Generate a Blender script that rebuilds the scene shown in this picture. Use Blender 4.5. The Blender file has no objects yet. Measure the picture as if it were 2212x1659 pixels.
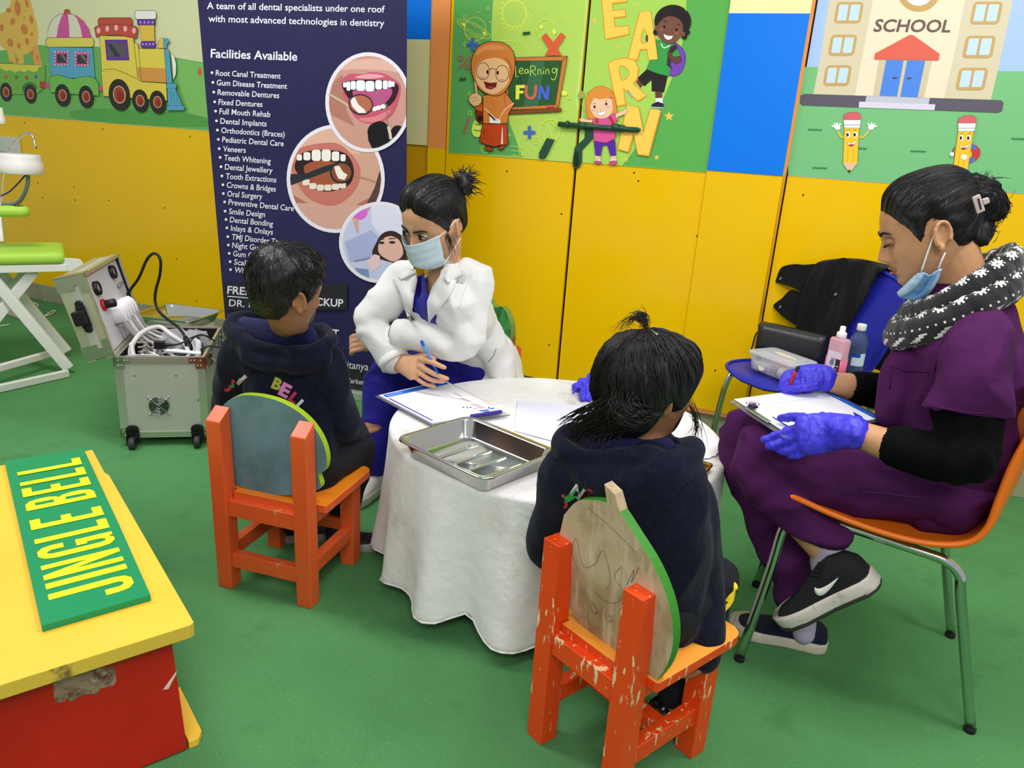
import bpy, bmesh, math, random
from math import sin, cos, pi, radians, sqrt, atan2, exp, hypot
from mathutils import Vector as V, Matrix, noise
from mathutils.bvhtree import BVHTree
from mathutils.geometry import tessellate_polygon
random.seed(7)
sc = bpy.context.scene
COL = sc.collection

# ---------------------------------------------------------------- camera
FPX, PITCH, ROLL, YAW = 1638.4456, 0.31264843, 0.0685935, -0.3867538
CAM = V((0, 0, 1.18))
_f = V((sin(YAW)*cos(PITCH), cos(YAW)*cos(PITCH), -sin(PITCH)))
_r = V((cos(YAW), -sin(YAW), 0)); _u = _r.cross(_f)
RT = cos(ROLL)*_r + sin(ROLL)*_u
UP = -sin(ROLL)*_r + cos(ROLL)*_u
FW = _f
cd = bpy.data.cameras.new('camera'); cam = bpy.data.objects.new('camera', cd); COL.objects.link(cam)
cd.sensor_width = 36; cd.lens = 36*FPX/2212; cd.clip_start = .02
M = Matrix((RT, UP, -FW)).transposed().to_4x4(); M.translation = CAM
cam.matrix_world = M
sc.camera = cam
sc.view_settings.view_transform = 'Standard'; sc.view_settings.look = 'None'
sc.view_settings.gamma = 1; sc.view_settings.use_curve_mapping = False
sc.view_settings.exposure = 0.0

# ---------------------------------------------------------------- light
wd = bpy.data.worlds.new('world'); sc.world = wd; wd.use_nodes = True
bg = wd.node_tree.nodes['Background']; bg.inputs[0].default_value = (.93, .97, 1.0, 1); bg.inputs[1].default_value = .54
def area(name, loc, aim, sx, sy, power, col=(1, .97, .93)):
    l = bpy.data.lights.new(name, 'AREA'); l.shape = 'RECTANGLE'; l.size = sx; l.size_y = sy; l.energy = power; l.color = col
    o = bpy.data.objects.new(name, l); COL.objects.link(o); o.location = loc
    o.rotation_euler = (V(aim)-V(loc)).to_track_quat('-Z', 'Y').to_euler()
    return o
area('ceiling_lamp', (.5, 1.6, 2.75), (.5, 1.7, 0), 1.5, .5, 43)
area('ceiling_lamp.001', (-2.4, 1.3, 2.75), (-2.4, 1.5, 0), 1.5, .5, 44)
area('ceiling_lamp.002', (.6, -1.2, 2.7), (-.4, 2.2, .8), 1.8, .8, 54)

# ---------------------------------------------------------------- measuring: a picture point on a plane of the room
def ray(px, py): return FW + (px-1106)/FPX*RT - (py-829.5)/FPX*UP
def A(px, py, Y): d = ray(px, py); return CAM + d*((Y-CAM.y)/d.y)          # on the upright plane y = Y
def G(px, py, z): d = ray(px, py); return CAM + d*((z-CAM.z)/d.z)          # on the level plane z
def onplane(o, n):
    o = V(o); n = V(n)
    return lambda px, py: CAM + ray(px, py)*(((o-CAM).dot(n))/ray(px, py).dot(n))

# ---------------------------------------------------------------- materials
def lin(c): return c/12.92 if c <= .04045 else ((c+.055)/1.055)**2.4
def rgb(c):
    if isinstance(c, str): c = tuple(int(c[i:i+2], 16) for i in (0, 2, 4))
    return tuple(lin(x/255) for x in c)+(1,)
MATS = {}
def mat(name, c, rough=.5, metal=0, spec=.38, coat=0, trans=0, ior=1.45, bump=None, vary=None, sheen=0, alpha=1, emit=None, sss=0):
    """bump=(scale,strength[,stretch xyz,detail]); vary=(colour,scale,lo,hi[,stretch])"""
    if name in MATS: return MATS[name]
    m = bpy.data.materials.new(name); m.use_nodes = True; MATS[name] = m
    nt = m.node_tree; N = nt.nodes; L = nt.links; b = N['Principled BSDF']
    b.inputs['Base Color'].default_value = rgb(c); b.inputs['Roughness'].default_value = rough
    b.inputs['Metallic'].default_value = metal; b.inputs['Specular IOR Level'].default_value = spec
    b.inputs['IOR'].default_value = ior
    if coat: b.inputs['Coat Weight'].default_value = coat; b.inputs['Coat Roughness'].default_value = .08
    if trans: b.inputs['Transmission Weight'].default_value = trans
    if sheen: b.inputs['Sheen Weight'].default_value = sheen; b.inputs['Sheen Roughness'].default_value = .5
    if alpha < 1: b.inputs['Alpha'].default_value = alpha
    if sss: b.inputs['Subsurface Weight'].default_value = sss; b.inputs['Subsurface Radius'].default_value = (.01, .004, .002)
    if emit: b.inputs['Emission Color'].default_value = rgb(emit[0]); b.inputs['Emission Strength'].default_value = emit[1]
    tc = None
    def coords(stretch):
        nonlocal tc
        if tc is None: tc = N.new('ShaderNodeTexCoord')
        mp = N.new('ShaderNodeMapping'); mp.inputs['Scale'].default_value = stretch
        L.new(tc.outputs['Object'], mp.inputs['Vector']); return mp.outputs[0]
    if vary:
        vs = vary if isinstance(vary, list) else [vary]
        prev = None
        for v in vs:
            nz = N.new('ShaderNodeTexNoise'); nz.inputs['Scale'].default_value = v[1]; nz.inputs['Detail'].default_value = 6
            nz.inputs['Roughness'].default_value = .62
            L.new(coords(v[4] if len(v) > 4 else (1, 1, 1)), nz.inputs['Vector'])
            r = N.new('ShaderNodeMapRange'); r.inputs[1].default_value = v[2]; r.inputs[2].default_value = v[3]
            L.new(nz.outputs[0], r.inputs[0])
            mx = N.new('ShaderNodeMix'); mx.data_type = 'RGBA'
            L.new(r.outputs[0], mx.inputs[0])
            if prev is None: mx.inputs[6].default_value = rgb(c)
            else: L.new(prev, mx.inputs[6])
            mx.inputs[7].default_value = rgb(v[0]); prev = mx.outputs[2]
        L.new(prev, b.inputs['Base Color'])
    if bump:
        nz = N.new('ShaderNodeTexNoise'); nz.inputs['Scale'].default_value = bump[0]; nz.inputs['Detail'].default_value = bump[3] if len(bump) > 3 else 4
        L.new(coords(bump[2] if len(bump) > 2 else (1, 1, 1)), nz.inputs['Vector'])
        bp = N.new('ShaderNodeBump'); bp.inputs['Strength'].default_value = bump[1]; bp.inputs['Distance'].default_value = .01
        L.new(nz.outputs[0], bp.inputs['Height']); L.new(bp.outputs[0], b.inputs['Normal'])
    return m
def ink(c, rough=.35):
    key = 'print_%s_%d' % (c if isinstance(c, str) else '%02x%02x%02x' % tuple(int(x) for x in c), int(rough*100))
    return mat(key, c, rough, spec=.28)

# ---------------------------------------------------------------- objects
def thing(name, label, cat, loc=(0, 0, 0), rz=0, group=None):
    o = bpy.data.objects.new(name, None); COL.objects.link(o); o.location = loc; o.rotation_euler = (0, 0, rz)
    o.empty_display_size = .05; tag(o, label, cat, group)
    return o
def tag(o, label=None, cat=None, group=None, kind=None):
    if label: o['label'] = label
    if cat: o['category'] = cat
    if group: o['group'] = group
    if kind: o['kind'] = kind
    return o
def wm(o):
    m = Matrix.Translation(o.location) @ o.rotation_euler.to_matrix().to_4x4()
    return (wm(o.parent) @ o.matrix_parent_inverse @ m) if o.parent else m
def obj(name, bm, mats, parent=None, smooth=True, bevel=0, subd=0, local=False, solid=0, label=None, auto=True, kind=None):
    """bm in world coordinates (or in the parent's own when local)"""
    bmesh.ops.recalc_face_normals(bm, faces=bm.faces) if auto else None
    me = bpy.data.meshes.new(name)
    n = max(len(bm.verts), 1); c = sum((v.co for v in bm.verts), V())/n
    bmesh.ops.translate(bm, verts=bm.verts, vec=-c)
    bm.to_mesh(me); bm.free()
    if not isinstance(mats, (list, tuple)): mats = [mats]
    for m in mats: me.materials.append(m)
    return link(name, me, c, parent, smooth, bevel, subd, local, solid, label, kind)
def link(name, me, c, parent=None, smooth=True, bevel=0, subd=0, local=False, solid=0, label=None, kind=None):
    if smooth: me.polygons.foreach_set('use_smooth', [True]*len(me.polygons))
    o = bpy.data.objects.new(name, me); COL.objects.link(o); o.location = c
    if parent:
        o.parent = parent
        if not local: o.matrix_parent_inverse = wm(parent).inverted()
    if solid:
        s = o.modifiers.new('solid', 'SOLIDIFY'); s.thickness = solid; s.offset = -1
    if bevel:
        b = o.modifiers.new('bevel', 'BEVEL'); b.width = bevel; b.segments = 2; b.limit_method = 'ANGLE'; b.angle_limit = radians(40)
        if smooth:
            w = o.modifiers.new('wn', 'WEIGHTED_NORMAL')
    if subd:
        s = o.modifiers.new('subd', 'SUBSURF'); s.levels = s.render_levels = subd
    if label: o['label'] = label
    if kind: o['kind'] = kind
    return o
def BM(): return bmesh.new()
def box(bm, c, s, rot=None, mi=0):
    vs = []
    R = rot if rot is not None else Matrix.Identity(3)
    for dx in (-.5, .5):
        for dy in (-.5, .5):
            for dz in (-.5, .5): vs.append(bm.verts.new(V(c)+R @ V((dx*s[0], dy*s[1], dz*s[2]))))
    for q in ((0, 1, 3, 2), (4, 6, 7, 5), (0, 4, 5, 1), (2, 3, 7, 6), (0, 2, 6, 4), (1, 5, 7, 3)):
        f = bm.faces.new([vs[i] for i in q]); f.material_index = mi
    return vs
def hexa(bm, b4, t4, mi=0):
    """box from four bottom and four top corners"""
    vs = [bm.verts.new(V(p)) for p in list(b4)+list(t4)]
    for q in ((3, 2, 1, 0), (4, 5, 6, 7), (0, 1, 5, 4), (1, 2, 6, 5), (2, 3, 7, 6), (3, 0, 4, 7)):
        bm.faces.new([vs[i] for i in q]).material_index = mi
def cr(pts, k, closed=False):
    """Catmull-Rom through points (tuples of any length)"""
    n = len(pts); out = []
    P = [tuple(p) for p in pts]
    rng = n if closed else n-1
    for i in range(rng):
        if closed: a, b, c, d = P[(i-1) % n], P[i], P[(i+1) % n], P[(i+2) % n]
        else: a, b, c, d = P[max(i-1, 0)], P[i], P[i+1], P[min(i+2, n-1)]
        for j in range(k):
            t = j/k
            out.append(tuple(.5*(2*q+(r-p)*t+(2*p-5*q+4*r-s)*t*t+(3*q-p-3*r+s)*t**3) for p, q, r, s in zip(a, b, c, d)))
    if not closed: out.append(P[-1])
    return out
def frames(P, hint=None):
    n = len(P); F = []; s = None
    for i in range(n):
        t = (P[min(i+1, n-1)]-P[max(i-1, 0)]); t = t.normalized() if t.length > 1e-9 else V((0, 0, 1))
        h = V(hint) if hint is not None else s
        if h is None or abs(h.normalized().dot(t)) > .98:
            h = s if s is not None and abs(s.dot(t)) < .98 else (V((0, 0, 1)) if abs(t.z) < .9 else V((1, 0, 0)))
        s = (h-t*h.dot(t)).normalized()
        F.append((t, s, t.cross(s)))
    return F
def tube(bm, pts, r, n=10, k=0, closed=False, hint=None, cap=True, round_=False, mi=0):
    """swept tube; r: number, or list per point of numbers or (a,b)"""
    P = [V(p[:3]) for p in pts]
    Rr = [r]*len(P) if not isinstance(r, list) else list(r)
    Rr = [x if isinstance(x, tuple) else (x, x) for x in Rr]
    if k:
        q = cr([tuple(p)+x for p, x in zip(P, Rr)], k, closed)
        P = [V(p[:3]) for p in q]; Rr = [(max(p[3], 1e-4), max(p[4], 1e-4)) for p in q]
    if round_ and not closed:
        t0 = (P[0]-P[1]).normalized(); t1 = (P[-1]-P[-2]).normalized()
        a0, a1 = Rr[0], Rr[-1]; m0, m1 = min(a0), min(a1)
        pre = [(P[0]+t0*m0*sin(a), (a0[0]*cos(a), a0[1]*cos(a))) for a in (1.45, 1.1, .7, .35)]
        post = [(P[-1]+t1*m1*sin(a), (a1[0]*cos(a), a1[1]*cos(a))) for a in (.35, .7, 1.1, 1.45)]
        P = [p for p, _ in pre]+P+[p for p, _ in post]; Rr = [x for _, x in pre]+Rr+[x for _, x in post]
    F = frames(P, hint)
    if closed:
        n_ = len(P); F = []
        s = None
        for i in range(n_):
            t = (P[(i+1) % n_]-P[i-1]).normalized()
            h = V(hint) if hint is not None else (s if s is not None else (V((0, 0, 1)) if abs(t.z) < .9 else V((1, 0, 0))))
            s = (h-t*h.dot(t)).normalized(); F.append((t, s, t.cross(s)))
    rings = []
    for p, (a, b), (t, s, w) in zip(P, Rr, F):
        rings.append([bm.verts.new(p+s*a*cos(2*pi*i/n)+w*b*sin(2*pi*i/n)) for i in range(n)])
    return skin(bm, rings, closed, cap, mi)
def skin(bm, rings, closed=False, cap=True, mi=0):
    m = len(rings); n = len(rings[0])
    for j in range(m if closed else m-1):
        a, b = rings[j], rings[(j+1) % m]
        for i in range(n): bm.faces.new((a[i], a[(i+1) % n], b[(i+1) % n], b[i])).material_index = mi
    if cap and not closed:
        bm.faces.new(rings[0][::-1]).material_index = mi; bm.faces.new(rings[-1]).material_index = mi
    return rings
def lathe(bm, prof, o=(0, 0, 0), ax=(0, 0, 1), n=24, mi=0, cap=True, ref=None):
    ax = V(ax).normalized(); s = V(ref) if ref else (V((1, 0, 0)) if abs(ax.x) < .9 else V((0, 1, 0)))
    s = (s-ax*s.dot(ax)).normalized(); w = ax.cross(s); o = V(o)
    rings = [[bm.verts.new(o+ax*h+(s*cos(2*pi*i/n)+w*sin(2*pi*i/n))*max(r, 1e-5)) for i in range(n)] for r, h in prof]
    skin(bm, rings, False, cap, mi)
def ell(bm, c, r, rot=None, n=16, m=10, mi=0):
    R = rot if rot is not None else Matrix.Identity(3)
    rings = [[bm.verts.new(V(c)+R @ V((r[0]*sin(t)*cos(2*pi*i/n), r[1]*sin(t)*sin(2*pi*i/n), r[2]*cos(t)))) for i in range(n)]
             for t in [pi*(j+.04*(j == 0)-.04*(j == m))/m for j in range(m+1)]]
    skin(bm, rings, False, True, mi)
def prism(bm, pts, fr, th, mi=0, mi_side=None):
    """outline pts (2D) in frame (origin,u,v,w) extruded th along w"""
    o, u, v, w = [V(x) for x in fr]
    a = [bm.verts.new(o+u*p[0]+v*p[1]) for p in pts]; b = [bm.verts.new(o+u*p[0]+v*p[1]+w*th) for p in pts]
    tri = tessellate_polygon([[V((p[0], p[1], 0)) for p in pts]])
    for t in tri:
        for L, fl in ((a, False), (b, True)):
            try:
                f = bm.faces.new([L[i] for i in (t if not fl else t[::-1])]); f.material_index = mi
            except ValueError: pass
    n = len(pts)
    for i in range(n):
        bm.faces.new((a[i], a[(i+1) % n], b[(i+1) % n], b[i])).material_index = mi if mi_side is None else mi_side
def rot_to(x, y):
    """matrix whose columns are x, y', z' (orthonormalised)"""
    x = V(x).normalized(); y = V(y); y = (y-x*y.dot(x)).normalized()
    return Matrix((x, y, x.cross(y))).transposed()
def rrect(x0, y0, x1, y1, r, k=5):
    o = []
    for cx, cy, a in ((x1-r, y0+r, -pi/2), (x1-r, y1-r, 0), (x0+r, y1-r, pi/2), (x0+r, y0+r, pi)):
        for j in range(k+1): t = a+pi/2*j/k; o.append((cx+r*cos(t), cy+r*sin(t)))
    return o
def elp(cx, cy, rx, ry, ang=0, n=28, a0=0, a1=360):
    o = []; c, s = cos(radians(ang)), sin(radians(ang))
    full = abs(a1-a0) >= 360
    for i in range(n if full else n+1):
        t = radians(a0+(a1-a0)*i/n); x, y = rx*cos(t), ry*sin(t); o.append((cx+x*c-y*s, cy+x*s+y*c))
    return o
_tx = {}
def glyphs(s, bold=0, shear=0):
    key = (s, bold, shear)
    if key not in _tx:
        cu = bpy.data.curves.new('t', 'FONT'); cu.body = s; cu.offset = bold; cu.shear = shear; cu.resolution_u = 3; cu.size = 1
        o = bpy.data.objects.new('t', cu); COL.objects.link(o)
        dg = bpy.context.evaluated_depsgraph_get(); me = bpy.data.meshes.new_from_object(o.evaluated_get(dg))
        vs = [v.co.copy() for v in me.vertices]; fs = [tuple(p.vertices) for p in me.polygons]
        bpy.data.objects.remove(o); bpy.data.curves.remove(cu); bpy.data.meshes.remove(me)
        _tx[key] = (vs, fs)
    return _tx[key]

class Print:
    """flat artwork lying on one board: a single mesh of thin layers, one material per ink"""
    def __init__(s, fmap, n, s_=1, o=(0, 0), step=7e-5, rough=.35):
        s.f = fmap; s.n = V(n).normalized(); s.bm = BM(); s.m = []; s.k = 1; s.s = s_; s.o = o; s.step = step; s.rough = rough; s.clip = None
    def at(s, s_, o): s.s = s_; s.o = o
    def P(s, x, y): return s.f(s.o[0]+x/s.s, s.o[1]+y/s.s)
    def mi(s, c):
        m = c if not isinstance(c, (str, tuple)) else ink(c, s.rough)
        if m not in s.m: s.m.append(m)
        return s.m.index(m)
    def poly(s, c, pts, k=0, lift=None):
        if k: pts = cr(pts, k, True)
        if s.clip: pts = s.cut(pts)
        if len(pts) < 3: return
        off = s.n*s.step*s.k; s.k += 1
        vs = [s.bm.verts.new(s.P(*p)+off) for p in pts]; mi = s.mi(c)
        for t in tessellate_polygon([[V((p[0], p[1], 0)) for p in pts]]):
            try: s.bm.faces.new([vs[i] for i in t]).material_index = mi
            except ValueError: pass
    def cut(s, pts):
        """keep the side of the clip lines (a,b,c): a*x+b*y<=c"""
        for a, b, c in s.clip:
            out = []
            for i in range(len(pts)):
                p, q = pts[i-1], pts[i]; dp = a*p[0]+b*p[1]-c; dq = a*q[0]+b*q[1]-c
                if dp*dq < 0: t = dp/(dp-dq); out.append((p[0]+(q[0]-p[0])*t, p[1]+(q[1]-p[1])*t))
                if dq <= 0: out.append(q)
            pts = out
            if not pts: break
        return pts
    def ell(s, c, *a, **k): s.poly(c, elp(*a, **k))
    def line(s, c, pts, w, k=0, closed=False):
        if k: pts = cr(pts, k, closed)
        n = len(pts); off = s.n*s.step*s.k; s.k += 1; mi = s.mi(c); ring = []
        for i in range(n):
            a = pts[i-1] if (i or closed) else pts[i]; b = pts[(i+1) % n] if (i < n-1 or closed) else pts[i]
            d = V((b[0]-a[0], b[1]-a[1])); d = d.normalized() if d.length > 1e-9 else V((1, 0)); nx, ny = -d.y*w/2, d.x*w/2
            x, y = pts[i]
            ring.append((s.bm.verts.new(s.P(x+nx, y+ny)+off), s.bm.verts.new(s.P(x-nx, y-ny)+off)))
        for i in range(n if closed else n-1):
            a, b = ring[i], ring[(i+1) % n]
            s.bm.faces.new((a[0], a[1], b[1], b[0])).material_index = mi
    def blob(s, c, pts, oc=None, w=2, k=0):
        s.poly(c, pts, k)
        if oc: s.line(oc, pts, w, k, True)
    def text(s, c, txt, p0, p1, h, bold=.0, shear=0, fit=True):
        """baseline p0 -> p1, capital height h (picture units)"""
        vs, fs = glyphs(txt, bold, shear)
        if not vs: return
        x0 = min(v.x for v in vs); x1 = max(v.x for v in vs); d = V((p1[0]-p0[0], p1[1]-p0[1])); L = d.length; d.normalize()
        up = V((d.y, -d.x)); sy = h/.72
        off = s.n*s.step*s.k; s.k += 1; mi = s.mi(c)
        nv = []
        for v in vs:
            q = V(p0)+d*((v.x-x0)/(x1-x0)*L)+up*(v.y*sy); nv.append(s.bm.verts.new(s.P(q.x, q.y)+off))
        for f in fs:
            try: s.bm.faces.new([nv[i] for i in f]).material_index = mi
            except ValueError: pass
    def board(s, c, pts, th):
        """the board itself"""
        mi = s.mi(c); a = [s.P(*p) for p in pts]; b = [p-s.n*th for p in a]
        A_ = [s.bm.verts.new(p) for p in a]; B_ = [s.bm.verts.new(p) for p in b]; n = len(pts)
        s.bm.faces.new(A_).material_index = mi; s.bm.faces.new(B_[::-1]).material_index = mi
        for i in range(n): s.bm.faces.new((A_[i], B_[i], B_[(i+1) % n], A_[(i+1) % n])).material_index = mi
    def build(s, name, parent=None, **k):
        bmesh.ops.recalc_face_normals(s.bm, faces=s.bm.faces)
        return obj(name, s.bm, s.m, parent, smooth=False, auto=False, **k)

# ================================================================ the room
W0 = 3.229
YEL = mat('yellow_laminate', (242, 192, 4), .16, spec=.3, vary=((236, 186, 8), 1.4, .45, .8), bump=(3, .012))
YELD = mat('yellow_laminate_dirty', (214, 160, 14), .3, vary=((110, 80, 12), 9, .56, .72, (1, 1, .25)))
ORW = mat('orange_paint', (240, 150, 78), .45, vary=((255, 205, 160), 30, .68, .74, (1, 1, .4)))
SKIRT = mat('skirting_grey', (150, 150, 122), .6, vary=[((120, 112, 84), 6, .5, .75), ((205, 205, 190), 24, .66, .7)])
BLK = mat('gap_black', (14, 12, 8), .8)
CARPET = mat('carpet_green', (84, 142, 88), .97, spec=.1, vary=[((72, 126, 74), 1.3, .4, .75), ((108, 166, 110), 240, .55, .78), ((64, 114, 66), 7, .58, .85)], bump=(420, .35))
bm = BM(); box(bm, (-1.6, .6, -.02), (9, 5.6, .04)); obj('floor', bm, CARPET, smooth=False, kind='structure')
bm = BM(); box(bm, (-2.4, W0+.06, 1.35), (9, .1, 2.7)); obj('wall_back', bm, YEL, smooth=False, kind='structure')
bm = BM(); box(bm, (-2.4, W0-.002, .053), (9, .024, .106)); obj('baseboard_back', bm, SKIRT, smooth=False, kind='structure', bevel=.003)
f0 = lambda x, y: A(x, y, W0)
WN = V((0, -1, 0))
def bx(x0, x1, z0, z1, y0, y1, name, m, bevel=0):
    bm = BM(); box(bm, ((x0+x1)/2, (y0+y1)/2, (z0+z1)/2), (x1-x0, y1-y0, z1-z0)); return obj(name, bm, m, smooth=False, kind='structure', bevel=bevel)
BZ = f0(1245, 344).z                      # height where the painted panels end
# yellow lower boarding: left of the doors, doors, pillar, right
xl = f0(925, 600).x; xd0 = f0(966, 365).x; xd1 = f0(1228, 560).x; xp0 = f0(1529.9, 366).x; xp1 = f0(1693, 379).x; xp2 = f0(1701, 379).x
bx(-6.5, f0(868, 330).x-.01, .106, BZ, W0-.006, W0+.02, 'wall_back_boarding', YEL)
bx(f0(868, 330).x-.01, f0(927, 330).x, .106, BZ, W0+.002, W0+.02, 'wall_back_recess', YELD)
bx(f0(927, 330).x, xd0-.006, .106, BZ, W0-.014, W0+.02, 'trim_4', YEL)
bx(xp2+.002, 2.0, .106, BZ, W0-.006, W0+.02, 'wall_back_boarding_right', YEL)
bx(xp0, xp1, .118, 2.6, W0-.03, W0+.02, 'wall_back_pillar', YEL, .002)
bx(xp1, xp2-.004, .118, BZ, W0-.012, W0+.02, 'trim_1', YELD)
bx(xp1, xp2-.004, BZ, 2.6, W0-.012, W0+.02, 'trim_2', ORW)
bx(xp2-.005, xp2+.003, .106, 2.6, W0-.003, W0+.02, 'trim_5', BLK)
bx(f0(927, 330).x, xd0-.006, BZ, 2.6, W0-.014, W0+.02, 'trim_3', ORW)
bx(xp0-.05, xp2, .1, .118, W0-.032, W0+.02, 'trim_6', mat('orange_batten', (214, 140, 84), .5))
bx(xd0-.008, xp0+.01, .1, 2.6, W0+.001, W0+.02, 'trim_7', BLK)
# ---- door leaves with their printed panels
def leaf(name, x0, x1):
    bm = BM(); box(bm, ((x0+x1)/2, W0-.008, (.112+2.6)/2), (x1-x0, .02, 2.6-.112)); return obj(name, bm, YEL, smooth=False, kind='structure', bevel=.002)
d1 = leaf('door_1', xd0, xd1-.006); d2 = leaf('door_2', xd1+.006, xp0-.001)
yd = W0-.0215; fd = lambda x, y: A(x, y, yd)
# ---------------------------------------------------------------- printed panel on the left leaf
p = Print(fd, WN, 4.1475, (860, 0)); p.rough = .22
xL, xR = fd(968, 330).x+.002, xd1-.007
def inv(x, z, y):            # room point back to picture units (only used to square the boards off)
    d = V((x, y, z))-CAM; w = d.dot(FW); return 1106+FPX*d.dot(RT)/w, 829.5-FPX*d.dot(UP)/w
def sq(p, x0, z0, x1, z1, y):
    return [((q[0]-p.o[0])*p.s, (q[1]-p.o[1])*p.s) for q in (inv(x0, z0, y), inv(x1, z0, y), inv(x1, z1, y), inv(x0, z1, y))]
zb = fd(1100, 338).z-.004
quad = sq(p, xL, zb, xR, 2.55, yd); p.board('b9dc62', quad, .003); top = quad[2][1]
DG, YL, OL = '5fae5c', 'e6f25c', '5a3a22'
# darker green left band and bottom arc
p.poly('62ae5e', [(quad[3][0]+4, top+10), (880, top+10), (850, 0), (835, 250), (838, 420), (860, 620), (900, 830), (960, 1000), (1010, 1130), (1060, 1260), (1110, 1405), (quad[0][0]+2, quad[0][1]-2)], 0)
# sun
p.ell(YL, 1040, 120, 112, 124); p.ell('b9dc62', 1040, 120, 103, 115)
for i in range(18):
    a = radians(i*20+8); c_, s_ = cos(a), sin(a); t = radians(9)
    q = [(1040+cos(a-t*1.2)*118, 120+sin(a-t*1.2)*128), (1040+c_*178, 120+s_*196), (1040+cos(a+t*1.2)*118, 120+sin(a+t*1.2)*128)]
    if q[1][1] > -200: p.line(YL, q, 6)
p.line(YL, [(965, 75), (985, 45), (1010, 25)], 4, 3); p.line(YL, [(1080, 55), (1110, 80)], 5)
# ringed planet
p.line(YL, elp(690, 262, 96, 106), 5, 0, True); p.line(YL, elp(680, 260, 165, 46, 28), 5, 0, True); p.line(YL, elp(680, 258, 138, 28, 28), 4, 0, True)
for i in range(7): p.line(YL, [(612+i*16, 300+i*4), (622+i*16, 345+i*2)], 3)
p.ell(YL, 592, 222, 22, 15, 40); p.ell(YL, 775, 300, 20, 14, 30)
for x, y, r in ((606, 148, 17), (808, 73, 13), (1313, 112, 11), (645, 1013, 16), (1478, 905, 14), (1145, 1240, 12), (720, 110, 5), (826, 200, 5)): p.line(YL, elp(x, y, r, r*1.1, n=14), 4, 0, True)
def spark(x, y, r, c=YL): p.line(c, [(x, y-r), (x+r*.2, y-r*.2), (x+r*.75, y), (x+r*.2, y+r*.2), (x, y+r), (x-r*.2, y+r*.2), (x-r*.75, y), (x-r*.2, y-r*.2)], 4, 0, True)
for x, y, r in ((1462, 175, 34), (1262, 465, 38), (600, 397, 28), (640, 845, 32), (1510, 985, 26), (1205, 1340, 24), (1165, 330, 24), (1000, 1210, 22)): spark(x, y, r)
# moon
p.line(YL, elp(1325, 270, 82, 92), 5, 0, True)
for x, y, rx, ry in ((1285, 245, 18, 20), (1340, 215, 14, 14), (1362, 240, 10, 12), (1400, 285, 18, 26), (1245, 280, 12, 18)): p.ell(YL, x, y, rx, ry) if rx > 15 else p.line(YL, elp(x, y, rx, ry, n=14), 4, 0, True)
# shooting star
p.line(YL, [(940, 372), (1000, 368), (1070, 380)], 5); p.line(YL, [(960, 395), (1040, 400)], 5); p.line(YL, [(1010, 440), (1060, 450)], 5); p.line(YL, elp(1045, 405, 22, 22, n=12), 4, 0, True)
st = [(1100+ (48 if i % 2 == 0 else 20)*cos(radians(i*30+10)), 418+(58 if i % 2 == 0 else 24)*sin(radians(i*30+10))) for i in range(12)]
p.line(YL, st, 5, 0, True)
# right saturn, globe, small planets at the bottom
p.line(YL, [(1478, 740), (1490, 800), (1540, 850), (1555, 880), (1520, 885), (1465, 850)], 5, 3); p.ell(YL, 1490, 835, 30, 22, 20)
p.line(YL, elp(1365, 1170, 88, 100), 5, 0, True); p.line(YL, [(1300, 1110), (1340, 1130), (1330, 1180), (1370, 1200), (1390, 1250)], 5, 3); p.line(YL, [(1350, 1080), (1400, 1120), (1440, 1150)], 5, 3); p.line(YL, [(1320, 1250), (1350, 1210)], 5)
for i in range(16):
    a = radians(-100+i*17); p.line(YL, [(1365+cos(a)*140, 1170+sin(a)*160), (1365+cos(a+.1)*140, 1170+sin(a+.1)*160)], 4)
p.line(YL, elp(1240, 1258, 28, 32), 4, 0, True); p.line(YL, elp(1235, 1255, 9, 10, n=12), 3, 0, True)
p.ell(YL, 730, 1140, 62, 92, 20); p.line(DG, [(690, 1110), (740, 1120), (780, 1105)], 12, 3); p.line(DG, [(680, 1165), (740, 1172), (760, 1160)], 12, 3)
p.line(YL, elp(790, 1335, 40, 36), 4, 0, True); p.line(YL, elp(1118, 1355, 32, 36), 4, 0, True)
for y in (1310, 1350, 1392): p.line(YL, [(1015, y), (1095, y+5)], 4)
for i in range(8): p.line(YL, [(1005+i*22, 1040), (1015+i*22, 1085+(i % 2)*25), (1027+i*22, 1045)], 4)
p.line(YL, elp(735, 412, 18, 26), 4, 0, True)
# sums
for x, y, s_ in ((675, 400, 1), (1182, 1186, 1)):
    p.poly('4a6ac8', [(x-14, y-58), (x+14, y-58), (x+14, y-14), (x+54, y-12), (x+54, y+14), (x+14, y+14), (x+12, y+58), (x-14, y+58), (x-14, y+14), (x-54, y+14), (x-54, y-12), (x-14, y-14)])
p.line('c8605a', [(552, 615), (650, 505)], 14); p.line('c8605a', elp(570, 520, 18, 24, n=16), 9, 0, True); p.line('c8605a', elp(628, 598, 18, 24, n=16), 9, 0, True)
p.line('c8605a', [(598, 1195), (645, 1055)], 16)
p.poly('2c5a30', [(1124, 290), (1190, 285), (1188, 308), (1122, 316)]); p.poly('3c6a34', [(558, 700), (618, 697), (616, 718), (557, 724)])
p.poly('e0623a', [(1288, 335), (1330, 297), (1395, 380), (1465, 292), (1505, 325), (1432, 435), (1472, 500), (1318, 500), (1355, 438)])
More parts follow.
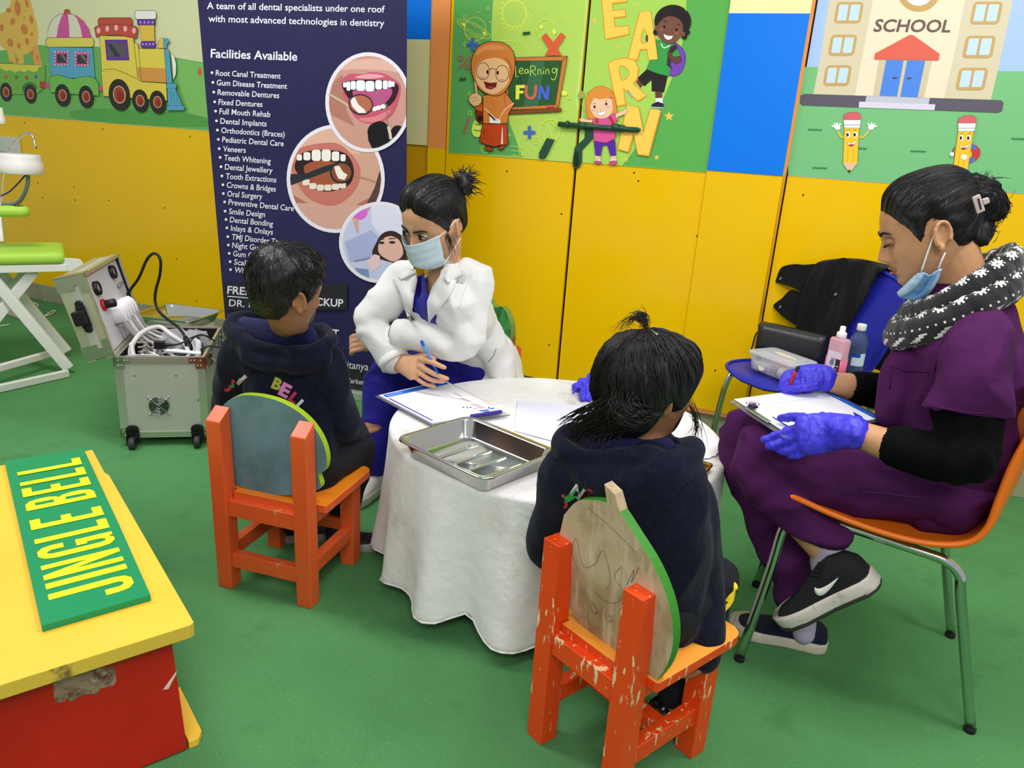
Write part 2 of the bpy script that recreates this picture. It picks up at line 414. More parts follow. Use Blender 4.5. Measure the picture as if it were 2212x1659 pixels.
# blackboard
p.blob('d08038', [(990, 520), (1522, 505), (1440, 972), (970, 985)], OL, 7); p.blob('2e5c30', [(1010, 548), (1478, 545), (1415, 938), (985, 965)], OL, 5)
p.poly('3d7048', [(1200, 548), (1320, 547), (1260, 950), (1130, 955)])
p.line('6a3a1c', [(1478, 545), (1522, 505)], 5); p.line('6a3a1c', [(1415, 938), (1440, 972)], 5); p.blob('8a4a20', [(960, 995), (1470, 970), (1468, 1000), (955, 1025)], OL, 5); p.poly('b84038', [(1335, 955), (1410, 950), (1408, 968), (1332, 972)])
CH = 'c8e45a'
def letter(pts, w=7, c=CH): p.line(c, pts, w, 4)
p.line(CH, [(1058, 590), (1062, 690), (1085, 690)], 7)
letter([(1090, 640), (1125, 632), (1118, 612), (1098, 620), (1092, 650), (1115, 662), (1130, 655)])
letter([(1172, 625), (1148, 625), (1142, 650), (1160, 660), (1172, 630), (1176, 660)])
p.line(CH, [(1195, 590), (1192, 680)], 7); letter([(1195, 592), (1232, 598), (1232, 630), (1195, 638)]); p.line(CH, [(1200, 638), (1240, 678)], 7)
letter([(1258, 672), (1262, 630), (1282, 628), (1288, 670)]); p.line(CH, [(1308, 668), (1312, 632)], 7); p.ell(CH, 1314, 612, 5, 5, n=8)
letter([(1328, 668), (1334, 628), (1352, 625), (1360, 665)])
letter([(1425, 620), (1395, 615), (1388, 645), (1410, 655), (1432, 612), (1428, 660), (1412, 710), (1390, 715), (1378, 700)])
p.line('24421c', [(1082, 712), (1082, 745)], 6); p.ell('24421c', 1084, 700, 5, 5, n=8); p.line('24421c', [(1118, 692), (1100, 700), (1112, 730), (1105, 752)], 6, 4)
p.poly('f0ee48', [(1062, 765), (1142, 762), (1141, 790), (1095, 792), (1096, 815), (1130, 814), (1130, 838), (1094, 840), (1092, 890), (1060, 892)])
p.line('d86a5a', [(1158, 765), (1155, 850), (1195, 882), (1232, 855), (1242, 762)], 26, 5)
p.poly('4a6ad8', [(1258, 895), (1270, 768), (1298, 768), (1330, 842), (1340, 770), (1368, 770), (1355, 898), (1325, 895), (1292, 825), (1284, 895)])
# girl in orange scarf
SK, SC = 'f0c08a', 'd8823a'
p.blob('a84820', [(790, 1310), (830, 1318), (862, 1330), (855, 1352), (820, 1356), (792, 1340)], '2a1a10', 5); p.blob('a84820', [(905, 1315), (960, 1298), (972, 1310), (935, 1345), (908, 1340)], '2a1a10', 5)
p.blob('c4481e', [(765, 1110), (985, 1110), (993, 1295), (940, 1300), (868, 1315), (785, 1295), (738, 1268)], '2a1a10', 6)
p.poly('f4e4dc', [(940, 1140), (930, 1290), (948, 1292), (945, 1140)]); p.line('8a2e14', [(788, 1150), (775, 1240)], 4); p.line('8a2e14', [(846, 1230), (846, 1270)], 4)
p.blob('8a3018', [(700, 975), (775, 985), (778, 1100), (740, 1110), (712, 1080)], '2a1a10', 6); p.poly('3a2018', [(725, 1040), (770, 1035), (765, 1085), (740, 1095), (718, 1075)])
p.blob('cc5a24', [(690, 945), (760, 920), (780, 990), (755, 1005), (705, 985)], '2a1a10', 5)
p.blob(SC, [(770, 860), (960, 820), (1010, 880), (1050, 935), (1000, 1020), (985, 1108), (770, 1108)], '2a1a10', 6)
p.poly('f4eef4', [(830, 1040), (925, 1075), (925, 1108), (828, 1102)]); p.line('f4c49a', [(785, 970), (900, 1085), (968, 980), (1045, 925)], 11); p.line('1a120c', [(820, 1020), (878, 1080)], 12)
p.line('b06428', [(850, 880), (870, 1000)], 3); p.line('b06428', [(960, 850), (975, 960)], 8)
hood = [(870, 376), (960, 390), (1030, 450), (1056, 540), (1050, 650), (1010, 760), (960, 830), (900, 860), (820, 850), (740, 800), (690, 720), (666, 620), (672, 520), (720, 430), (790, 385)]
p.blob(SC, hood, '3a2010', 6, 3); p.poly('e8975a', [(715, 460), (800, 408), (900, 405), (970, 440), (880, 450), (790, 455), (720, 500)], 4); p.poly('c4702e', [(965, 520), (1010, 540), (1040, 640), (1010, 720), (990, 620)], 4)
p.poly(SK, [(860, 520), (940, 535), (1000, 590), (1005, 680), (985, 760), (920, 820), (860, 845), (790, 820), (730, 760), (705, 690), (712, 600), (770, 545)], 4)
p.line('20140c', elp(770, 640, 58, 76), 5, 0, True); p.line('20140c', elp(942, 662, 58, 74), 5, 0, True); p.line('20140c', [(828, 630), (855, 615), (886, 628)], 5, 3)
p.ell('1c140e', 811, 648, 10, 18); p.ell('1c140e', 902, 655, 10, 18); p.ell('d89aa0', 765, 700, 22, 11); p.ell('d89aa0', 940, 718, 22, 11)
p.blob('7a2420', [(778, 732), (838, 748), (896, 742), (886, 780), (845, 802), (800, 790)], '3a1410', 4); p.poly('a84448', [(800, 780), (845, 775), (875, 785), (845, 800)])
p.blob(SK, [(640, 890), (668, 845), (705, 838), (692, 745), (702, 732), (715, 760), (725, 840), (758, 868), (760, 915), (735, 945), (690, 955), (655, 925)], '4a2a14', 4)
p.line('8a5a34', [(668, 880), (700, 870), (722, 880)], 3); p.line('8a5a34', [(680, 912), (715, 892), (735, 905)], 3)
p.build('printed_panel', d1, label='lime printed panel with a cartoon girl in an orange headscarf and a LeaRning is FUN blackboard')
# ---------------------------------------------------------------- printed panel on the right leaf
p = Print(fd, WN, 4.1475, (1180, 0)); p.rough = .22
zb2 = fd(1380, 361).z
quad = sq(p, xd1+.007, zb2, xp0-.002, 2.55, yd); p.board('aed95e', quad, .003); q0, q1, q2, q3 = quad
p.poly('c4e678', [(q3[0]+3, q3[1]+5), (430, q3[1]+5), (345, 200), (260, 900), (q0[0]+3, 1000)])
p.poly('5eb054', [(1255, q2[1]+5), (q2[0]-3, q2[1]+5), (q1[0]-3, q1[1]-3), (680, 1482), (800, 1330), (1000, 1000), (1130, 690), (1220, 380), (1255, 100)])
def star(x, y, r, c='f0cc52', rot=-90):
    p.poly(c, [(x+(r if i % 2 == 0 else r*.45)*cos(radians(rot+i*36)), y+(r if i % 2 == 0 else r*.45)*sin(radians(rot+i*36))) for i in range(10)])
for x, y, r in ((793, 45, 22), (433, 188, 32), (648, 416, 22), (468, 650, 20), (1100, 1042, 46), (990, 1410, 26), (714, 1428, 26)): star(x, y, r)
LY, LO = 'ffd25a', 'e89a2c'
def big(pts, hole=None):
    p.poly(LO, [(x+6, y+9) for x, y in pts]); p.blob(LY, pts, LO, 8)
    if hole: p.blob('aed95e', hole, LO, 8, 3)
big([(486, -130), (700, -160), (712, -60), (590, -40), (592, 22), (715, 10), (710, 150), (606, 158), (615, 240), (742, 232), (738, 300), (535, 352), (512, 340)][:3]+[(722, 15), (590, 30), (596, 95), (706, 82), (712, 145), (606, 160), (614, 240), (738, 230), (744, 305), (545, 350), (528, 345)])
big([(838, 108), (935, 100), (1002, 530), (918, 540), (902, 440), (840, 445), (820, 530), (800, 540), (732, 520)], [(880, 252), (905, 372), (848, 372)])
p.ell('6a4436', 902, 345, 12, 34)
big([(556, 570), (600, 540), (700, 518), (790, 540), (828, 610), (815, 700), (780, 750), (900, 855), (820, 905), (690, 790), (710, 935), (632, 952), (600, 800)], [(655, 602), (705, 600), (740, 640), (730, 690), (675, 718)])
p.line('a8a8a8', [(730, 805), (770, 870)], 18)
# boy on the letters
p.blob('7a48b8', [(1140, 390), (1190, 405), (1235, 460), (1248, 530), (1225, 620), (1180, 672), (1110, 675), (1095, 560)], '4a2a7a', 5, 3)
p.blob('6a4434', [(805, 730), (845, 700), (880, 740), (845, 790)], None); p.poly('6a4434', [(975, 790), (1042, 790), (1038, 890), (980, 885)])
p.blob('2a2626', [(900, 625), (1088, 680), (1055, 825), (948, 815), (945, 715), (880, 772), (820, 700)], '141010', 4)
p.blob('3ea04a', [(985, 350), (1060, 375), (1130, 385), (1170, 430), (1205, 500), (1120, 520), (1105, 685), (1000, 660), (900, 620), (930, 540), (1003, 532)], '1c6a2c', 4)
p.line('f0f0f0', [(1030, 390), (1055, 430), (1115, 405)], 9, 3); p.poly('3a3434', [(1110, 420), (1160, 398), (1180, 430), (1130, 480), (1115, 590), (1135, 625), (1080, 585), (1090, 480)])
p.blob('6a4434', [(1085, 470), (1120, 465), (1135, 510), (1205, 510), (1210, 555), (1165, 575), (1100, 525)], '3a241a', 4)
p.poly('f4f4fa', [(978, 880), (1042, 878), (1048, 930), (985, 925)]); p.blob('2c2e38', [(950, 935), (1000, 912), (1050, 930), (1052, 965), (940, 962)], '14141a', 4); p.line('b8bcc8', [(938, 962), (1052, 968)], 12)
for i in range(30):
    a = radians(-200+i*7.4+ (8 if i > 20 else 0)); p.ell('2a2424', 1135+142*cos(a), 195+128*sin(a), 24, 24, n=10)
p.poly('2a2424', elp(1135, 195, 150, 138))
for x, y in ((1000, 260), (985, 290), (1240, 330), (1265, 290)): p.ell('2a2424', x, y, 26, 26, n=10)
p.poly('7a5244', [(1085, 150), (1170, 160), (1220, 215), (1225, 290), (1190, 350), (1130, 392), (1070, 385), (1010, 330), (992, 260), (1020, 200)], 4); p.ell('7a5244', 988, 250, 14, 22); p.ell('7a5244', 1232, 308, 14, 22)
for x, y in ((1060, 242), (1170, 268)): p.ell('181210', x, y, 10, 13, n=12)
p.line('1c1414', [(1055, 198), (1072, 190), (1085, 198)], 6, 3); p.line('1c1414', [(1175, 222), (1190, 218), (1202, 228)], 6, 3)
p.ell('a85a50', 1035, 265, 16, 13); p.ell('a85a50', 1172, 300, 16, 13); p.blob('ffffff', [(1052, 305), (1095, 322), (1140, 322), (1125, 352), (1095, 362), (1065, 345)], '4a2a24', 3)
big([(725, 945), (830, 960), (875, 1190), (935, 980), (1028, 990), (920, 1395), (822, 1380), (785, 1190), (738, 1360), (645, 1335)])
# girl with red hair
HR = 'e8943c'
p.blob(HR, [(400, 815), (450, 780), (510, 772), (580, 800), (618, 870), (632, 960), (650, 1080), (560, 1070), (400, 1065), (375, 1060), (360, 980), (355, 900), (385, 840), (368, 832)], 'b0662a', 4)
p.poly('5a2ea0', [(428, 1255), (622, 1258), (630, 1395), (580, 1400), (550, 1300), (510, 1305), (492, 1400), (445, 1395)]); p.poly('f0c4a0', [(440, 1395), (492, 1400), (488, 1430), (440, 1425)]); p.poly('f0c4a0', [(580, 1400), (630, 1395), (632, 1430), (580, 1430)])
p.poly('ffffff', [(438, 1430), (490, 1430), (488, 1448), (440, 1448)]); p.poly('ffffff', [(578, 1430), (632, 1430), (630, 1448), (578, 1448)]); p.blob('d0508a', [(440, 1440), (490, 1445), (498, 1466), (442, 1466)], '902a5a', 3, 2); p.blob('d0508a', [(576, 1445), (630, 1440), (632, 1474), (572, 1476)], '902a5a', 3, 2)
p.blob('e05a9c', [(420, 1065), (500, 1060), (625, 1015), (632, 1060), (622, 1240), (540, 1280), (430, 1262), (425, 1090)], 'a03068', 4)
p.blob('f4cca8', [(300, 1065), (330, 1052), (360, 1070), (420, 1070), (418, 1098), (345, 1095), (305, 1088)], '9a6a48', 3); p.blob('f4cca8', [(625, 1020), (690, 990), (715, 972), (732, 990), (720, 1020), (660, 1045), (628, 1060)], '9a6a48', 3)
p.line('b83a34', [(455, 1065), (460, 1105)], 28); p.line('b83a34', [(570, 1045), (608, 1110)], 26)
p.poly('f4cca8', [(430, 880), (500, 890), (580, 870), (598, 940), (592, 1010), (550, 1050), (500, 1062), (450, 1050), (408, 1000), (400, 930)], 4); p.poly(HR, [(400, 860), (470, 850), (600, 840), (610, 880), (520, 885), (480, 895), (460, 860), (430, 885), (405, 940)]); p.line('d84a8a', [(575, 885), (592, 870)], 14)
p.ell('201410', 438, 958, 10, 13, n=12); p.ell('201410', 542, 932, 10, 13, n=12); p.line('b0662a', [(425, 932), (450, 925)], 5); p.line('b0662a', [(528, 908), (550, 900)], 5); p.ell('f0a8a0', 430, 988, 14, 10); p.ell('f0a8a0', 555, 955, 14, 10)
p.line('b07a5a', [(488, 975), (496, 985), (492, 990)], 3, 3); p.blob('ffffff', [(462, 1008), (505, 1005), (542, 988), (532, 1022), (500, 1040), (475, 1030)], '8a4a3a', 3)
p.ell('a8a850', 318, 850, 26, 36, 10); p.line('8a9a48', [(312, 885), (325, 950), (345, 1010), (348, 1060)], 4, 3)
p.build('printed_panel', d2, label='lime printed panel with big yellow letters and two cartoon children')
# ---------------------------------------------------------------- sliding bolt on the doors
GRN = mat('bolt_green', (24, 74, 50), .35, spec=.6); STL = mat('worn_steel', (150, 140, 120), .35, metal=.9)
Z5 = lambda x, y, d=0: A(1180+x/4.1475, y/4.1475, yd-d)
bm = BM()
P_ = [Z5(160, 1095), Z5(800, 1140), Z5(790, 1185), Z5(150, 1135)]
hexa(bm, [q+V((0, .002, 0)) for q in P_], [q+V((0, -.004, 0)) for q in P_])
P_ = [Z5(350, 1150), Z5(440, 1160), Z5(415, 1250), Z5(325, 1345), Z5(322, 1450), Z5(300, 1500), Z5(270, 1515), Z5(240, 1490), Z5(240, 1440), Z5(258, 1320), Z5(345, 1240)]
a = [(q.x, q.z) for q in P_]; prism(bm, a, ((0, yd, 0), (1, 0, 0), (0, 0, 1), (0, -1, 0)), .006)
bolt = obj('slide_bolt', bm, GRN, d2, smooth=False, bevel=.0015)
bm = BM(); tube(bm, [Z5(110, 1112, .018), Z5(820, 1165, .018)], .0105, 12); tube(bm, [Z5(820, 1165, .018), Z5(845, 1158, .018)], [.0105, .004], 10); obj('bolt_rod', bm, GRN, bolt)
bm = BM()
for x0, x1, y in ((180, 200, 1112), (300, 350, 1125), (590, 650, 1140), (660, 700, 1150)): tube(bm, [Z5(x0, y, .016), Z5(x1, y+3, .016)], .0145, 12)
obj('bolt_guide', bm, GRN, bolt)
bm = BM(); tube(bm, [Z5(265, 1372, .012), Z5(268, 1470, .012)], .007, 10, round_=True); obj('padlock_loop', bm, mat('bolt_dark', (12, 40, 28), .4), bolt)
bm = BM(); P_ = [A(860+x/4.1475, y/4.1475, yd) for x, y in ((1340, 1235), (1405, 1250), (1345, 1380), (1320, 1420), (1270, 1420), (1270, 1370))]
prism(bm, [(q.x, q.z) for q in P_], ((0, yd, 0), (1, 0, 0), (0, 0, 1), (0, -1, 0)), .012); obj('bolt_arm', bm, GRN, d1, smooth=False, bevel=.002)
# ---------------------------------------------------------------- train panel
p = Print(lambda x, y: A(x, y, W0-.008), WN, 5.0273, (0, 0)); yt = W0-.008
quad = sq(p, -6.3, BZ, A(864, 330, yt).x, 2.55, yt); p.board('dcdfae', quad, .004)
xr = quad[1][0]-5
p.poly('6cb25a', [(quad[0][0]+30, 700), (-600, 640), (0, 550), (420, 490), (800, 495), (1040, 505), (1500, 570), (1930, 630), (2160, 670), (3000, 760), (xr, 900), (quad[1][0]-6, quad[1][1]-4), (quad[0][0]+10, quad[0][1]-4)])
p.poly('82c266', [(1930, 640), (2160, 680), (3000, 770), (3000, 1440), (2220, 1310), (2060, 1230), (1990, 1050), (1935, 850)]); p.ell('d8624a', 2170, 780, 24, 45); p.poly('58a04c', [(900, 1180), (2100, 1240), (2230, 1380), (900, 1310)], 3)
GY, GO = 'e0b850', 'd08040'; K = '4a4a28'
p.blob(GY, [(-90, 160), (0, 150), (40, 138), (95, 95), (122, 0), (118, -300), (330, -300), (330, 0), (365, 140), (400, 250), (420, 400), (400, 480), (360, 540), (290, 590), (220, 600), (90, 560), (0, 490), (-90, 400)], None)
for pts in ([(80, 555), (110, 700), (175, 700), (165, 590)], [(155, 400), (240, 400), (262, 700), (190, 700)], [(340, 520), (410, 480), (460, 710), (375, 705)]): p.poly(GY if pts[0][0] != 340 else 'e0a050', pts)
for x, y, rx, ry, a in ((192, 90, 34, 88, -5), (292, 40, 17, 45, -15), (138, 232, 26, 38, 10), (342, 212, 20, 46, -10), (265, 318, 36, 58, -15), (112, 462, 32, 48, -15), (295, 450, 20, 40, -10), (205, 498, 16, 32, 0), (348, 370, 13, 20, 0), (20, 300, 22, 38, 0), (263, 190, 8, 12, 0), (272, 112, 6, 8, 0), (190, 650, 14, 22, 0), (350, 580, 14, 30, 10), (405, 622, 11, 20, 0), (125, 675, 16, 14, 0), (95, 110, 26, 26, 30)): p.ell(GO, x, y, rx, ry, a, n=12)
p.blob('74b04a', [(-500, 690), (0, 685), (492, 712), (500, 940), (440, 995), (400, 1022), (130, 1028), (-500, 1000)], K, 5)
p.poly('d8d050', [(-500, 690), (0, 690), (490, 712), (425, 728), (405, 775), (360, 782), (310, 760), (270, 785), (210, 765), (170, 788), (110, 760), (70, 775), (15, 742), (-500, 740)])
for x, y, c in ((70, 832, 'c85a3c'), (180, 842, '4a8a3c'), (292, 845, 'c04a34'), (396, 832, '4a68b0')): p.poly(c, [(x+(27 if i % 2 == 0 else 13)*cos(radians(-90+i*36)), y+(32 if i % 2 == 0 else 16)*sin(radians(-90+i*36))) for i in range(10)])
def wheel(x, y, rx, ry, hub=.45):
    p.ell('2c2822', x, y, rx, ry, -8); p.ell('c8b070', x, y, rx*(hub+.1), ry*(hub+.07), -8); p.ell('a83c2a', x, y, rx*hub, ry*hub, -8); p.ell('8a2c20', x+rx*.1, y+ry*.1, rx*hub*.6, ry*hub*.6, -8)
wheel(70, 1000, 64, 104); p.ell('3c7a34', 325, 960, 78, 68); wheel(335, 1022, 66, 104)
p.blob('c03c30', [(440, 885), (495, 890), (500, 930), (490, 965), (440, 955)], K, 3); p.poly('c85a94', [(500, 895), (550, 900), (550, 958), (500, 950)])
# second wagon
p.blob('e0dcc0', [(518, 408), (530, 300), (570, 215), (640, 160), (730, 145), (830, 170), (910, 230), (970, 320), (1003, 420)], K, 5)
p.poly('d0589a', [(620, 410), (635, 300), (662, 210), (692, 152), (742, 150), (755, 270), (762, 412)]); p.poly('d0589a', [(798, 155), (850, 180), (920, 240), (970, 320), (1003, 420), (900, 415), (880, 300), (840, 200)]); p.blob('cc4c38', [(700, 150), (705, 110), (730, 100), (760, 112), (770, 152)], K, 4)
p.blob('e2d65a', rrect(505, 410, 1025, 512, 30), K, 5); p.blob('58a8c4', [(535, 512), (1012, 520), (1040, 860), (560, 840)], K, 4)
for x, y in ((675, 632), (898, 642)):
    p.poly('c85a8c', rrect(x-78, y-78, x+78, y+78, 16)); p.poly('3a3a40', rrect(x-52, y-45, x+58, y+52, 8)); p.poly('707078', [(x-20, y-42), (x+20, y-42), (x+55, y+20), (x+55, y+48)])
    for i in range(5):
        for a, b in ((-70+i*35, -66), (-70+i*35, 68), (-66, -70+i*35), (68, -70+i*35)): p.poly('f0d0dc', rrect(x+a-7, y+b-7, x+a+7, y+b+7, 3, 2))
p.blob('74bc50', [(545, 860), (580, 825), (650, 815), (740, 845), (810, 858), (880, 838), (960, 828), (1040, 850), (1080, 910), (1088, 1042), (560, 1005)], K, 5)
wheel(692, 1035, 82, 122); wheel(948, 1052, 80, 122); p.poly('c85a94', [(1088, 935), (1135, 938), (1135, 992), (1090, 988)])
# engine
p.blob('f0f0e4', [(1870, 580), (1905, 610), (1928, 700), (1925, 800), (1895, 875)], K, 4)
p.blob('e8d452', [(1095, 390), (1462, 400), (1475, 470), (1510, 478), (1520, 530), (1800, 532), (1820, 900), (1550, 885), (1120, 800)], K, 5); p.poly('dc9a48', [(1500, 730), (1812, 745), (1820, 898), (1555, 880), (1510, 850)]); p.line(K, [(1462, 400), (1510, 850)], 5); p.line(K, [(1515, 480), (1548, 880)], 5)
p.blob('58a8c4', [(1795, 535), (1850, 540), (1885, 905), (1825, 905)], K, 4); p.blob('c4503c', rrect(1080, 195, 1450, 280, 30), K, 5); p.blob('c4503c', [(1040, 300), (1080, 278), (1280, 262), (1480, 285), (1512, 310), (1500, 418), (1460, 415), (1280, 380), (1100, 390), (1060, 408)], K, 5)
for x, y in ((1085, 335), (1180, 315), (1277, 305), (1375, 315), (1470, 335)): p.ell('f0b8b8', x, y, 21, 32, 0, n=14)
p.blob('6a3aa0', [(1155, 435), (1395, 435), (1418, 655), (1175, 655)], '3a2060', 4); p.poly('5a5a62', [(1180, 462), (1375, 465), (1395, 620), (1195, 618)]); p.poly('38383e', [(1185, 480), (1225, 480), (1330, 618), (1265, 618)])
p.blob('e8c04a', [(1530, 275), (1690, 275), (1695, 455), (1552, 455)], K, 4); p.blob('f0f0e8', rrect(1482, 118, 1712, 212, 26), K, 5); p.blob('6a3aa0', rrect(1508, 212, 1700, 275, 12), '3a2060', 4); p.blob('6a3aa0', rrect(1545, 450, 1705, 522, 26), '3a2060', 4)
for i in range(4): p.ell('d0b0e8', 1542+i*44, 246, 9, 13, n=10); p.ell('d0b0e8', 1568+i*38, 482, 9, 13, n=10)
p.blob('e8c85a', [(1732, 525), (1735, 460), (1760, 422), (1795, 415), (1800, 525)], K, 4); p.blob('58a8c4', [(1792, 415), (1840, 425), (1862, 458), (1832, 480), (1830, 525), (1795, 525)], K, 4)
p.blob('e8d04e', [(1118, 780), (1170, 755), (1260, 755), (1350, 785), (1450, 830), (1560, 890), (1822, 908), (1832, 1095), (1430, 1065), (1140, 1045)], K, 5)
wheel(1315, 1030, 116, 172, .5); wheel(1540, 1095, 86, 124); wheel(1730, 1110, 86, 126)
p.blob('58a8c4', rrect(1825, 908, 1935, 962, 14), K, 4); p.blob('58a8c4', [(1835, 962), (1925, 962), (2005, 1160), (1845, 1155)], K, 4); p.blob('58a8c4', rrect(1832, 1150, 2020, 1200, 16), K, 4)
for x in (1865, 1895, 1930): p.line('3a80a0', [(x, 985), (x+20, 1120)], 7)
tag(p.build('mural_panel'), 'printed wall panel with a cartoon train and giraffe above the yellow boarding', 'mural')
# ---------------------------------------------------------------- column between banner and doors, blue panel on the pillar
p = Print(lambda x, y: A(x, y, W0-.004), WN)
quad = sq(p, A(866, 300, W0).x+.004, BZ+.01, A(927, 300, W0).x-.006, 2.55, W0-.004); p.board('e4dfa2', quad, .004)
zz = A(900, 85, W0-.004).z; q = sq(p, A(866, 300, W0).x+.005, zz, A(927, 300, W0).x-.007, 2.54, W0-.004); p.poly('0078ea', q)
tag(p.build('wall_panel'), 'narrow cream and blue wall panel between the banner and the orange trim', 'wall panel')
yp = W0-.0335; p = Print(lambda x, y: A(x, y, yp), WN)
zz = A(1610, 374, yp).z; quad = sq(p, xp0+.001, zz, xp1-.001, 2.55, yp); p.board('0078ea', quad, .002)
zz = A(1660, 28, yp).z; p.poly('f0ecae', sq(p, xp0+.001, zz, xp1-.001, 2.54, yp)); p.line('e8f0f8', [inv(xp0+.002, zz, yp), inv(xp1-.002, zz, yp)], 1.5)
tag(p.build('wall_panel'), 'bright blue wall panel on the pillar right of the doors', 'wall panel')
# ---------------------------------------------------------------- school panel
ys = W0-.008; p = Print(lambda x, y: A(x, y, ys), WN, 3.3926, (1560, 0))
quad = sq(p, xp2+.0025, BZ, 1.9, 2.55, ys); p.board('a8c6f8', quad, .004)
def hline(y): return y
p.poly('78c080', [(quad[0][0]+2, 488), (700, 490), (2010, 520), (quad[1][0]-4, 560), (quad[1][0]-4, quad[1][1]-3), (quad[0][0]+1, quad[0][1]-3)])
p.poly('d8cdae', [(800, -400), (2210, -400), (2130, 0), (2020, 520), (1968, 730), (668, 690), (720, 420), (785, 0)]); p.poly('ece0c4', [(1130, -400), (1850, -400), (1780, 0), (1700, 400), (1625, 720), (972, 700), (1040, 350), (1105, 0)])
p.poly('c8a25e', elp(1440, -70, 160, 158)); p.poly('f0e8fa', elp(1440, -70, 112, 112))
def win(x0, y0, x1, y1, sk=-.17):
    f = lambda pts: [(x+(y-y0)*sk, y) for x, y in pts]
    p.poly('c8a464', f(rrect(x0, y0, x1, y1, 30))); w = x1-x0; xm = (x0+x1)/2
    p.poly('c4def4', f(rrect(x0+.11*w, y0+20, xm-.05*w, y1-22, 8))); p.poly('c4def4', f(rrect(xm+.04*w, y0+20, x1-.11*w, y1-22, 8)))
win(842, 14, 1040, 172); win(800, 254, 992, 410); win(762, 478, 952, 630); win(1845, 12, 2060, 178, -.2); win(1790, 262, 2008, 425, -.2); win(1740, 497, 1952, 660, -.2)
p.text('6a5048', 'SCHOOL', (1108, 230), (1672, 235), 92, .018, .22)
p.poly('d2c4a2', [(1150, 440), (1535, 445), (1478, 715), (1108, 705)]); p.poly('4a86e4', [(1202, 440), (1330, 443), (1282, 708), (1152, 704)]); p.poly('4a86e4', [(1356, 443), (1488, 446), (1432, 714), (1304, 709)]); p.poly('4a4a58', rrect(1248, 566, 1282, 580, 2)); p.poly('4a4a58', rrect(1352, 568, 1387, 582, 2))
p.poly('e0604a', [(1380, 256), (1400, 258), (1594, 396), (1585, 444), (1113, 436), (1120, 392), (1370, 258)])
p.poly('5c5664', [(575, 700), (600, 688), (2045, 735), (2062, 755), (2050, 815), (2020, 826), (590, 772), (570, 755)]); p.poly('c4c4d2', [(1058, 704), (1522, 718), (1512, 765), (1048, 748)]); p.poly('dcd6ea', [(1005, 745), (1562, 765), (1555, 808), (1000, 788)])
for x, y, w in ((630, 948, 100), (1000, 1085, 60), (665, 1228, 102), (1382, 1106, 110), (2122, 1015, 100)):
    p.line('2c7a4a', [(x+w*i/10, y+(7 if i % 2 else -4)+i*.3) for i in range(11)], 8)
PY = 'f4c82e'
def pencil(x, y0, y1, w, sk, tipx):
    X = lambda u, y: x+u*w+(y-y0)*sk
    p.blob(PY, [(X(-.5, y0), y0), (X(.5, y0), y0), (X(.47, y1), y1), (X(-.5, y1), y1)], 'a87414', 3)
    p.line('c8941a', [(X(-.2, y0+150), y0+150), (X(-.2, y1), y1)], 3); p.line('c8941a', [(X(.15, y0+150), y0+150), (X(.15, y1), y1)], 3)
    p.poly('e8c49a', [(X(-.5, y1), y1), (X(-.25, y1-8), y1-8), (X(0, y1), y1), (X(.2, y1-8), y1-8), (X(.47, y1), y1), (tipx, y1+72)])
    p.poly('222222', [(tipx-12, y1+50), (tipx+13, y1+50), (tipx, y1+74)])
    p.blob('f0f0f6', [(X(-.58, y0-62), y0-62), (X(.58, y0-62), y0-62), (X(.55, y0), y0), (X(-.5, y0), y0)], '8a8a96', 3); p.line('8a8a96', [(X(-.55, y0-22), y0-22), (X(.55, y0-22), y0-22)], 4)
    p.blob('d8646a', [(X(-.58, y0-62), y0-60), (X(-.6, y0-100), y0-95), (X(-.3, y0-118), y0-112), (X(.3, y0-120), y0-116), (X(.56, y0-100), y0-96), (X(.58, y0-62), y0-60)], 'a04048', 3)
    for s_ in (-.24, .24): p.ell('ffffff', X(s_, y0+48), y0+48, 15, 22); p.ell('181818', X(s_-.03, y0+50), y0+50, 9, 14, n=12); p.line('a87414', [(X(s_-.12, y0+18), y0+18), (X(s_+.1, y0+14), y0+14)], 4)
    p.blob('ffffff', [(X(-.32, y0+100), y0+110), (X(0, y0+115), y0+112), (X(.36, y0+88), y0+92), (X(.22, y0+125), y0+128), (X(-.05, y0+138), y0+134)], '6a3a20', 3); p.poly('a03434', [(X(-.2, y0+112), y0+122), (X(.25, y0+110), y0+116), (X(.05, y0+135), y0+134), (X(-.1, y0+132), y0+132)])
p.line(PY, [(905, 1000), (872, 1005), (848, 958)], 12, 3); p.line(PY, [(1000, 1000), (1030, 1008), (1078, 955)], 12, 3)
def hand(x, y, s_):
    p.ell('ffffff', x, y, 22, 17)
    for a in (-160, -125, -95, -60) if s_ < 0 else (-20, -55, -85, -120): p.line('ffffff', [(x, y), (x+46*cos(radians(a)), y+36*sin(radians(a)))], 12)
hand(845, 935, -1); hand(1090, 935, 1)
p.ell('c83a34', 1765+30, 1125, 98, 72, -12); p.ell('4a74d0', 1830, 1075, 34, 20, 20); p.ell('4a74d0', 1828, 1170, 24, 18, -40)
pencil(950, 938, 1196, 108, -.04, 932); pencil(1785, 962, 1240, 112, -.14, 1715)
p.line(PY, [(1815, 1105), (1822, 1140), (1790, 1165)], 11, 3); p.ell('ffffff', 1772, 1152, 22, 20); p.ell('ffffff', 1682, 1130, 15, 16); p.line('8a2a24', [(1685, 1115), (1702, 1080)], 8)
tag(p.build('mural_panel'), 'printed wall panel with a cartoon school building and two pencil figures', 'mural')
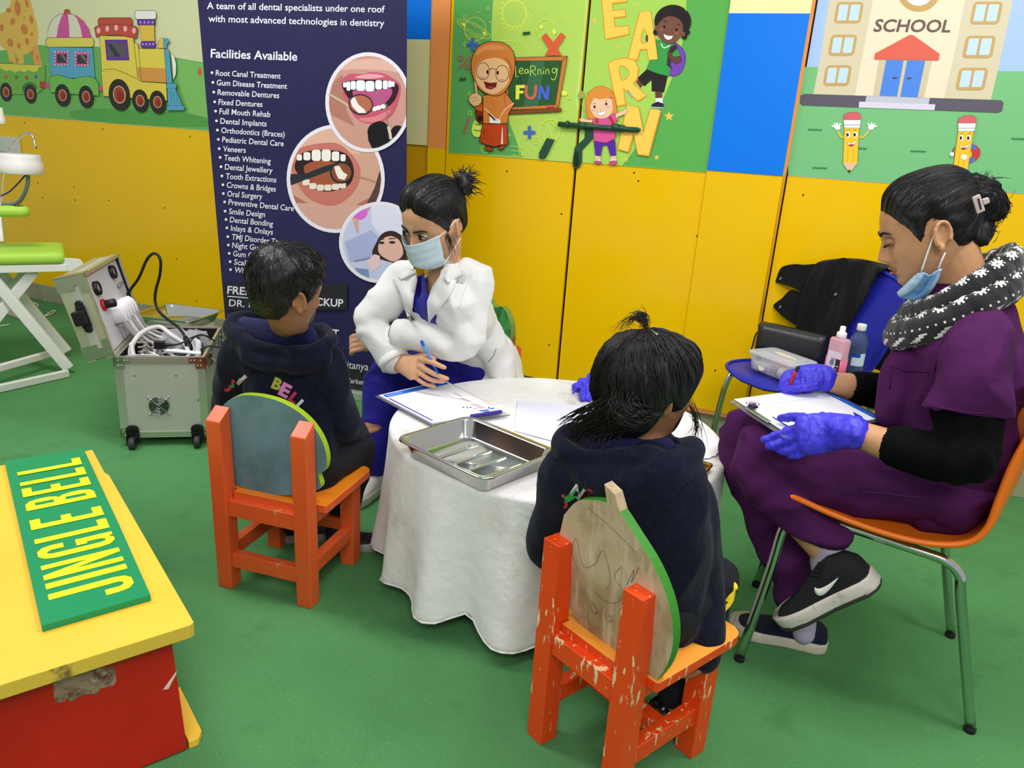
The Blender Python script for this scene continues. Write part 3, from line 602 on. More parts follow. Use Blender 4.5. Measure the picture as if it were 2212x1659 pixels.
# ---------------------------------------------------------------- screws in the boarding
SCR = mat('screw_dark', (96, 74, 22), .4, metal=.6)
bm = BM()
for x, y in ((53, 265), (222, 279), (411, 295), (82, 395), (160, 404), (162, 432), (92, 427), (235, 433), (356, 449), (382, 560), (425, 650), (20, 595), (1095, 370), (1213, 462), (1235, 451), (1209, 758), (1186, 745), (1370, 373), (1379, 391), (1735, 421), (1506, 510), (1545, 800)):
    q = A(x, y, W0-.006 if (x < 900 or x > 1700) else (W0-.018 if x < 1530 else W0-.03)); lathe(bm, [(0, 0), (.0042, 0), (.0042, -.0012), (.002, -.0016), (0, -.0016)], q, (0, 1, 0), 8)
obj('wall_back_screws', bm, SCR, smooth=False, kind='structure')

# ================================================================ roll-up banner
BLp, BRp = V((-2.557, 2.687, 0)), V((-1.655, 2.813, 0))
be = (BRp-BLp).normalized(); bback = V((-be.y, be.x, 0)); bt = radians(-3)
bup = V((0, 0, 1))*cos(bt)+bback*sin(bt); bn = be.cross(bup)
bo = BLp-bback*.0
fb = onplane(bo, bn)
t = thing('rollup_banner', 'navy blue roll-up banner listing dental facilities, standing by the yellow wall', 'banner', (BLp+BRp)/2)
p = Print(fb, bn, 1, (0, 0)); p.rough = .5
def bq(u, v): q = BLp+be*u+bup*v-CAM; w = q.dot(FW); return (1106+FPX*q.dot(RT)/w, 829.5-FPX*q.dot(UP)/w)
BW = (BRp-BLp).length
p.board(mat('banner_navy', (32, 30, 74), .5, vary=((44, 40, 84), .9, .4, .7)), [bq(0, .03), bq(BW, .03), bq(BW, 1.98), bq(0, 1.98)], .0012)
WT = 'e4e2ee'
p.text(WT, 'A team of all dental specialists under one roof', (447, 19), (831, 27), 15, .012)
p.text(WT, 'with most advanced technologies in dentistry', (450, 47), (830, 57), 15, .012)
p.text(WT, 'Facilities Available', (455, 124), (642, 131), 19, .018)
for s_, x0, y0, x1, y1 in (('Root Canal Treatment', 466, 163, 606, 170), ('Gum Disease Treatment', 468, 184, 620, 192), ('Removable Dentures', 470, 205, 603, 212), ('Fixed Dentures', 472, 226, 567, 231), ('Full Mouth Rehab', 474, 246, 584, 253), ('Dental Implants', 476, 267, 576, 273), ('Orthodontics (Braces)', 478, 287, 615, 296), ('Pediatric Dental Care', 480, 307, 613, 316), ('Veneers', 482, 327, 531, 330), ('Teeth Whitening', 484, 346, 585, 354), ('Dental Jewellery', 486, 366, 589, 374), ('Tooth Extractions', 488, 386, 597, 394), ('Crowns & Bridges', 490, 405, 596, 414), ('Oral Surgery', 491, 424, 567, 430), ('Preventive Dental Care', 494, 442, 635, 456), ('Smile Design', 495, 462, 573, 469), ('Dental Bonding', 497, 480, 590, 489), ('Inlays & Onlays', 499, 498, 590, 507), ('TMJ Disorder Treatment', 501, 517, 649, 533), ('Night Guards', 502, 535, 583, 543), ('Gum Con', 504, 553, 560, 559), ('Scaling', 506, 571, 551, 576), ('Wisdom', 507, 588, 560, 594)):
    p.text(WT, s_, (x0, y0), (x1, y1), 12.5, .012); p.ell(WT, x0-8, y0-6, 3, 3, n=10)
# photographs in rings
rc = (bq(BW, .5), bq(BW, 1.9)); a_, b_ = rc[0], rc[1]
la, lb = (b_[1]-a_[1]), -(b_[0]-a_[0])
if la*600+lb*400 > la*a_[0]+lb*a_[1]: la, lb = -la, -lb
clip0 = [(la, lb, la*a_[0]+lb*a_[1])]
RG = 'e6e2ee'
def ring_photo(cx, cy, rx, ry, skin_c):
    p.clip = clip0; p.ell(RG, cx, cy, rx, ry, n=48); p.ell(skin_c, cx, cy, rx-8, ry-8, n=48)
    q = elp(cx, cy, rx-8, ry-8, n=24); p.clip = list(clip0)
    for i in range(24):
        (x0, y0), (x1, y1) = q[i], q[(i+1) % 24]; a, b = y1-y0, -(x1-x0); c = a*x0+b*y0
        if a*cx+b*cy > c: a, b, c = -a, -b, -c
        p.clip.append((a, b, c))
Z2 = lambda pts: [(420+x/4.608, y/4.608) for x, y in pts]
ring_photo(726, 386, 106, 117, 'cfa08c')                                           # middle picture
Z3 = lambda pts: [(420+x/3.0729, 340+y/3.0729) for x, y in pts]
p.poly('dcb09a', Z3([(640, -200), (1240, -200), (1100, -20), (700, -40)])); p.poly('b0705c', Z3([(660, 250), (800, 330), (1050, 330), (1180, 260), (1200, 420), (900, 480), (700, 420)]), 2); p.poly('d0a494', Z3([(640, 300), (1200, 320), (1150, 500), (800, 500)]))
p.poly('c47468', Z3([(640, 20), (700, -60), (850, -95), (980, -80), (1100, 60), (1080, 200), (980, 300), (880, 320), (760, 270), (690, 180), (650, 90)]), 4)
p.poly('30201e', Z3([(668, 50), (720, -30), (850, -50), (1000, -30), (1060, 70), (1040, 170), (960, 215), (860, 225), (760, 190), (690, 110)]), 4); p.poly('a4543c', Z3([(730, 60), (850, 20), (980, 60), (990, 180), (880, 200), (780, 170)]), 4)
for x, y, w, h in ((700, 0, 34, 40), (750, -8, 46, 54), (812, -14, 60, 74), (878, -14, 60, 78), (940, -8, 50, 64), (990, 2, 34, 46)): p.poly('f0ece6', Z3(rrect(x-w/2, y-h/2, x+w/2, y+h/2, w*.3)))
for x, y in ((745, 165), (790, 190), (840, 200), (890, 200), (940, 195), (985, 185)): p.poly('e8dccc', Z3(rrect(x-24, y-20, x+24, y+20, 12)))
p.poly('2a3038', Z3([(630, 110), (740, 108), (860, 60), (930, 40), (945, 70), (880, 95), (760, 140), (640, 185)])); p.ell('8a4a34', *Z3([(980, 100)])[0], 24, 24); p.ell('2c2c30', *Z3([(980, 100)])[0], 26, 25) if 0 else None; p.line('2a2a30', elp(*Z3([(980, 100)])[0], 23, 22, n=24), 4, 0, True); p.poly('f0e8d8', Z3([(930, 60), (965, 55), (990, 95), (1020, 115), (1000, 150), (960, 140), (945, 110)]))
p.line('b09068', Z3([(1075, 122), (1160, 145), (1240, 175)]), 3); p.poly('584038', Z3([(1260, 20), (1290, 300), (1150, 300), (1200, 200), (1230, 100)]))
ring_photo(797, 221, 93, 108, 'c8968a')                                            # top picture
p.poly('dcb0a4', Z2([(1380, 700), (1600, 600), (1900, 600), (2050, 720), (1900, 700), (1600, 690)]), 3); p.poly('b07868', Z2([(1340, 860), (1480, 740), (1520, 1100), (1600, 1250), (1500, 1400), (1350, 1100)])); p.poly('c89888', Z2([(1380, 1150), (1600, 1260), (1800, 1250), (1750, 1500), (1450, 1400)]))
p.poly('c4586c', Z2([(1470, 800), (1560, 735), (1680, 740), (1760, 720), (1900, 735), (2010, 800), (2060, 860), (2040, 1000), (1980, 1140), (1860, 1220), (1720, 1230), (1600, 1160), (1520, 1020), (1480, 900)]), 4); p.poly('e8a0b0', Z2([(1600, 770), (1760, 735), (1900, 760), (1760, 785)]), 3); p.poly('dc8088', Z2([(1640, 1180), (1800, 1160), (1960, 1090), (1880, 1190), (1740, 1220)]), 3)
p.poly('301c22', Z2([(1478, 830), (1600, 800), (1800, 795), (1990, 820), (2040, 880), (1990, 1010), (1880, 1090), (1720, 1100), (1590, 1040), (1510, 930)]), 3); p.poly('b85488', Z2([(1590, 900), (1800, 900), (1960, 880), (1960, 960), (1860, 1060), (1740, 1080), (1620, 1000)]), 4)
for x, y, w, h in ((1505, 845, 36, 50), (1540, 858, 36, 90), (1588, 850, 50, 86), (1662, 852, 88, 104), (1754, 858, 88, 104), (1840, 845, 66, 92), (1906, 845, 48, 84), (1952, 838, 36, 66), (1985, 838, 28, 50)): p.poly('eef0fa', Z2(rrect(x-w/2, y-h/2, x+w/2, y+h/2, w*.3)))
for x in (1800, 1840, 1885): p.ell('f0ecf0', *Z2([(x, 1085-(x-1800)*.3)])[0], 6, 5)
p.line('c8b498', Z2([(1345, 935), (1450, 995), (1560, 1065)]), 5); p.ell('3a2824', *Z2([(1665, 1040)])[0], 27, 22, 10); p.ell('b46a50', *Z2([(1665, 1038)])[0], 24, 19, 10); p.poly('f4e8ec', Z2([(1555, 980), (1600, 960), (1640, 1040), (1700, 1090), (1720, 1125), (1640, 1125), (1580, 1060)])); p.line('40302a', elp(*Z2([(1665, 1040)])[0], 25.5, 21, 10, n=24), 3, 0, True)
p.line('8a8078', Z2([(1800, 910), (1925, 1050), (1925, 1210), (1940, 1260)]), 2); p.poly('16141a', Z2([(1730, 1300), (1780, 1230), (1860, 1205), (1925, 1240), (1935, 1330), (1990, 1260), (2050, 1250), (2100, 1300), (2000, 1460), (1780, 1480)]), 2); p.line('d8c8b0', Z2([(1938, 1260), (1955, 1330), (1962, 1385)]), 6)
ring_photo(823, 523, 89, 88, 'c4cae8')                                             # bottom picture
p.poly('dcdcf0', Z3([(1180, 300), (1420, 320), (1420, 560), (1260, 540), (1180, 440)])); p.poly('a8b0d8', Z3([(1000, 560), (1180, 480), (1260, 560), (1180, 680), (1040, 690)])); p.poly('d4a494', Z3([(1050, 395), (1095, 400), (1095, 515), (1075, 480)])); p.poly('c890a8', Z3([(1070, 330), (1180, 320), (1150, 370)])); p.poly('d868d0', Z3([(1045, 375), (1090, 355), (1150, 345), (1148, 385), (1115, 412), (1080, 405)]), 2)
p.poly('3a2824', Z3([(1185, 640), (1215, 560), (1250, 505), (1310, 485), (1365, 505), (1410, 560), (1410, 700), (1260, 680)]), 3); p.poly('e0b4a4', Z3([(1225, 590), (1245, 545), (1310, 520), (1370, 555), (1390, 640), (1330, 690), (1260, 660), (1230, 630)]), 3)
p.ell('3a2c34', *Z3([(1248, 565)])[0], 6, 3); p.ell('3a2c34', *Z3([(1318, 562)])[0], 7, 3); p.line('3a2824', Z3([(1230, 545), (1265, 540)]), 2); p.line('3a2824', Z3([(1295, 538), (1345, 535)]), 2)
p.poly('e4c8cc', Z3([(1150, 680), (1200, 640), (1235, 650), (1240, 720), (1180, 760)])); p.line('7a86a8', Z3([(1065, 688), (1175, 665)]), 3); p.poly('7890b8', Z3([(1070, 730), (1160, 740), (1170, 830), (1100, 800)]))
p.clip = None
DK = '2a2a30'
p.poly(DK, rrect(487, 610, 752, 668, 6)); p.text(WT, 'FREE', (493, 633), (543, 637), 17, .018); p.line(WT, [(494, 639), (543, 643)], 2); p.text(WT, 'DR. RI', (497, 660), (556, 664), 15, .008); p.text(WT, 'CHECKUP', (640, 656), (743, 662), 17, .018)
p.text(WT, 'UP', (500, 691), (520, 693), 12, .03); p.text(WT, 'TREATMENT', (618, 714), (733, 726), 15, .03); p.text(WT, 'easily', (672, 736), (722, 742), 14, .03)
p.poly(DK, [bq(.0, .035), bq(BW, .035), bq(BW, .155), bq(0, .155)]); p.text(WT, 'haitanya', (733, 792), (797, 799), 17, .0); p.text(WT, 'n Market,', (738, 823), (790, 830), 11, .004)
sheet = p.build('banner_sheet', t)
bm = BM(); R = rot_to(be, bback); c = (BLp+BRp)/2
box(bm, c+V((0, 0, .02)), (BW+.02, .085, .04), R); obj('base', bm, mat('banner_base', (188, 194, 186), .35, metal=.5), t, smooth=False, bevel=.004)
bm = BM(); box(bm, c+be*.36-bback*.09+V((0, 0, .006)), (.035, .12, .012), R); obj('foot', bm, mat('foot_black', (30, 32, 30), .5), t, smooth=False)

# ================================================================ small wooden chairs
def peel(name, c, chip, amt, dark=(80, 50, 34)):
    return mat(name, c, .34, spec=.5, vary=[(dark, 5, .66, .8, (1, 1, .5)), (chip, 34, amt, amt+.03, (1, 1, .3)), (chip, 80, amt+.02, amt+.04, (1, 1, .25))], bump=(14, .05))
CH_A = peel('chair_orange_red', (222, 92, 42), (206, 150, 92), .655)
CH_B = peel('chair_bright_orange', (226, 70, 18), (232, 208, 160), .605)
SEAT = mat('seat_orange', (246, 142, 34), .3, vary=((226, 118, 26), 3, .5, .75))
SEATB = mat('seat_light_orange', (252, 168, 66), .3, vary=((232, 136, 40), 3, .55, .8))
def kid_chair(label, loc, rz, w, d, h, sh, pm, seatm, mode, leg=.042, loc_group=None):
    """local: x right, y forward, origin on the floor under the middle of the back edge"""
    t = thing('child_chair', label, 'chair', loc, rz, 'small wooden chairs around the round table')
    def part(n, bm, m, **k): return obj(n, bm, m, t, smooth=k.pop('smooth', False), local=True, **k)
    for s_ in (-1, 1):
        x = s_*(w/2-leg/2); bm = BM()
        lean = -.012 if mode == 'a' else 0
        zt = h
        b4 = [V((x+sx*leg/2, leg/2+sy*leg/2, 0)) for sx, sy in ((-1, -1), (1, -1), (1, 1), (-1, 1))]
        t4 = [V((x+sx*leg/2, leg/2+sy*leg/2+lean, zt-(.028 if (sy < 0 and mode == 'a') else 0))) for sx, sy in ((-1, -1), (1, -1), (1, 1), (-1, 1))]
        hexa(bm, b4, t4); part('rear_post', bm, pm, bevel=.002)
        bm = BM(); box(bm, (x, d-leg/2-.012, (sh-.022)/2), (leg, leg, sh-.022)); part('leg', bm, pm, bevel=.002)
        bm = BM(); box(bm, (x, d/2, .1), (leg*.62, d-leg-.012, .04)); part('stretcher', bm, pm, bevel=.002)
        bm = BM(); box(bm, (x, d/2, sh-.038), (leg*.6, d-leg-.012, .034)); part('apron', bm, pm, bevel=.0015)
    bm = BM(); box(bm, (0, leg*.4, sh-.042), (w-2*leg, leg*.6, .044)); part('apron', bm, pm, bevel=.0015)
    if mode == 'a':
        bm = BM(); box(bm, (0, leg*.45, .085), (w-2*leg, leg*.6, .042)); part('stretcher', bm, pm, bevel=.002)
        bm = BM(); box(bm, (0, d-leg*.7, .115), (w-2*leg, leg*.6, .036)); part('stretcher', bm, pm, bevel=.002)
    else:
        bm = BM(); box(bm, (0, d*.52, .1), (w-2*leg+.02, leg*.7, .035)); part('stretcher', bm, pm, bevel=.002)
    bm = BM(); e = .022
    out = [(-w/2+leg+.003, leg*.55), (w/2-leg-.003, leg*.55), (w/2-leg-.003, leg), (w/2+e-.006, leg+.001), (w/2+e, leg+.006)]+[(w/2+e-.03+.03*cos(a), d+e-.03+.03*sin(a)) for a in (0, .4, .8, 1.2, 1.57)]+[(-w/2-e+.03-.03*sin(a), d+e-.03+.03*cos(a)) for a in (0, .4, .8, 1.2, 1.57)]+[(-w/2-e, leg+.006), (-w/2-e+.006, leg+.001), (-w/2+leg+.003, leg)]
    prism(bm, out, ((0, 0, sh-.021), (1, 0, 0), (0, 1, 0), (0, 0, 1)), .021, 0, 1); part('seat', bm, [seatm, pm], bevel=.0015)
    return t, part
# left chair (boy): post corners measured on the floor
rzA = atan2(1.36-1.328, -1.064+1.342)
chairA, partA = kid_chair('orange-red wooden child chair with a blue-grey back panel, under the boy', (-1.203, 1.344, 0), rzA, .278, .278, .503, .278, CH_A, SEAT, 'a')
BLUE = mat('panel_blue_grey', (104, 140, 150), .55, vary=[((84, 116, 122), 6, .45, .65), ((120, 120, 88), 4, .66, .8), ((70, 84, 84), 40, .7, .76)])
LIME = mat('lime_edge', (158, 190, 30), .5, vary=((190, 150, 96), 18, .62, .66))
def panel(part, name, pts, y, th, z0, face, edge, tilt=0, label=None, stem=9):
    bm = BM(); prism(bm, pts, ((0, y, z0), (1, 0, 0), (0, sin(tilt), cos(tilt)), (0, -cos(tilt), sin(tilt))), th, 0, 1)
    for f in bm.faces:
        if f.calc_center_median().z > z0+stem: f.material_index = 0
    return part(name, bm, [face, edge], label=label, bevel=.0012)
outA = cr([(-.152, .13), (-.156, .06), (-.12, .015), (-.04, -.004), (.05, .006), (.115, .03), (.146, .05), (.14, .085), (.16, .1), (.166, .14), (.15, .19), (.11, .235), (.05, .262), (-.02, .268), (-.08, .255), (-.13, .21)], 4, True)
panel(partA, 'back_panel', outA, .064, .018, .279, BLUE, LIME, -.06, 'blue-grey back panel with a lime edge')
# right chair (girl)
rzB = radians(-27.5)
chairB, partB = kid_chair('bright orange chipped wooden child chair with a bare wood back panel, under the girl', (-.30, 1.165, 0), rzB, .25, .285, .462, .288, CH_B, SEATB, 'b', .044)
WOOD = mat('bare_wood', (192, 170, 138), .6, vary=[((142, 114, 76), 6, .46, .68, (1, 1, 1)), ((218, 202, 176), 26, .52, .75, (1.5, 1, .3)), ((128, 104, 72), 60, .62, .75, (1.6, 1, .16))])
LEAF = mat('leaf_green_edge', (60, 136, 44), .5, vary=((170, 160, 90), 16, .66, .7))
outB = cr([(-.118, .17), (-.122, .11), (-.1, .04), (-.05, 0), (.02, -.012), (.075, .0), (.1, .03)], 4)+[(.112, .06), (.125, -.01)]+cr([(.135, -.008), (.16, .05), (.168, .11), (.155, .17), (.12, .225), (.07, .268), (.035, .296)], 4)+[(.022, .325), (-.004, .334), (.004, .3)]+cr([(-.02, .294), (-.07, .27), (-.105, .225)], 4)
bpB = panel(partB, 'back_panel', outB, .07, .02, .289, WOOD, LEAF, -.1, 'bare wood back panel with a green edge', .302)
MxB = Matrix.Translation(chairB.location) @ Matrix.Rotation(rzB, 4, 'Z')
bpn = MxB.to_3x3() @ V((0, -cos(.1), -sin(.1)))
p = Print(lambda x, y: MxB @ (V((x, .07-sin(.1)*y-.0, .289+cos(.1)*y))+V((0, -.0203*cos(.1)+.0, -.0203*sin(.1)))), bpn, 1, (0, 0), 4e-5, .7)
for c_, pts in (('8a6a50', [(-.06, .12), (-.08, .15), (-.07, .19), (-.05, .14), (-.02, .16), (.0, .2), (.02, .15), (.01, .12)]), ('a85a44', [(-.02, .1), (.01, .095), (.04, .11), (.05, .14), (.03, .16), (.045, .19)]), ('5a4a40', [(-.03, .06), (-.015, .05), (-.01, .065), (-.025, .07)]), ('5a4a40', [(.02, .055), (.03, .065), (.02, .07)]), ('6a5a4c', [(.06, .16), (.075, .2), (.07, .17), (.085, .21)]), ('8a7a64', [(-.04, .27), (.02, .255), (.08, .235)])): p.line(c_, pts, .0012, 5)
p.build('pencil_scribble', bpB)
# chair of the woman in the white coat
chairC, partC = kid_chair('child chair with a painted carrot back, under the woman in the white coat', (-1.085, 2.48, 0), radians(152), .27, .27, .5, .28, CH_A, SEAT, 'a')
RED = mat('panel_dark_red', (150, 52, 24), .45, vary=((196, 76, 30), 7, .5, .7, (3, 1, .3)))
GRE = mat('panel_leaf_green', (52, 128, 56), .5, vary=((30, 90, 40), 30, .5, .6, (1, 1, .4)))
panel(partC, 'back_panel', cr([(-.15, .12), (-.13, .03), (-.06, .0), (.06, .0), (.13, .03), (.15, .12), (.155, .2), (.14, .26), (0, .24), (-.14, .26), (-.155, .2)], 4, True), .064, .018, .285, RED, mat('panel_brown_edge', (120, 90, 44), .6), -.04, 'dark red carrot-shaped back panel')
panel(partC, 'leaf_panel', cr([(-.15, .0), (-.1, .03), (-.04, .01), (0, .04), (.05, .01), (.1, .03), (.155, .0), (.15, .07), (.1, .12), (.05, .11), (0, .14), (-.05, .11), (-.1, .12), (-.15, .07)], 3, True), .062, .022, .5, GRE, mat('leaf_edge', (110, 130, 50), .6), -.04, 'green leaf-shaped top of the back')

# ================================================================ round table, cloth
TC = V((-.622, 1.88, 0)); TR = .456; TZ = .418
t = thing('round_table', 'low round table hidden under the white cloth', 'table', TC)
WDK = mat('table_wood', (120, 84, 56), .5)
bm = BM(); lathe(bm, [(0, .39), (TR-.012, .39), (TR-.004, .396), (TR-.004, TZ-.002), (TR-.012, TZ), (0, TZ)], TC, n=48); obj('tabletop', bm, WDK, t)
for i in range(4):
    a = pi/4+i*pi/2; bm = BM(); box(bm, TC+V((.27*cos(a), .27*sin(a), .195)), (.045, .045, .39)); obj('leg', bm, WDK, t, smooth=False, bevel=.003)
CLOTH = mat('tablecloth_white', (236, 234, 232), .85, sheen=.4, vary=[((206, 200, 188), 5, .5, .75), ((168, 158, 142), 4.5, .58, .74), ((244, 242, 242), 40, .5, .8)], bump=(34, .35))
bm = BM(); rings = []; NA = 240
def fold(a, tt):
    f = .5*sin(9*a+.6)+.35*sin(14*a+2.1)+.3*sin(21*a+.4)+.16*sin(33*a+1.2)
    g = lambda d, w: exp(-((((math.degrees(a)-d+180) % 360)-180)/w)**2)
    return tt*(.007+.012*tt)*(f+.35*abs(f))+tt**1.1*(.045*g(-106, 7)-.02*g(-96, 4)+.024*g(-82, 7)+.03*g(-131, 7)-.012*g(-118, 4)-.015*g(-70, 5)+.02*g(-155, 8)+.02*g(-50, 7))
prof = [(0.001, 0, 0)]+[(x, 0, 0) for x in (.12, .24, .34, .41, .45)]+[(TR-.006+.012*sin(b), -.012*(1-cos(b)), 0) for b in (.3, .8, 1.2, 1.57)]
for k in range(1, 27): prof.append((TR+.006, -.012-(TZ-.03)*k/26, k/26))
for r, dz, tt in prof:
    ring = []
    for i in range(NA):
        a = 2*pi*i/NA
        rr = r+(fold(a, tt)+.002*tt if tt > 0 else 0); z = TZ+.004+dz
        if tt > 0:
            da = ((math.degrees(a)+96+180) % 360)-180; z += tt*(.016+.010*sin(3*a+1.0)+.006*sin(9*a+.6)+.03*exp(-(da/5)**2))
            z = max(z, .008)
            rr += .004*noise.noise(V((cos(a)*6, sin(a)*6, z*14)))*tt
        elif r > .05: z += .0022*noise.noise(V((cos(a)*r*16, sin(a)*r*16, 3)))+.0012
        ring.append(bm.verts.new(TC+V((rr*cos(a), rr*sin(a), z))))
    rings.append(ring)
skin(bm, rings, False, False); bm.faces.new(rings[0])
# hem
hm = BM(); tube(hm, [v.co.copy()+V((0, 0, .002)) for v in rings[-1][::2]], .0024, 6, closed=True)
tcl = tag(obj('tablecloth', bm, CLOTH, solid=.0015), 'white velvet tablecloth draped to the floor over the low round table', 'tablecloth')
obj('hem', hm, mat('hem_white', (240, 238, 236), .7), tcl)
TOP = TZ+.0062
# ---------------------------------------------------------------- steel tray
STEEL = mat('polished_steel', (208, 208, 204), .13, metal=1, bump=(9, .03))
GOLDS = mat('steel_gold', (176, 140, 62), .2, metal=1)
def rtray(name, label, cat, cs, z0, hgt, m, inset, rib=0, lip=.009, r=.028):
    """cs: four rim corners (level), base sits on z0"""
    c = sum((V((p.x, p.y, 0)) for p in cs), V())/4; u = V((cs[1].x-cs[0].x, cs[1].y-cs[0].y, 0)).normalized(); v = V((-u.y, u.x, 0))
    Lu = sum(abs((V((p.x, p.y, 0))-c).dot(u)) for p in cs)/4; Lv = sum(abs((V((p.x, p.y, 0))-c).dot(v)) for p in cs)/4
    t = thing(name, label, cat, V((c.x, c.y, z0)))
    bm = BM(); rr = []
    th = .0012
    for d, z, k in ((inset, 0, .8), (inset-.006, .004, .9), (.004, hgt-.004, 1), (0, hgt, 1), (-lip, hgt+.0005, 1.15), (-lip-.001, hgt-.003, 1.15)):
        pts = rrect(-Lu/2*2/2-0+d-Lu/2*0, -Lv+d if 0 else -Lv/1+d, Lu-d, Lv-d, r*k, 6) if 0 else rrect(-Lu+d, -Lv+d, Lu-d, Lv-d, max(r*k-d*.2, .006), 6)
        rr.append([bm.verts.new(c+u*x+v*y+V((0, 0, z0+th+z))) for x, y in pts])
    skin(bm, rr, False, False); f = bm.faces.new(rr[0])
    o = obj('tray_body', bm, m, t, solid=th)
    if rib:
        for i in range(rib):
            x = -Lu+inset+(2*Lu-2*inset)*(i+1)/(rib+1); b2 = BM()
            tube(b2, [c+u*x+v*(-(Lv-inset)*.78)+V((0, 0, z0+th+.0002)), c+u*x+v*((Lv-inset)*.78)+V((0, 0, z0+th+.0002))], (.006, .0035), 10, hint=u, round_=True)
            obj('pressed_rib', b2, m, t)
    return t
# rim: long side runs left corner -> bottom corner
rim = [G(862, 945, .474), G(1053, 1034, .474), G(1197, 970, .474), G(1011, 900, .474)]
rtray('steel_tray', 'shiny rectangular steel tray with four ribs on the front of the white tablecloth', 'tray', rim, TOP, .047, STEEL, .022, 4)
g0, g1, g2 = G(1482, 985, .446), G(1538, 1000, .446), G(1519, 1040, .446)
uu = (g1-g0).normalized(); vv = V((uu.y, -uu.x, 0))
c2 = g1; rimg = [c2-uu*.17, c2, c2+vv*.12, c2-uu*.17+vv*.12]
rtray('brass_tray', 'small brass coloured tray behind the girl, on the right edge of the tablecloth', 'tray', rimg, TOP, .018, GOLDS, .006, 0, .004, .01)
# ---------------------------------------------------------------- papers and clipboard on the table
PAPER = mat('paper_white', (238, 238, 242), .7)
CLEAR = mat('clear_acrylic', (225, 232, 235), .08, trans=.92, ior=1.3)
def sheet3(name, cs, z, m, th=.0012, parent=None, **k):
    bm = BM(); hexa(bm, [V((p.x, p.y, z)) for p in cs], [V((p.x, p.y, z+th)) for p in cs]); return obj(name, bm, m, parent, smooth=False, **k)
def clipboard(label, cs, z, bands, mirror=False):
    """cs four corners of the board: 0->1 band end, 2->3 clip end; built level or tilted from the corners themselves"""
    t = thing('clipboard', label, 'clipboard', sum(cs, V())/4, 0, 'clear clipboards with dental forms')
    n = (cs[1]-cs[0]).cross(cs[3]-cs[0]).normalized(); n = n if n.z > 0 else -n
    def q(u, v, h=0): return cs[0]*(1-u)*(1-v)+cs[1]*u*(1-v)+cs[2]*u*v+cs[3]*(1-u)*v+n*h
    bm = BM(); hexa(bm, [q(0, 0), q(1, 0), q(1, 1), q(0, 1)], [q(0, 0, .003), q(1, 0, .003), q(1, 1, .003), q(0, 1, .003)]); obj('board', bm, CLEAR, t, smooth=False, bevel=.0008)
    bm = BM(); hexa(bm, [q(.03, .03, .0033), q(.97, .02, .0033), q(.97, .93, .0033), q(.03, .95, .0033)], [q(.03, .03, .0062), q(.97, .02, .0062), q(.97, .93, .0062), q(.03, .95, .0062)]); obj('paper_stack', bm, mat('paper_stack', (214, 210, 226), .7), t, smooth=False)
    return t, q, n
cs = [G(810, 857, .432), G(962, 823, .432), G(1102, 898, .432), G(935, 923, .432)]
t, q, nn = clipboard('clear clipboard with dental forms on the white tablecloth, overhanging its left edge', cs, .432, 0)
pf = lambda x, y: q(x, y, .0068)
p = Print(pf, nn, 1, (0, 0), 4e-5, .7)
p.board(PAPER, [(.05, .035), (.955, .03), (.96, .9), (.06, .92)], .0006)
p.poly('1a62d0', [(.06, .05), (.94, .045), (.94, .13), (.06, .14)])
for i in range(3): p.line('9cc0f0', [(.09, .075+.02*i), (.3, .073+.02*i)], .007)
p.poly('4a2a98', [(.055, .17), (.075, .17), (.085, .9), (.065, .9)]); p.line('8a8aa0', [(.68, .15), (.8, .86)], .003)
for i in range(4): p.line('a0a0b0', [(.78+.012*i, .36), (.80+.012*i, .47)], .004)
for i in range(4): p.line('b08090', [(.76+.012*i, .5), (.79+.012*i, .62)], .004)
for i in range(4): p.line('d08888', [(.77+.014*i, .67), (.8+.014*i, .78)], .004)
p.line('d05050', [(.7, .78), (.86, .8)], .006); p.ell('1a62c0', .9, .83, .03, .03); p.ell('f0f0f6', .905, .825, .016, .016); p.poly('2860c8', [(.72, .84), (.84, .85), (.84, .872), (.72, .865)]); p.poly('2860c8', [(.74, .88), (.82, .885), (.82, .9), (.74, .897)])
for x, y in ((.62, .72), (.66, .74), (.7, .745)): p.ell('404048', x, y, .011, .011)
p.build('form', t)
bm = BM(); hexa(bm, [q(.52, .93, .007), q(.92, .93, .007), q(.92, .975, .007), q(.52, .975, .007)], [q(.52, .94, .014), q(.92, .94, .014), q(.92, .965, .014), q(.52, .965, .014)]); obj('clip', bm, mat('purple_plastic', (56, 44, 140), .3), t, smooth=False, bevel=.001)
pc = [G(1118, 867, TOP), G(1330, 885, TOP), G(1310, 985, TOP), G(1111, 932, TOP)]
tag(sheet3('paper_sheet', pc, TOP+.0014, mat('paper_lilac', (226, 224, 244), .75), .0016), 'blank white sheet of paper on the tablecloth between tray and girl', 'paper')
# scalloped napkins
bm = BM(); ctr = G(1478, 958, TOP); out = []
for i in range(96):
    a = 2*pi*i/96; r = .098*(1+.0*sin(a))+.004*abs(sin(a*12)); out.append((r*cos(a)*.92, r*sin(a)*1.12))
bm2 = BM()
for k in range(3): prism(bm2, [(x*(1-.02*k), y*(1-.015*k)) for x, y in out], (ctr+V((.004*k, -.003*k, .0003+.0012*k)), (1, 0, 0), (0, 1, 0), (0, 0, 1)), .001)
tag(obj('paper_napkin', bm2, mat('tissue_white', (240, 240, 246), .9, bump=(30, .4)), smooth=False), 'white paper napkins with a scalloped edge on the tablecloth, right of the girl', 'napkin')
# small steel bowl half hidden by the girl's head
bm = BM(); o = G(1340, 868, TOP); lathe(bm, [(.018, .0012), (.032, .003), (.044, .014), (.05, .03), (.053, .031), (.051, .029), (.045, .013), (.032, .0045), (.0, .004)], o, n=32, cap=False)
tag(obj('steel_bowl', bm, STEEL), 'small steel bowl beside the crumpled blue glove on the tablecloth', 'bowl')
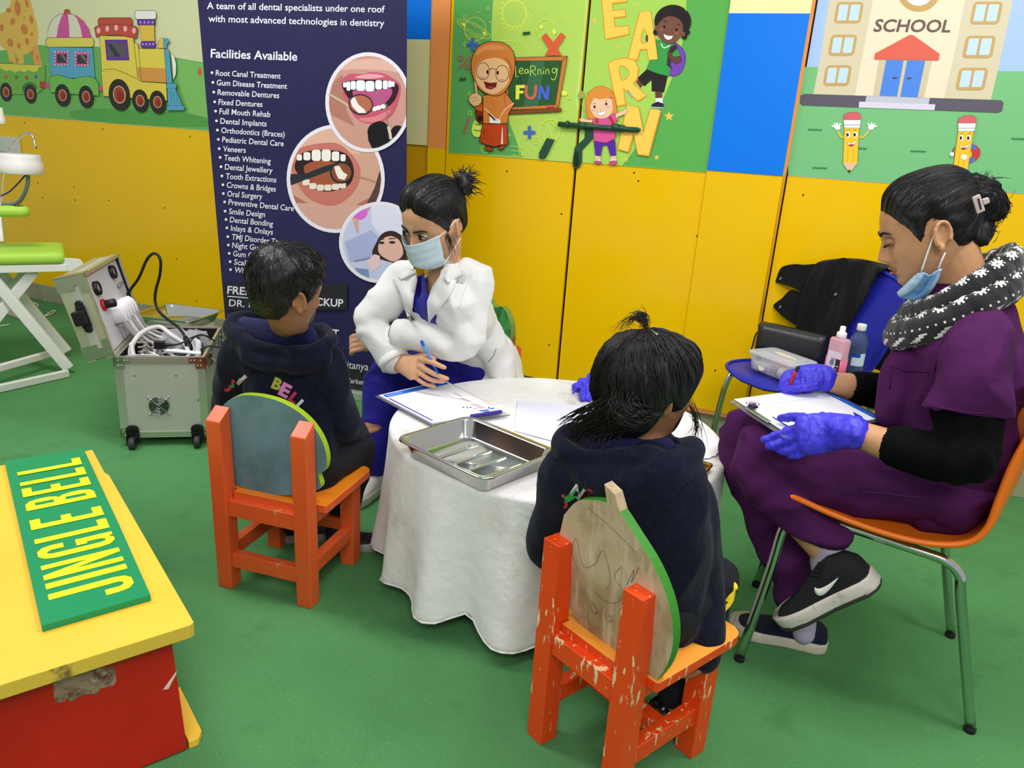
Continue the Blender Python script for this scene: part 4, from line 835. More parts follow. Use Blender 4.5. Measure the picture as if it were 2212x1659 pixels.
# crumpled blue glove
GLOVE = mat('nitrile_blue', (66, 58, 214), .42, spec=.45, vary=((52, 44, 190), 40, .45, .7), bump=(60, .25))


# ================================================================ moulded chairs on chrome legs
CHROME = mat('chrome', (200, 200, 198), .12, metal=1)
def shell_chair(label, loc, rz, col, prof, wid, legs, thick=.007):
    """local: +x backwards, y across; prof (x,z,halfwidth,edge rise, wrap)"""
    t = thing('plastic_chair', label, 'chair', loc, rz)
    P = cr(prof, 5); bm = BM(); rows = []; NV = 20
    for x, z, w, rise, wrap in P:
        row = []
        for j in range(NV+1):
            v = -1+2*j/NV; e = abs(v)**3
            row.append(bm.verts.new((x-wrap*v*v, v*w*(1-.0*e), z+rise*e)))
        rows.append(row)
    for a, b in zip(rows, rows[1:]):
        for j in range(NV): bm.faces.new((a[j], a[j+1], b[j+1], b[j]))
    o = obj('seat_shell', bm, col, t, local=True, solid=thick)
    # rolled rim
    loop = [r[0].co.copy() for r in []]
    edge = [(x-wrap, -w, z+rise) for x, z, w, rise, wrap in P]
    full = edge+[(P[-1][0]-P[-1][4]*v*v, v*P[-1][2], P[-1][1]+P[-1][3]*abs(v)**3) for v in [-1+2*j/NV for j in range(1, NV)]]+[(x-wrap, w, z+rise) for x, z, w, rise, wrap in reversed(P)]+[(P[0][0]-P[0][4]*v*v, v*P[0][2], P[0][1]+P[0][3]*abs(v)**3) for v in [1-2*j/NV for j in range(1, NV)]]
    bm = BM(); tube(bm, full, .007, 8, closed=True); obj('rim', bm, col, t, local=True)
    for name, pts, m in legs:
        bm = BM(); tube(bm, pts, .0112, 14, k=6, cap=True); obj(name, bm, m, t, local=True)
        for e in (pts[0], pts[-1]):
            if e[2] < .06: b2 = BM(); lathe(b2, [(.0118, 0), (.0125, .001), (.0125, .012), (.0118, .013)], (e[0], e[1], 0), n=14); obj('foot_cap', b2, mat('rubber_black', (28, 30, 28), .7), t, local=True)
    return t
ORANGE = mat('orange_plastic', (240, 116, 24), .35, spec=.5, bump=(220, .03))
oprof = [(-.20, .41, .10, 0, 0), (-.215, .432, .15, 0, 0), (-.19, .452, .185, .004, 0), (-.10, .436, .205, .008, 0), (0, .424, .212, .008, 0), (.09, .420, .214, .012, 0), (.165, .432, .214, .02, .01), (.212, .468, .213, .024, .03), (.238, .54, .21, .015, .05), (.256, .63, .205, .005, .06), (.272, .72, .195, 0, .055), (.284, .775, .17, -.01, .045), (.29, .79, .12, -.006, .03)]
loop = lambda s: [(-.236, s*.185, .012), (-.205, s*.178, .26), (-.196, s*.172, .36), (-.18, s*.168, .402), (-.14, s*.165, .412), (.08, s*.165, .388), (.135, s*.168, .38), (.168, s*.172, .355), (.182, s*.176, .30), (.262, s*.19, .012)]
oc = V((.2, 1.872, 0))
chairO = shell_chair('orange moulded plastic chair with chrome legs under the woman in purple scrubs', oc, 0, ORANGE, oprof, .21, [('leg_frame', loop(-1), CHROME), ('leg_frame', loop(1), CHROME)])
BLUEP = mat('blue_plastic', (34, 40, 160), .4, spec=.45, bump=(200, .03))
bprof = [(-.235, .425, .05, 0, 0), (-.23, .436, .11, 0, 0), (-.2, .442, .165, .002, 0), (-.12, .438, .2, .004, 0), (0, .43, .212, .004, 0), (.1, .428, .2, .006, 0), (.15, .432, .15, .012, .0), (.19, .46, .14, .015, .005), (.205, .52, .16, .01, .01), (.215, .6, .178, 0, .015), (.225, .7, .19, 0, .02), (.235, .775, .182, 0, .02), (.242, .812, .14, -.01, .014), (.245, .822, .085, -.006, .01)]
bl = lambda s: [(-.2, s*.2, .012), (-.18, s*.188, .28), (-.172, s*.182, .36), (-.155, s*.178, .4), (-.11, s*.17, .414), (.09, s*.165, .405), (.14, s*.17, .395), (.17, s*.178, .36), (.185, s*.182, .3), (.235, s*.2, .012)]
bc = V((-.035, 2.83, 0)); rzb = radians(52)
chairU = shell_chair('blue moulded plastic chair by the yellow wall holding a bag and bottles', bc, rzb, BLUEP, bprof, .21, [('leg_frame', bl(-1), CHROME), ('leg_frame', bl(1), CHROME)])
SZ = .4505
# ---------------------------------------------------------------- handbag
LEA = mat('black_leather', (30, 30, 32), .38, spec=.55, bump=(160, .1))
hb = G(1706, 795, SZ); hb = V((-.085, 2.955, SZ))
t = thing('handbag', 'black leather handbag behind the food box on the blue chair', 'bag', hb, radians(-20))
bm = BM(); secs = []
for z, hw, hd in ((0, .125, .03), (.01, .13, .036), (.06, .13, .036), (.105, .125, .026), (.122, .118, .014), (.126, .1, .006)):
    secs.append([bm.verts.new((x, y, z)) for x, y in rrect(-hw, -hd, hw, hd, min(hd*.8, .02), 4)])
skin(bm, secs); obj('bag_body', bm, LEA, t, local=True)
bm = BM(); fl = [(-.036, .118), (-.04, .1), (-.041, .05), (-.04, .028)]
r0 = [[bm.verts.new((x*(1 if k < 3 else .96), y, z)) for x in (-.128, -.1, 0, .1, .128)] for k, (y, z) in enumerate([(.0, .1285), (-.02, .127)]+fl)]
for a, b in zip(r0, r0[1:]):
    for j in range(4): bm.faces.new((a[j], a[j+1], b[j+1], b[j]))
obj('bag_flap', bm, mat('black_leather_flap', (44, 45, 48), .33, spec=.6, bump=(160, .1)), t, local=True, solid=.004)
bm = BM(); tube(bm, [(-.128, 0, .09), (-.146, 0, .075), (-.15, -.004, .03), (-.145, -.01, .006), (-.1, .02, .004)], (.002, .007), 8, k=4); obj('strap', bm, LEA, t, local=True)
bm = BM(); tube(bm, [(-.128+.012*cos(a), 0, .1+.012*sin(a)) for a in [i*pi/6 for i in range(12)]], .0018, 6, closed=True); obj('ring', bm, mat('gold_ring', (190, 160, 90), .25, metal=1), t, local=True)
# ---------------------------------------------------------------- food box with small bottles
PLC = mat('clear_plastic', (232, 234, 238), .25, alpha=.34, spec=.5)
fb0 = [G(1612, 795, SZ), G(1722, 838, SZ)]
fu = V((.86, -.5, 0)).normalized(); fu = (V((fb0[1].x, fb0[1].y, 0))-V((fb0[0].x, fb0[0].y, 0))).normalized(); fv = V((-fu.y, fu.x, 0))
FO = V((fb0[0].x, fb0[0].y, SZ))
t = thing('plastic_box', 'clear lidded plastic box of small bottles on the front of the blue chair', 'box', FO+fu*.1+fv*.06)
LX, LY, LZ = .195, .125, .062
def fp(x, y, z): return FO+fu*x+fv*y+V((0, 0, z))
bm = BM(); rr = []
for d, z in ((.012, .001), (.006, .004), (0, LZ)): rr.append([bm.verts.new(fp(x, y, z)) for x, y in rrect(d, d, LX-d, LY-d, .018, 5)])
skin(bm, rr, False, False); bm.faces.new(rr[0]); obj('box_body', bm, PLC, t, solid=.0014)
bm = BM(); rr = []
for d, z in ((-.006, LZ-.004), (-.007, LZ+.003), (-.004, LZ+.007), (.006, LZ+.0085), (.014, LZ+.006), (.02, LZ+.006), (.024, LZ+.011), (.03, LZ+.0115)): rr.append([bm.verts.new(fp(x, y, z)) for x, y in rrect(d, d, LX-d, LY-d, .02, 5)])
skin(bm, rr, False, False); bm.faces.new(rr[-1]); obj('lid', bm, PLC, t, solid=.0014)
bm = BM(); prism(bm, elp(.115, .055, .058, .013, -8, n=32), (fp(0, 0, LZ+.0118), fu, fv, (0, 0, 1)), .0006); lb = obj('sticker', bm, mat('sticker_cream', (236, 228, 206), .6), t, smooth=False)
p = Print(lambda x, y: fp(x, y, LZ+.0126), (0, 0, 1), 1, (0, 0), 4e-5)
p.line('2a2a2a', [(.062+.0035*i, .06-.0005*i+(.004 if i % 2 else -.003)*(1+.4*sin(i*1.7))) for i in range(30)], .0016); p.build('handwriting', lb)
def bottle(label, c, prof, m, capp, cm, lab=None, group=None, ax=(0, 0, 1), lm=None):
    t = thing('small_bottle', label, 'bottle', c, 0, 'small bottles in the plastic box')
    bm = BM(); lathe(bm, prof, c, ax, 20); obj('bottle_body', bm, m, t)
    bm = BM(); lathe(bm, capp, c, ax, 18); obj('cap', bm, cm, t)
    if lab:
        bm = BM(); lathe(bm, lab, c, ax, 20, cap=False); obj('bottle_label', bm, lm or PAPER, t)
WHP = mat('white_plastic', (232, 230, 226), .4); BKP = mat('black_plastic', (24, 24, 26), .4); GRP = mat('grey_bottle', (70, 70, 74), .35)
bottle('little white dropper bottle with a black cap in the left corner of the plastic box', fp(.026, .026, .0035), [(.013, 0), (.015, .002), (.015, .027), (.008, .031)], WHP, [(.0085, .03), (.009, .036), (.006, .046), (.002, .052)], BKP)
bottle('white round jar lid tilted in the plastic box beside the dropper bottle', fp(.062, .024, .018), [(.0155, 0), (.0165, .002), (.0165, .018), (.013, .02)], WHP, [(.017, -.006), (.0172, -.005), (.0172, .003), (.016, .004)], mat('white_lid', (244, 243, 240), .35), ax=(-.5, -.8, .3))
bottle('dark bottle with a white label lying in the plastic box near its right end', fp(.118, .03, .019), [(.0165, 0), (.0175, .002), (.0175, .05), (.009, .056)], GRP, [(.0095, .055), (.01, .066), (.004, .068)], BKP, [(.0178, .01), (.0178, .034)], ax=tuple(fu))
bm = BM(); box(bm, (0, 0, 0), (.06, .05, .04)); bmesh.ops.transform(bm, matrix=Matrix.Translation(fp(.09, .085, .024)) @ rot_to(fu, fv).to_4x4(), verts=bm.verts)
tag(obj('small_carton', bm, mat('carton_pink', (232, 170, 176), .6), smooth=False, bevel=.001), 'pale pink carton inside the plastic box', 'carton')
# ---------------------------------------------------------------- pink spray bottle
c = V((.055, 2.855, SZ)); c = G(1798, 822, SZ)
t = thing('spray_bottle', 'pink bottle with a white pump top on the blue chair', 'bottle', c)
PINK = mat('pink_plastic', (246, 190, 206), .3, trans=.35, ior=1.2); PK2 = mat('pink_liquid', (240, 110, 150), .25)
def sect(bm, lst, n_=5):
    rr = [[bm.verts.new(c+fu*x+fv*y+V((0, 0, z))) for x, y in rrect(-a, -b, a, b, r, n_)] for z, a, b, r in lst]; skin(bm, rr)
bm = BM(); sect(bm, [(0, .032, .02, .012), (.004, .035, .022, .014), (.085, .035, .022, .014), (.09, .0335, .021, .014), (.145, .033, .021, .014), (.152, .029, .018, .012), (.155, .014, .012, .01)]); obj('bottle_body', bm, PINK, t)
bm = BM(); sect(bm, [(.003, .0352, .0222, .014), (.08, .0352, .0222, .014)]); obj('liquid', bm, PK2, t)
bm = BM(); lathe(bm, [(.0155, .155), (.0165, .157), (.0165, .172), (.012, .175), (.0095, .177), (.0095, .193), (.007, .195), (.0, .195)], c, n=20); obj('pump', bm, mat('pump_white', (246, 236, 240), .35), t)
p = Print(lambda x, y: c+fu*x+fv*(-.0226)+V((0, 0, y)), -fv, 1, (0, 0), 5e-5)
p.board('f0e4ea', rrect(-.022, .006, .033, .108, .002), .0003); p.poly('4a3034', [(.014, .006), (.033, .006), (.033, .085), (.014, .085)])
for i in range(5): p.line('6a78a8', [(-.004+.004*i, .085), (-.001+.001*i, .068)], .002)
p.ell('7a86b4', 0, .068, .009, .01)
for i in range(7): p.line('8a8a96', [(-.019, .05-.006*i), (.008-.004*(i % 3), .05-.006*i)], .0012)
p.line('30303a', [(-.019, .045), (-.002, .045)], .003); p.line('e8dcd8', [(.017, .06), (.029, .06)], .003); p.line('c0a8a0', [(.017, .05), (.027, .05)], .002); p.build('bottle_label', t)
# ---------------------------------------------------------------- blue liquid bottle
c = G(1838, 818, SZ)
t = thing('liquid_bottle', 'clear round bottle of blue liquid with a white cap on the blue chair', 'bottle', c)
bm = BM(); lathe(bm, [(.026, 0), (.03, .003), (.0315, .01), (.0315, .075), (.0305, .08), (.0315, .085), (.0315, .13), (.028, .148), (.018, .165), (.0125, .172), (.0125, .178)], c, n=28); obj('bottle_body', bm, mat('bottle_clear', (190, 206, 214), .06, trans=.9, ior=1.2), t)
bm = BM(); lathe(bm, [(.0, .002), (.029, .004), (.0308, .011), (.0308, .12), (0, .121)], c, n=28, cap=False); obj('liquid', bm, mat('blue_liquid', (16, 84, 150), .1, trans=.3), t)
bm = BM(); lathe(bm, [(.0145, .176), (.0155, .178), (.0155, .196), (.014, .199), (0, .199)], c, n=20); obj('cap', bm, WHP, t)
tow = (CAM-c); tow.z = 0; tow.normalize(); sd = V((-tow.y, tow.x, 0))
bm = BM(); th = [radians(-20+i*8) for i in range(12)]
for z0, z1, mi in ((.055, .1, 0), (.085, .1, 1)):
    rr = .0319+.0003*mi; a = [bm.verts.new(c+tow*rr*cos(x)+sd*rr*sin(x)+V((0, 0, z0))) for x in (th if not mi else th[:7])]; b = [bm.verts.new(c+tow*rr*cos(x)+sd*rr*sin(x)+V((0, 0, z1))) for x in (th if not mi else th[:7])]
    for i in range(len(a)-1): bm.faces.new((a[i], a[i+1], b[i+1], b[i])).material_index = mi
obj('bottle_label', bm, [mat('label_pale', (206, 226, 240), .5), mat('label_blue', (30, 70, 170), .5)], t)
# ---------------------------------------------------------------- coat draped over the back of the blue chair
Rb = Matrix.Rotation(rzb, 4, 'Z'); Lb = Matrix.Translation(bc) @ Rb
def back_pt(v, h, off=0):          # a point in front of the chair back: v across (-1..1 towards the right), h height
    xs = [(pp[1], pp[0], pp[2], pp[4]) for pp in bprof[8:]]
    for (z0, x0, w0, k0), (z1, x1, w1, k1) in zip(xs, xs[1:]):
        if z0 <= h <= z1 or (z1, x1) == xs[-1][:2]:
            f = (h-z0)/(z1-z0); x = x0+(x1-x0)*f; k = k0+(k1-k0)*f; break
    return Lb @ V((x-k*v*v-off, -v*.186, h))
COAT = mat('black_wool', (13, 13, 14), .95, sheen=.12, spec=.2, vary=((20, 20, 22), 90, .5, .75), bump=(70, .3))
t = thing('black_coat', 'black wool coat draped over the back of the blue chair', 'coat', Lb @ V((.26, 0, .6)))
bm = BM(); rows = []; NV = 30
path = [(-.012, .47), (-.016, .56), (-.018, .66), (-.02, .76), (-.022, .80), (-.014, .836), (.008, .848), (.032, .836), (.045, .79), (.05, .7), (.055, .58), (.06, .47)]
path = cr(path, 3)
for i, (o_, h) in enumerate(path):
    row = []
    for j in range(NV+1):
        v = -1.0+2.0*j/NV
        front = i < len(path)*.5
        hh = min(h, .82)
        pt = back_pt(v, max(hh, .53), 0) if True else None
        q = Lb.inverted() @ pt
        n1 = noise.noise(V((v*3.2, h*6, 1.3)))*.014+noise.noise(V((v*8, h*9, 4)))*.006
        dx = o_-n1*(1 if front else -1)-(.012 if front else -.0)
        drop = (.035*v*v+.02*max(0, v-.4)) * (1 if h > .6 else 0)
        row.append(bm.verts.new(Lb @ V((q.x+dx, q.y*(1.0 if v > 0 else 1.06), h-drop))))
    rows.append(row)
for k, (a, b) in enumerate(zip(rows, rows[1:])):
    for j in range(NV):
        # the coat hangs off towards the right edge of the back: leave the blue corner free
        v = -1+2*(j+.5)/NV; h = path[k][1]
        if k < len(path)*.5 and v > .05+1.5*(h-.56): continue
        bm.faces.new((a[j], a[j+1], b[j+1], b[j]))
obj('coat_body', bm, COAT, t, solid=.006, subd=1)
def flap(name, pts, off=0, th=.006):
    """a stiff flap of the coat at depth Y given by the chair back plane"""
    nn = (Lb.to_3x3() @ V((-1, 0, .08))).normalized(); o = Lb @ V((.215-off, 0, .7))
    f = onplane(o, nn); P_ = [f(*q_) for q_ in cr(pts, 4, True)]
    u = (Lb.to_3x3() @ V((0, -1, 0))).normalized(); w = u.cross(nn) if u.cross(nn).z > 0 else nn.cross(u)
    bm = BM(); 
    loc = [((p_-o).dot(u), (p_-o).dot(w)) for p_ in P_]
    prism(bm, loc, (o, u, w, nn), th); ob = obj(name, bm, COAT, t, smooth=False, bevel=.002); return ob, f, nn
fl1, f1_, n1_ = flap('collar_flap', [(1680, 600), (1690, 578), (1715, 571), (1740, 572), (1800, 575), (1830, 640), (1800, 700), (1750, 650), (1722, 625), (1690, 613), (1678, 610)], .004)
fl2, f2_, n2_ = flap('lapel_flap', [(1672, 660), (1690, 645), (1716, 626), (1760, 660), (1790, 720), (1780, 790), (1740, 720), (1700, 690), (1682, 674)], -.004)
fl3, f3_, n3_ = flap('shoulder_strap', [(1812, 562), (1835, 563), (1828, 610), (1820, 640), (1812, 648), (1798, 645), (1795, 632), (1803, 605)], .014)
BTN = mat('snap_metal', (150, 150, 150), .25, metal=1)
for par, f_, n_, x, y in ((fl1, f1_, n1_, 1689, 602), (fl2, f2_, n2_, 1688, 663), (fl3, f3_, n3_, 1808, 636)):
    bm = BM(); lathe(bm, [(.0065, .006), (.0065, .0085), (.0045, .0095), (.0035, .008), (0, .008)], f_(x, y), n_, 16); obj('snap_button', bm, BTN, par)

# ================================================================ aluminium equipment case
CU = V((.242, .175, 0)).normalized(); CD = V((-CU.y, CU.x, 0))
CO = V((-2.29, 1.85, 0)); CWd, CDp, CZ0, CZ1 = .30, .45, .035, .345
t = thing('equipment_case', 'open silver aluminium case on castors full of tubing, by the banner', 'case', CO+CU*.15+CD*.22)
ALU = mat('case_panel', (196, 198, 186), .4, metal=.35, vary=((180, 184, 170), 3, .4, .8)); EDGE = mat('case_edge', (206, 208, 196), .28, metal=.75); COR = mat('case_corner', (176, 180, 160), .3, metal=.8); INS = mat('case_inside', (24, 24, 26), .9); RIV = mat('rivet', (200, 200, 190), .25, metal=1)
def cp(x, y, z): return CO+CU*x+CD*y+V((0, 0, z))
RC = rot_to(CU, CD)
def cbox(bm, x0, x1, y0, y1, z0, z1): box(bm, cp((x0+x1)/2, (y0+y1)/2, (z0+z1)/2), (x1-x0, y1-y0, z1-z0), RC)
bm = BM(); w = .008
cbox(bm, 0, CWd, 0, w, CZ0, CZ1); cbox(bm, 0, CWd, CDp-w, CDp, CZ0, CZ1); cbox(bm, 0, w, w, CDp-w, CZ0, CZ1); cbox(bm, CWd-w, CWd, w, CDp-w, CZ0, CZ1); cbox(bm, w, CWd-w, w, CDp-w, CZ0, CZ0+w)
body = obj('case_body', bm, ALU, t, smooth=False)
bm = BM(); cbox(bm, w, CWd-w, w, w+.002, CZ0+w, CZ1-.003); cbox(bm, w, CWd-w, CDp-w-.002, CDp-w, CZ0+w, CZ1-.003); cbox(bm, w, w+.002, w, CDp-w, CZ0+w, CZ1-.003); cbox(bm, CWd-w-.002, CWd-w, w, CDp-w, CZ0+w, CZ1-.003); cbox(bm, w, CWd-w, w, CDp-w, CZ0+w, .2); obj('lining', bm, INS, t, smooth=False)
bm = BM(); e = .024
for z0, z1 in ((CZ0, CZ0+e), (CZ1-e, CZ1)):
    for k in range(3):
        a = z0+(z1-z0)*k/3; b = a+(z1-z0)/3-.0015; g = .003
        cbox(bm, -g, CWd+g, -g, .002, a, b); cbox(bm, CWd-.002, CWd+g, -g, CDp+g, a, b); cbox(bm, -g, .002, -g, CDp+g, a, b); cbox(bm, -g, CWd+g, CDp-.002, CDp+g, a, b)
for x0, x1 in ((-.003, e), (CWd-e, CWd+.003)): cbox(bm, x0, x1, -.0028, .002, CZ0, CZ1); 
cbox(bm, CWd-.002, CWd+.0028, -.003, e, CZ0, CZ1); cbox(bm, CWd-.002, CWd+.0028, CDp-e, CDp+.003, CZ0, CZ1)
cbox(bm, -.002, CWd+.002, -.002, w, CZ1, CZ1+.003); cbox(bm, CWd-w, CWd+.002, w, CDp, CZ1, CZ1+.003); cbox(bm, -.002, CWd, CDp-w, CDp+.002, CZ1, CZ1+.003)
obj('edge_trim', bm, EDGE, t, smooth=False)
for x, sx in ((0, 1), (CWd, -1)):
    for z, sz in ((CZ0, 1), (CZ1, -1)):
        bm = BM(); g = .005
        cbox(bm, min(x-sx*g, x+sx*.052), max(x-sx*g, x+sx*.052), -g, -.0025, min(z, z+sz*.022), max(z, z+sz*.022)); cbox(bm, min(x-sx*g, x+sx*.03), max(x-sx*g, x+sx*.03), -g, -.0025, min(z, z+sz*.042), max(z, z+sz*.042))
        cbox(bm, min(x-sx*g, x+sx*.0), max(x-sx*g, x+sx*.0), -g, .05, min(z, z+sz*.036), max(z, z+sz*.036))
        m = mat('corner_worn_red', (150, 84, 62), .45, metal=.6) if (x > 0 and z > .2) else mat('corner_green_tint', (150, 172, 140), .35, metal=.7)
        cb = obj('corner_bracket', bm, m, t, smooth=False)
        bm = BM()
        for a, b in ((.012, .011), (.032, .011), (.044, .011), (.012, .03), (.022, .03)): lathe(bm, [(.0036, 0), (.003, .0016), (0, .002)], cp(x+sx*a, -g, z+sz*b), -CD, 10)
        obj('rivets', bm, RIV, cb)
# fan grille
fc = cp(.135, 0, .16)
bm = BM(); lathe(bm, [(.033, 0), (.035, .001), (0, .0012)], fc, -CD, 32); fan = obj('fan_opening', bm, mat('fan_dark', (16, 18, 16), .6), t)
bm = BM()
for r in (.010, .016, .022, .028, .034): tube(bm, [fc-CD*.006+CU*r*cos(a)+V((0, 0, r*sin(a))) for a in [i*pi/12 for i in range(24)]], .0013, 6, closed=True)
for a in (pi/4, 3*pi/4): tube(bm, [fc-CD*.005+(CU*cos(a)+V((0, 0, sin(a))))*s_ for s_ in (-.047, .047)], .0014, 6)
for a in (pi/4, 3*pi/4, 5*pi/4, 7*pi/4): lathe(bm, [(.004, 0), (.004, .006), (0, .007)], fc+(CU*cos(a)+V((0, 0, sin(a))))*.047, -CD, 10)
lathe(bm, [(.008, .004), (0, .0055)], fc, -CD, 16); obj('fan_grille', bm, CHROME, fan)
bm = BM()
for a in range(7):
    th = a*2*pi/7; d = CU*cos(th)+V((0, 0, sin(th))); s_ = CU*-sin(th)+V((0, 0, cos(th))); o = fc-CD*.002
    vs = [bm.verts.new(o+d*.009-s_*.003), bm.verts.new(o+d*.032-s_*.009), bm.verts.new(o+d*.032+s_*.005-CD*.002), bm.verts.new(o+d*.009+s_*.003-CD*.001)]; bm.faces.new(vs)
obj('fan_blades', bm, mat('fan_blade', (44, 60, 44), .4), fan, smooth=False)
for x, z in ((.06, .275), (.2, .275), (.02, .18), (.27, .18)):
    bm = BM(); lathe(bm, [(.003, 0), (.0025, .0015), (0, .002)], cp(x, 0, z), -CD, 8)
    obj('screw', bm, mat('screw_grey', (90, 92, 84), .3, metal=1), t)
# castors and latches
RUB = mat('castor_rubber', (52, 52, 54), .5)
for x in (.038, .262):
    bm = BM(); cbox(bm, x-.022, x+.022, -.012, -.003, .022, .07); prism(bm, elp(0, 0, .022, .016, n=20), (cp(x, -.003, .07), CU, (0, 0, 1), -CD), .009); hb_ = obj('castor_bracket', bm, BKP, t, smooth=False, bevel=.003)
    bm = BM(); lathe(bm, [(.004, -.011), (.019, -.011), (.0225, -.008), (.0225, .008), (.019, .011), (.004, .011)], cp(x, -.026, .0226), CU, 24); obj('castor_wheel', bm, RUB, hb_)
    bm = BM(); cbox(bm, x-.018, x-.013, -.034, -.004, .018, .052); cbox(bm, x+.013, x+.018, -.034, -.004, .018, .052); obj('castor_fork', bm, BKP, hb_, smooth=False, bevel=.002)
for x in (.05, .25):
    bm = BM(); lathe(bm, [(.004, -.01), (.017, -.01), (.0175, .01), (.004, .01)], cp(x, CDp-.06, .0176), CU, 20); obj('castor_wheel', bm, RUB, t)
for y in (.09, .36):
    bm = BM(); cbox(bm, CWd+.002, CWd+.012, y-.016, y+.016, CZ1-.055, CZ1-.008); tube(bm, [cp(CWd+.012, y, CZ1-.03), cp(CWd+.03, y-.01, CZ1-.045), cp(CWd+.032, y-.01, CZ1-.08)], .004, 8, k=3); obj('latch', bm, CHROME, t, smooth=False)
# lid
ph = radians(76); LE = -CU*cos(ph)+V((0, 0, sin(ph))); LN = -CU*sin(ph)-V((0, 0, cos(ph)))
def lp(x, y, h): return CO+V((0, 0, CZ1+.004))+CD*y+LE*x+LN*h           # x up the lid, y along depth, h outwards
RL = Matrix((LE, CD, LN)).transposed()
def lbox(bm, x0, x1, y0, y1, h0, h1): box(bm, lp((x0+x1)/2, (y0+y1)/2, (h0+h1)/2), (x1-x0, y1-y0, h1-h0), RL)
LT = .092; LH = .30
bm = BM(); lbox(bm, 0, LH, 0, CDp, LT-.006, LT); lbox(bm, 0, LH, 0, .006, 0, LT); lbox(bm, 0, LH, CDp-.006, CDp, 0, LT); lbox(bm, 0, .006, 0, CDp, 0, LT); lbox(bm, LH-.006, LH, 0, CDp, 0, LT); lid = obj('lid', bm, ALU, t, smooth=False)
bm = BM(); g = .003
for h0, h1 in ((0, .028), (LT-.03, LT+g)):
    lbox(bm, -g, LH+g, -g, .004, h0, h1-.003) ; lbox(bm, LH-.004, LH+g, -g, CDp+g, h0, h1-.003)
    lbox(bm, -g, LH+g, CDp-.004, CDp+g, h0, h1-.003)
lbox(bm, -g, LH+g, -g, .010, -.003, .002); lbox(bm, LH-.010, LH+g, -g, CDp+g, -.003, .002); lbox(bm, -g, LH+g, CDp-.010, CDp+g, -.003, .002); lbox(bm, -g, .01, -g, CDp+g, -.003, .002)
obj('lid_trim', bm, mat('lid_trim', (200, 200, 172), .3, metal=.6), lid, smooth=False)
bm = BM(); lbox(bm, .01, LH-.01, .01, CDp-.01, .012, .018); obj('lid_panel', bm, mat('lid_panel_white', (226, 222, 230), .45), lid, smooth=False)
bm = BM(); lbox(bm, .0105, LH-.0105, .0105, .014, .004, .014); lbox(bm, .0105, LH-.0105, CDp-.014, CDp-.0105, .004, .014); lbox(bm, LH-.014, LH-.0105, .0105, CDp-.0105, .004, .014); obj('lid_gasket', bm, BKP, lid, smooth=False)
for x, m in ((.01, mat('corner_green_tint', 'fff', 0)), (LH, COR)):
    bm = BM(); sx = 1 if x < .1 else -1
    lbox(bm, min(x-sx*.005, x+sx*.04), max(x-sx*.005, x+sx*.04), -.005, -.002, -.002, LT+.004) if 0 else None
    lbox(bm, min(x-sx*.005, x+sx*.045), max(x-sx*.005, x+sx*.045), -.006, -.0025, LT-.05, LT+.004); lbox(bm, min(x-sx*.005, x+sx*.06), max(x-sx*.005, x+sx*.06), -.006, -.0025, -.002, .022); lbox(bm, min(x-sx*.005, x+sx*.03), max(x-sx*.005, x+sx*.03), -.006, -.0025, .022, LT-.05)
    if x > .1: lbox(bm, LH+.0025, LH+.006, -.006, .05, -.002, LT+.004)
    cb = obj('corner_bracket', bm, m, lid, smooth=False)
bm = BM(); lbox(bm, .12, .2, -.012, -.002, .03, .062); lbox(bm, .135, .185, -.034, -.01, .034, .075); lathe(bm, [(.014, 0), (.014, .008), (0, .009)], lp(.205, -.002, .046), -CD, 16); lathe(bm, [(.014, 0), (.014, .008), (0, .009)], lp(.115, -.002, .046), -CD, 16); obj('lid_handle', bm, BKP, lid, smooth=False, bevel=.004)
for x, y in ((.232, .1), (.25, .33)):
    bm = BM(); lathe(bm, [(.026, 0), (.026, .014), (.022, .016), (.022, .012)], lp(x, y, .012), -LN, 24, cap=False); ga = obj('pressure_gauge', bm, BKP, lid)
    bm = BM(); lathe(bm, [(.022, .011), (0, .0111)], lp(x, y, .012), -LN, 24); obj('gauge_face', bm, mat('gauge_face', (222, 212, 188), .4), ga)
    p = Print(lambda a, b, x=x, y=y: lp(x+a, y+b, .012)-LN*.0112, -LN, 1, (0, 0), 4e-5); p.line('202020', [(-.002, .002), (.012, -.01)], .0018)
    for i in range(9): a_ = radians(-120+i*30); p.line('303030', [(.016*cos(a_), .016*sin(a_)), (.02*cos(a_), .02*sin(a_))], .001)
    p.build('gauge_needle', ga)
bm = BM(); lathe(bm, [(.021, 0), (.022, .008), (.018, .012)], lp(.168, .11, .012), -LN, 24); rd = obj('valve_collar', bm, mat('valve_red', (190, 30, 40), .35), lid)
bm = BM(); lathe(bm, [(.0145, .01), (.0155, .013), (.0155, .042), (.013, .046), (0, .046)], lp(.168, .11, .012), -LN, 16); obj('valve_knob', bm, BKP, rd)
for k, (x, y) in enumerate(((.19, .36), (.11, .4))):
    bm = BM(); tube(bm, [lp(x, y-.02, .006), lp(x+.006, y+.03, .004)], .007, 10); obj('lid_fitting', bm, mat('fitting_grey', (150, 146, 140), .4, metal=.4), lid)
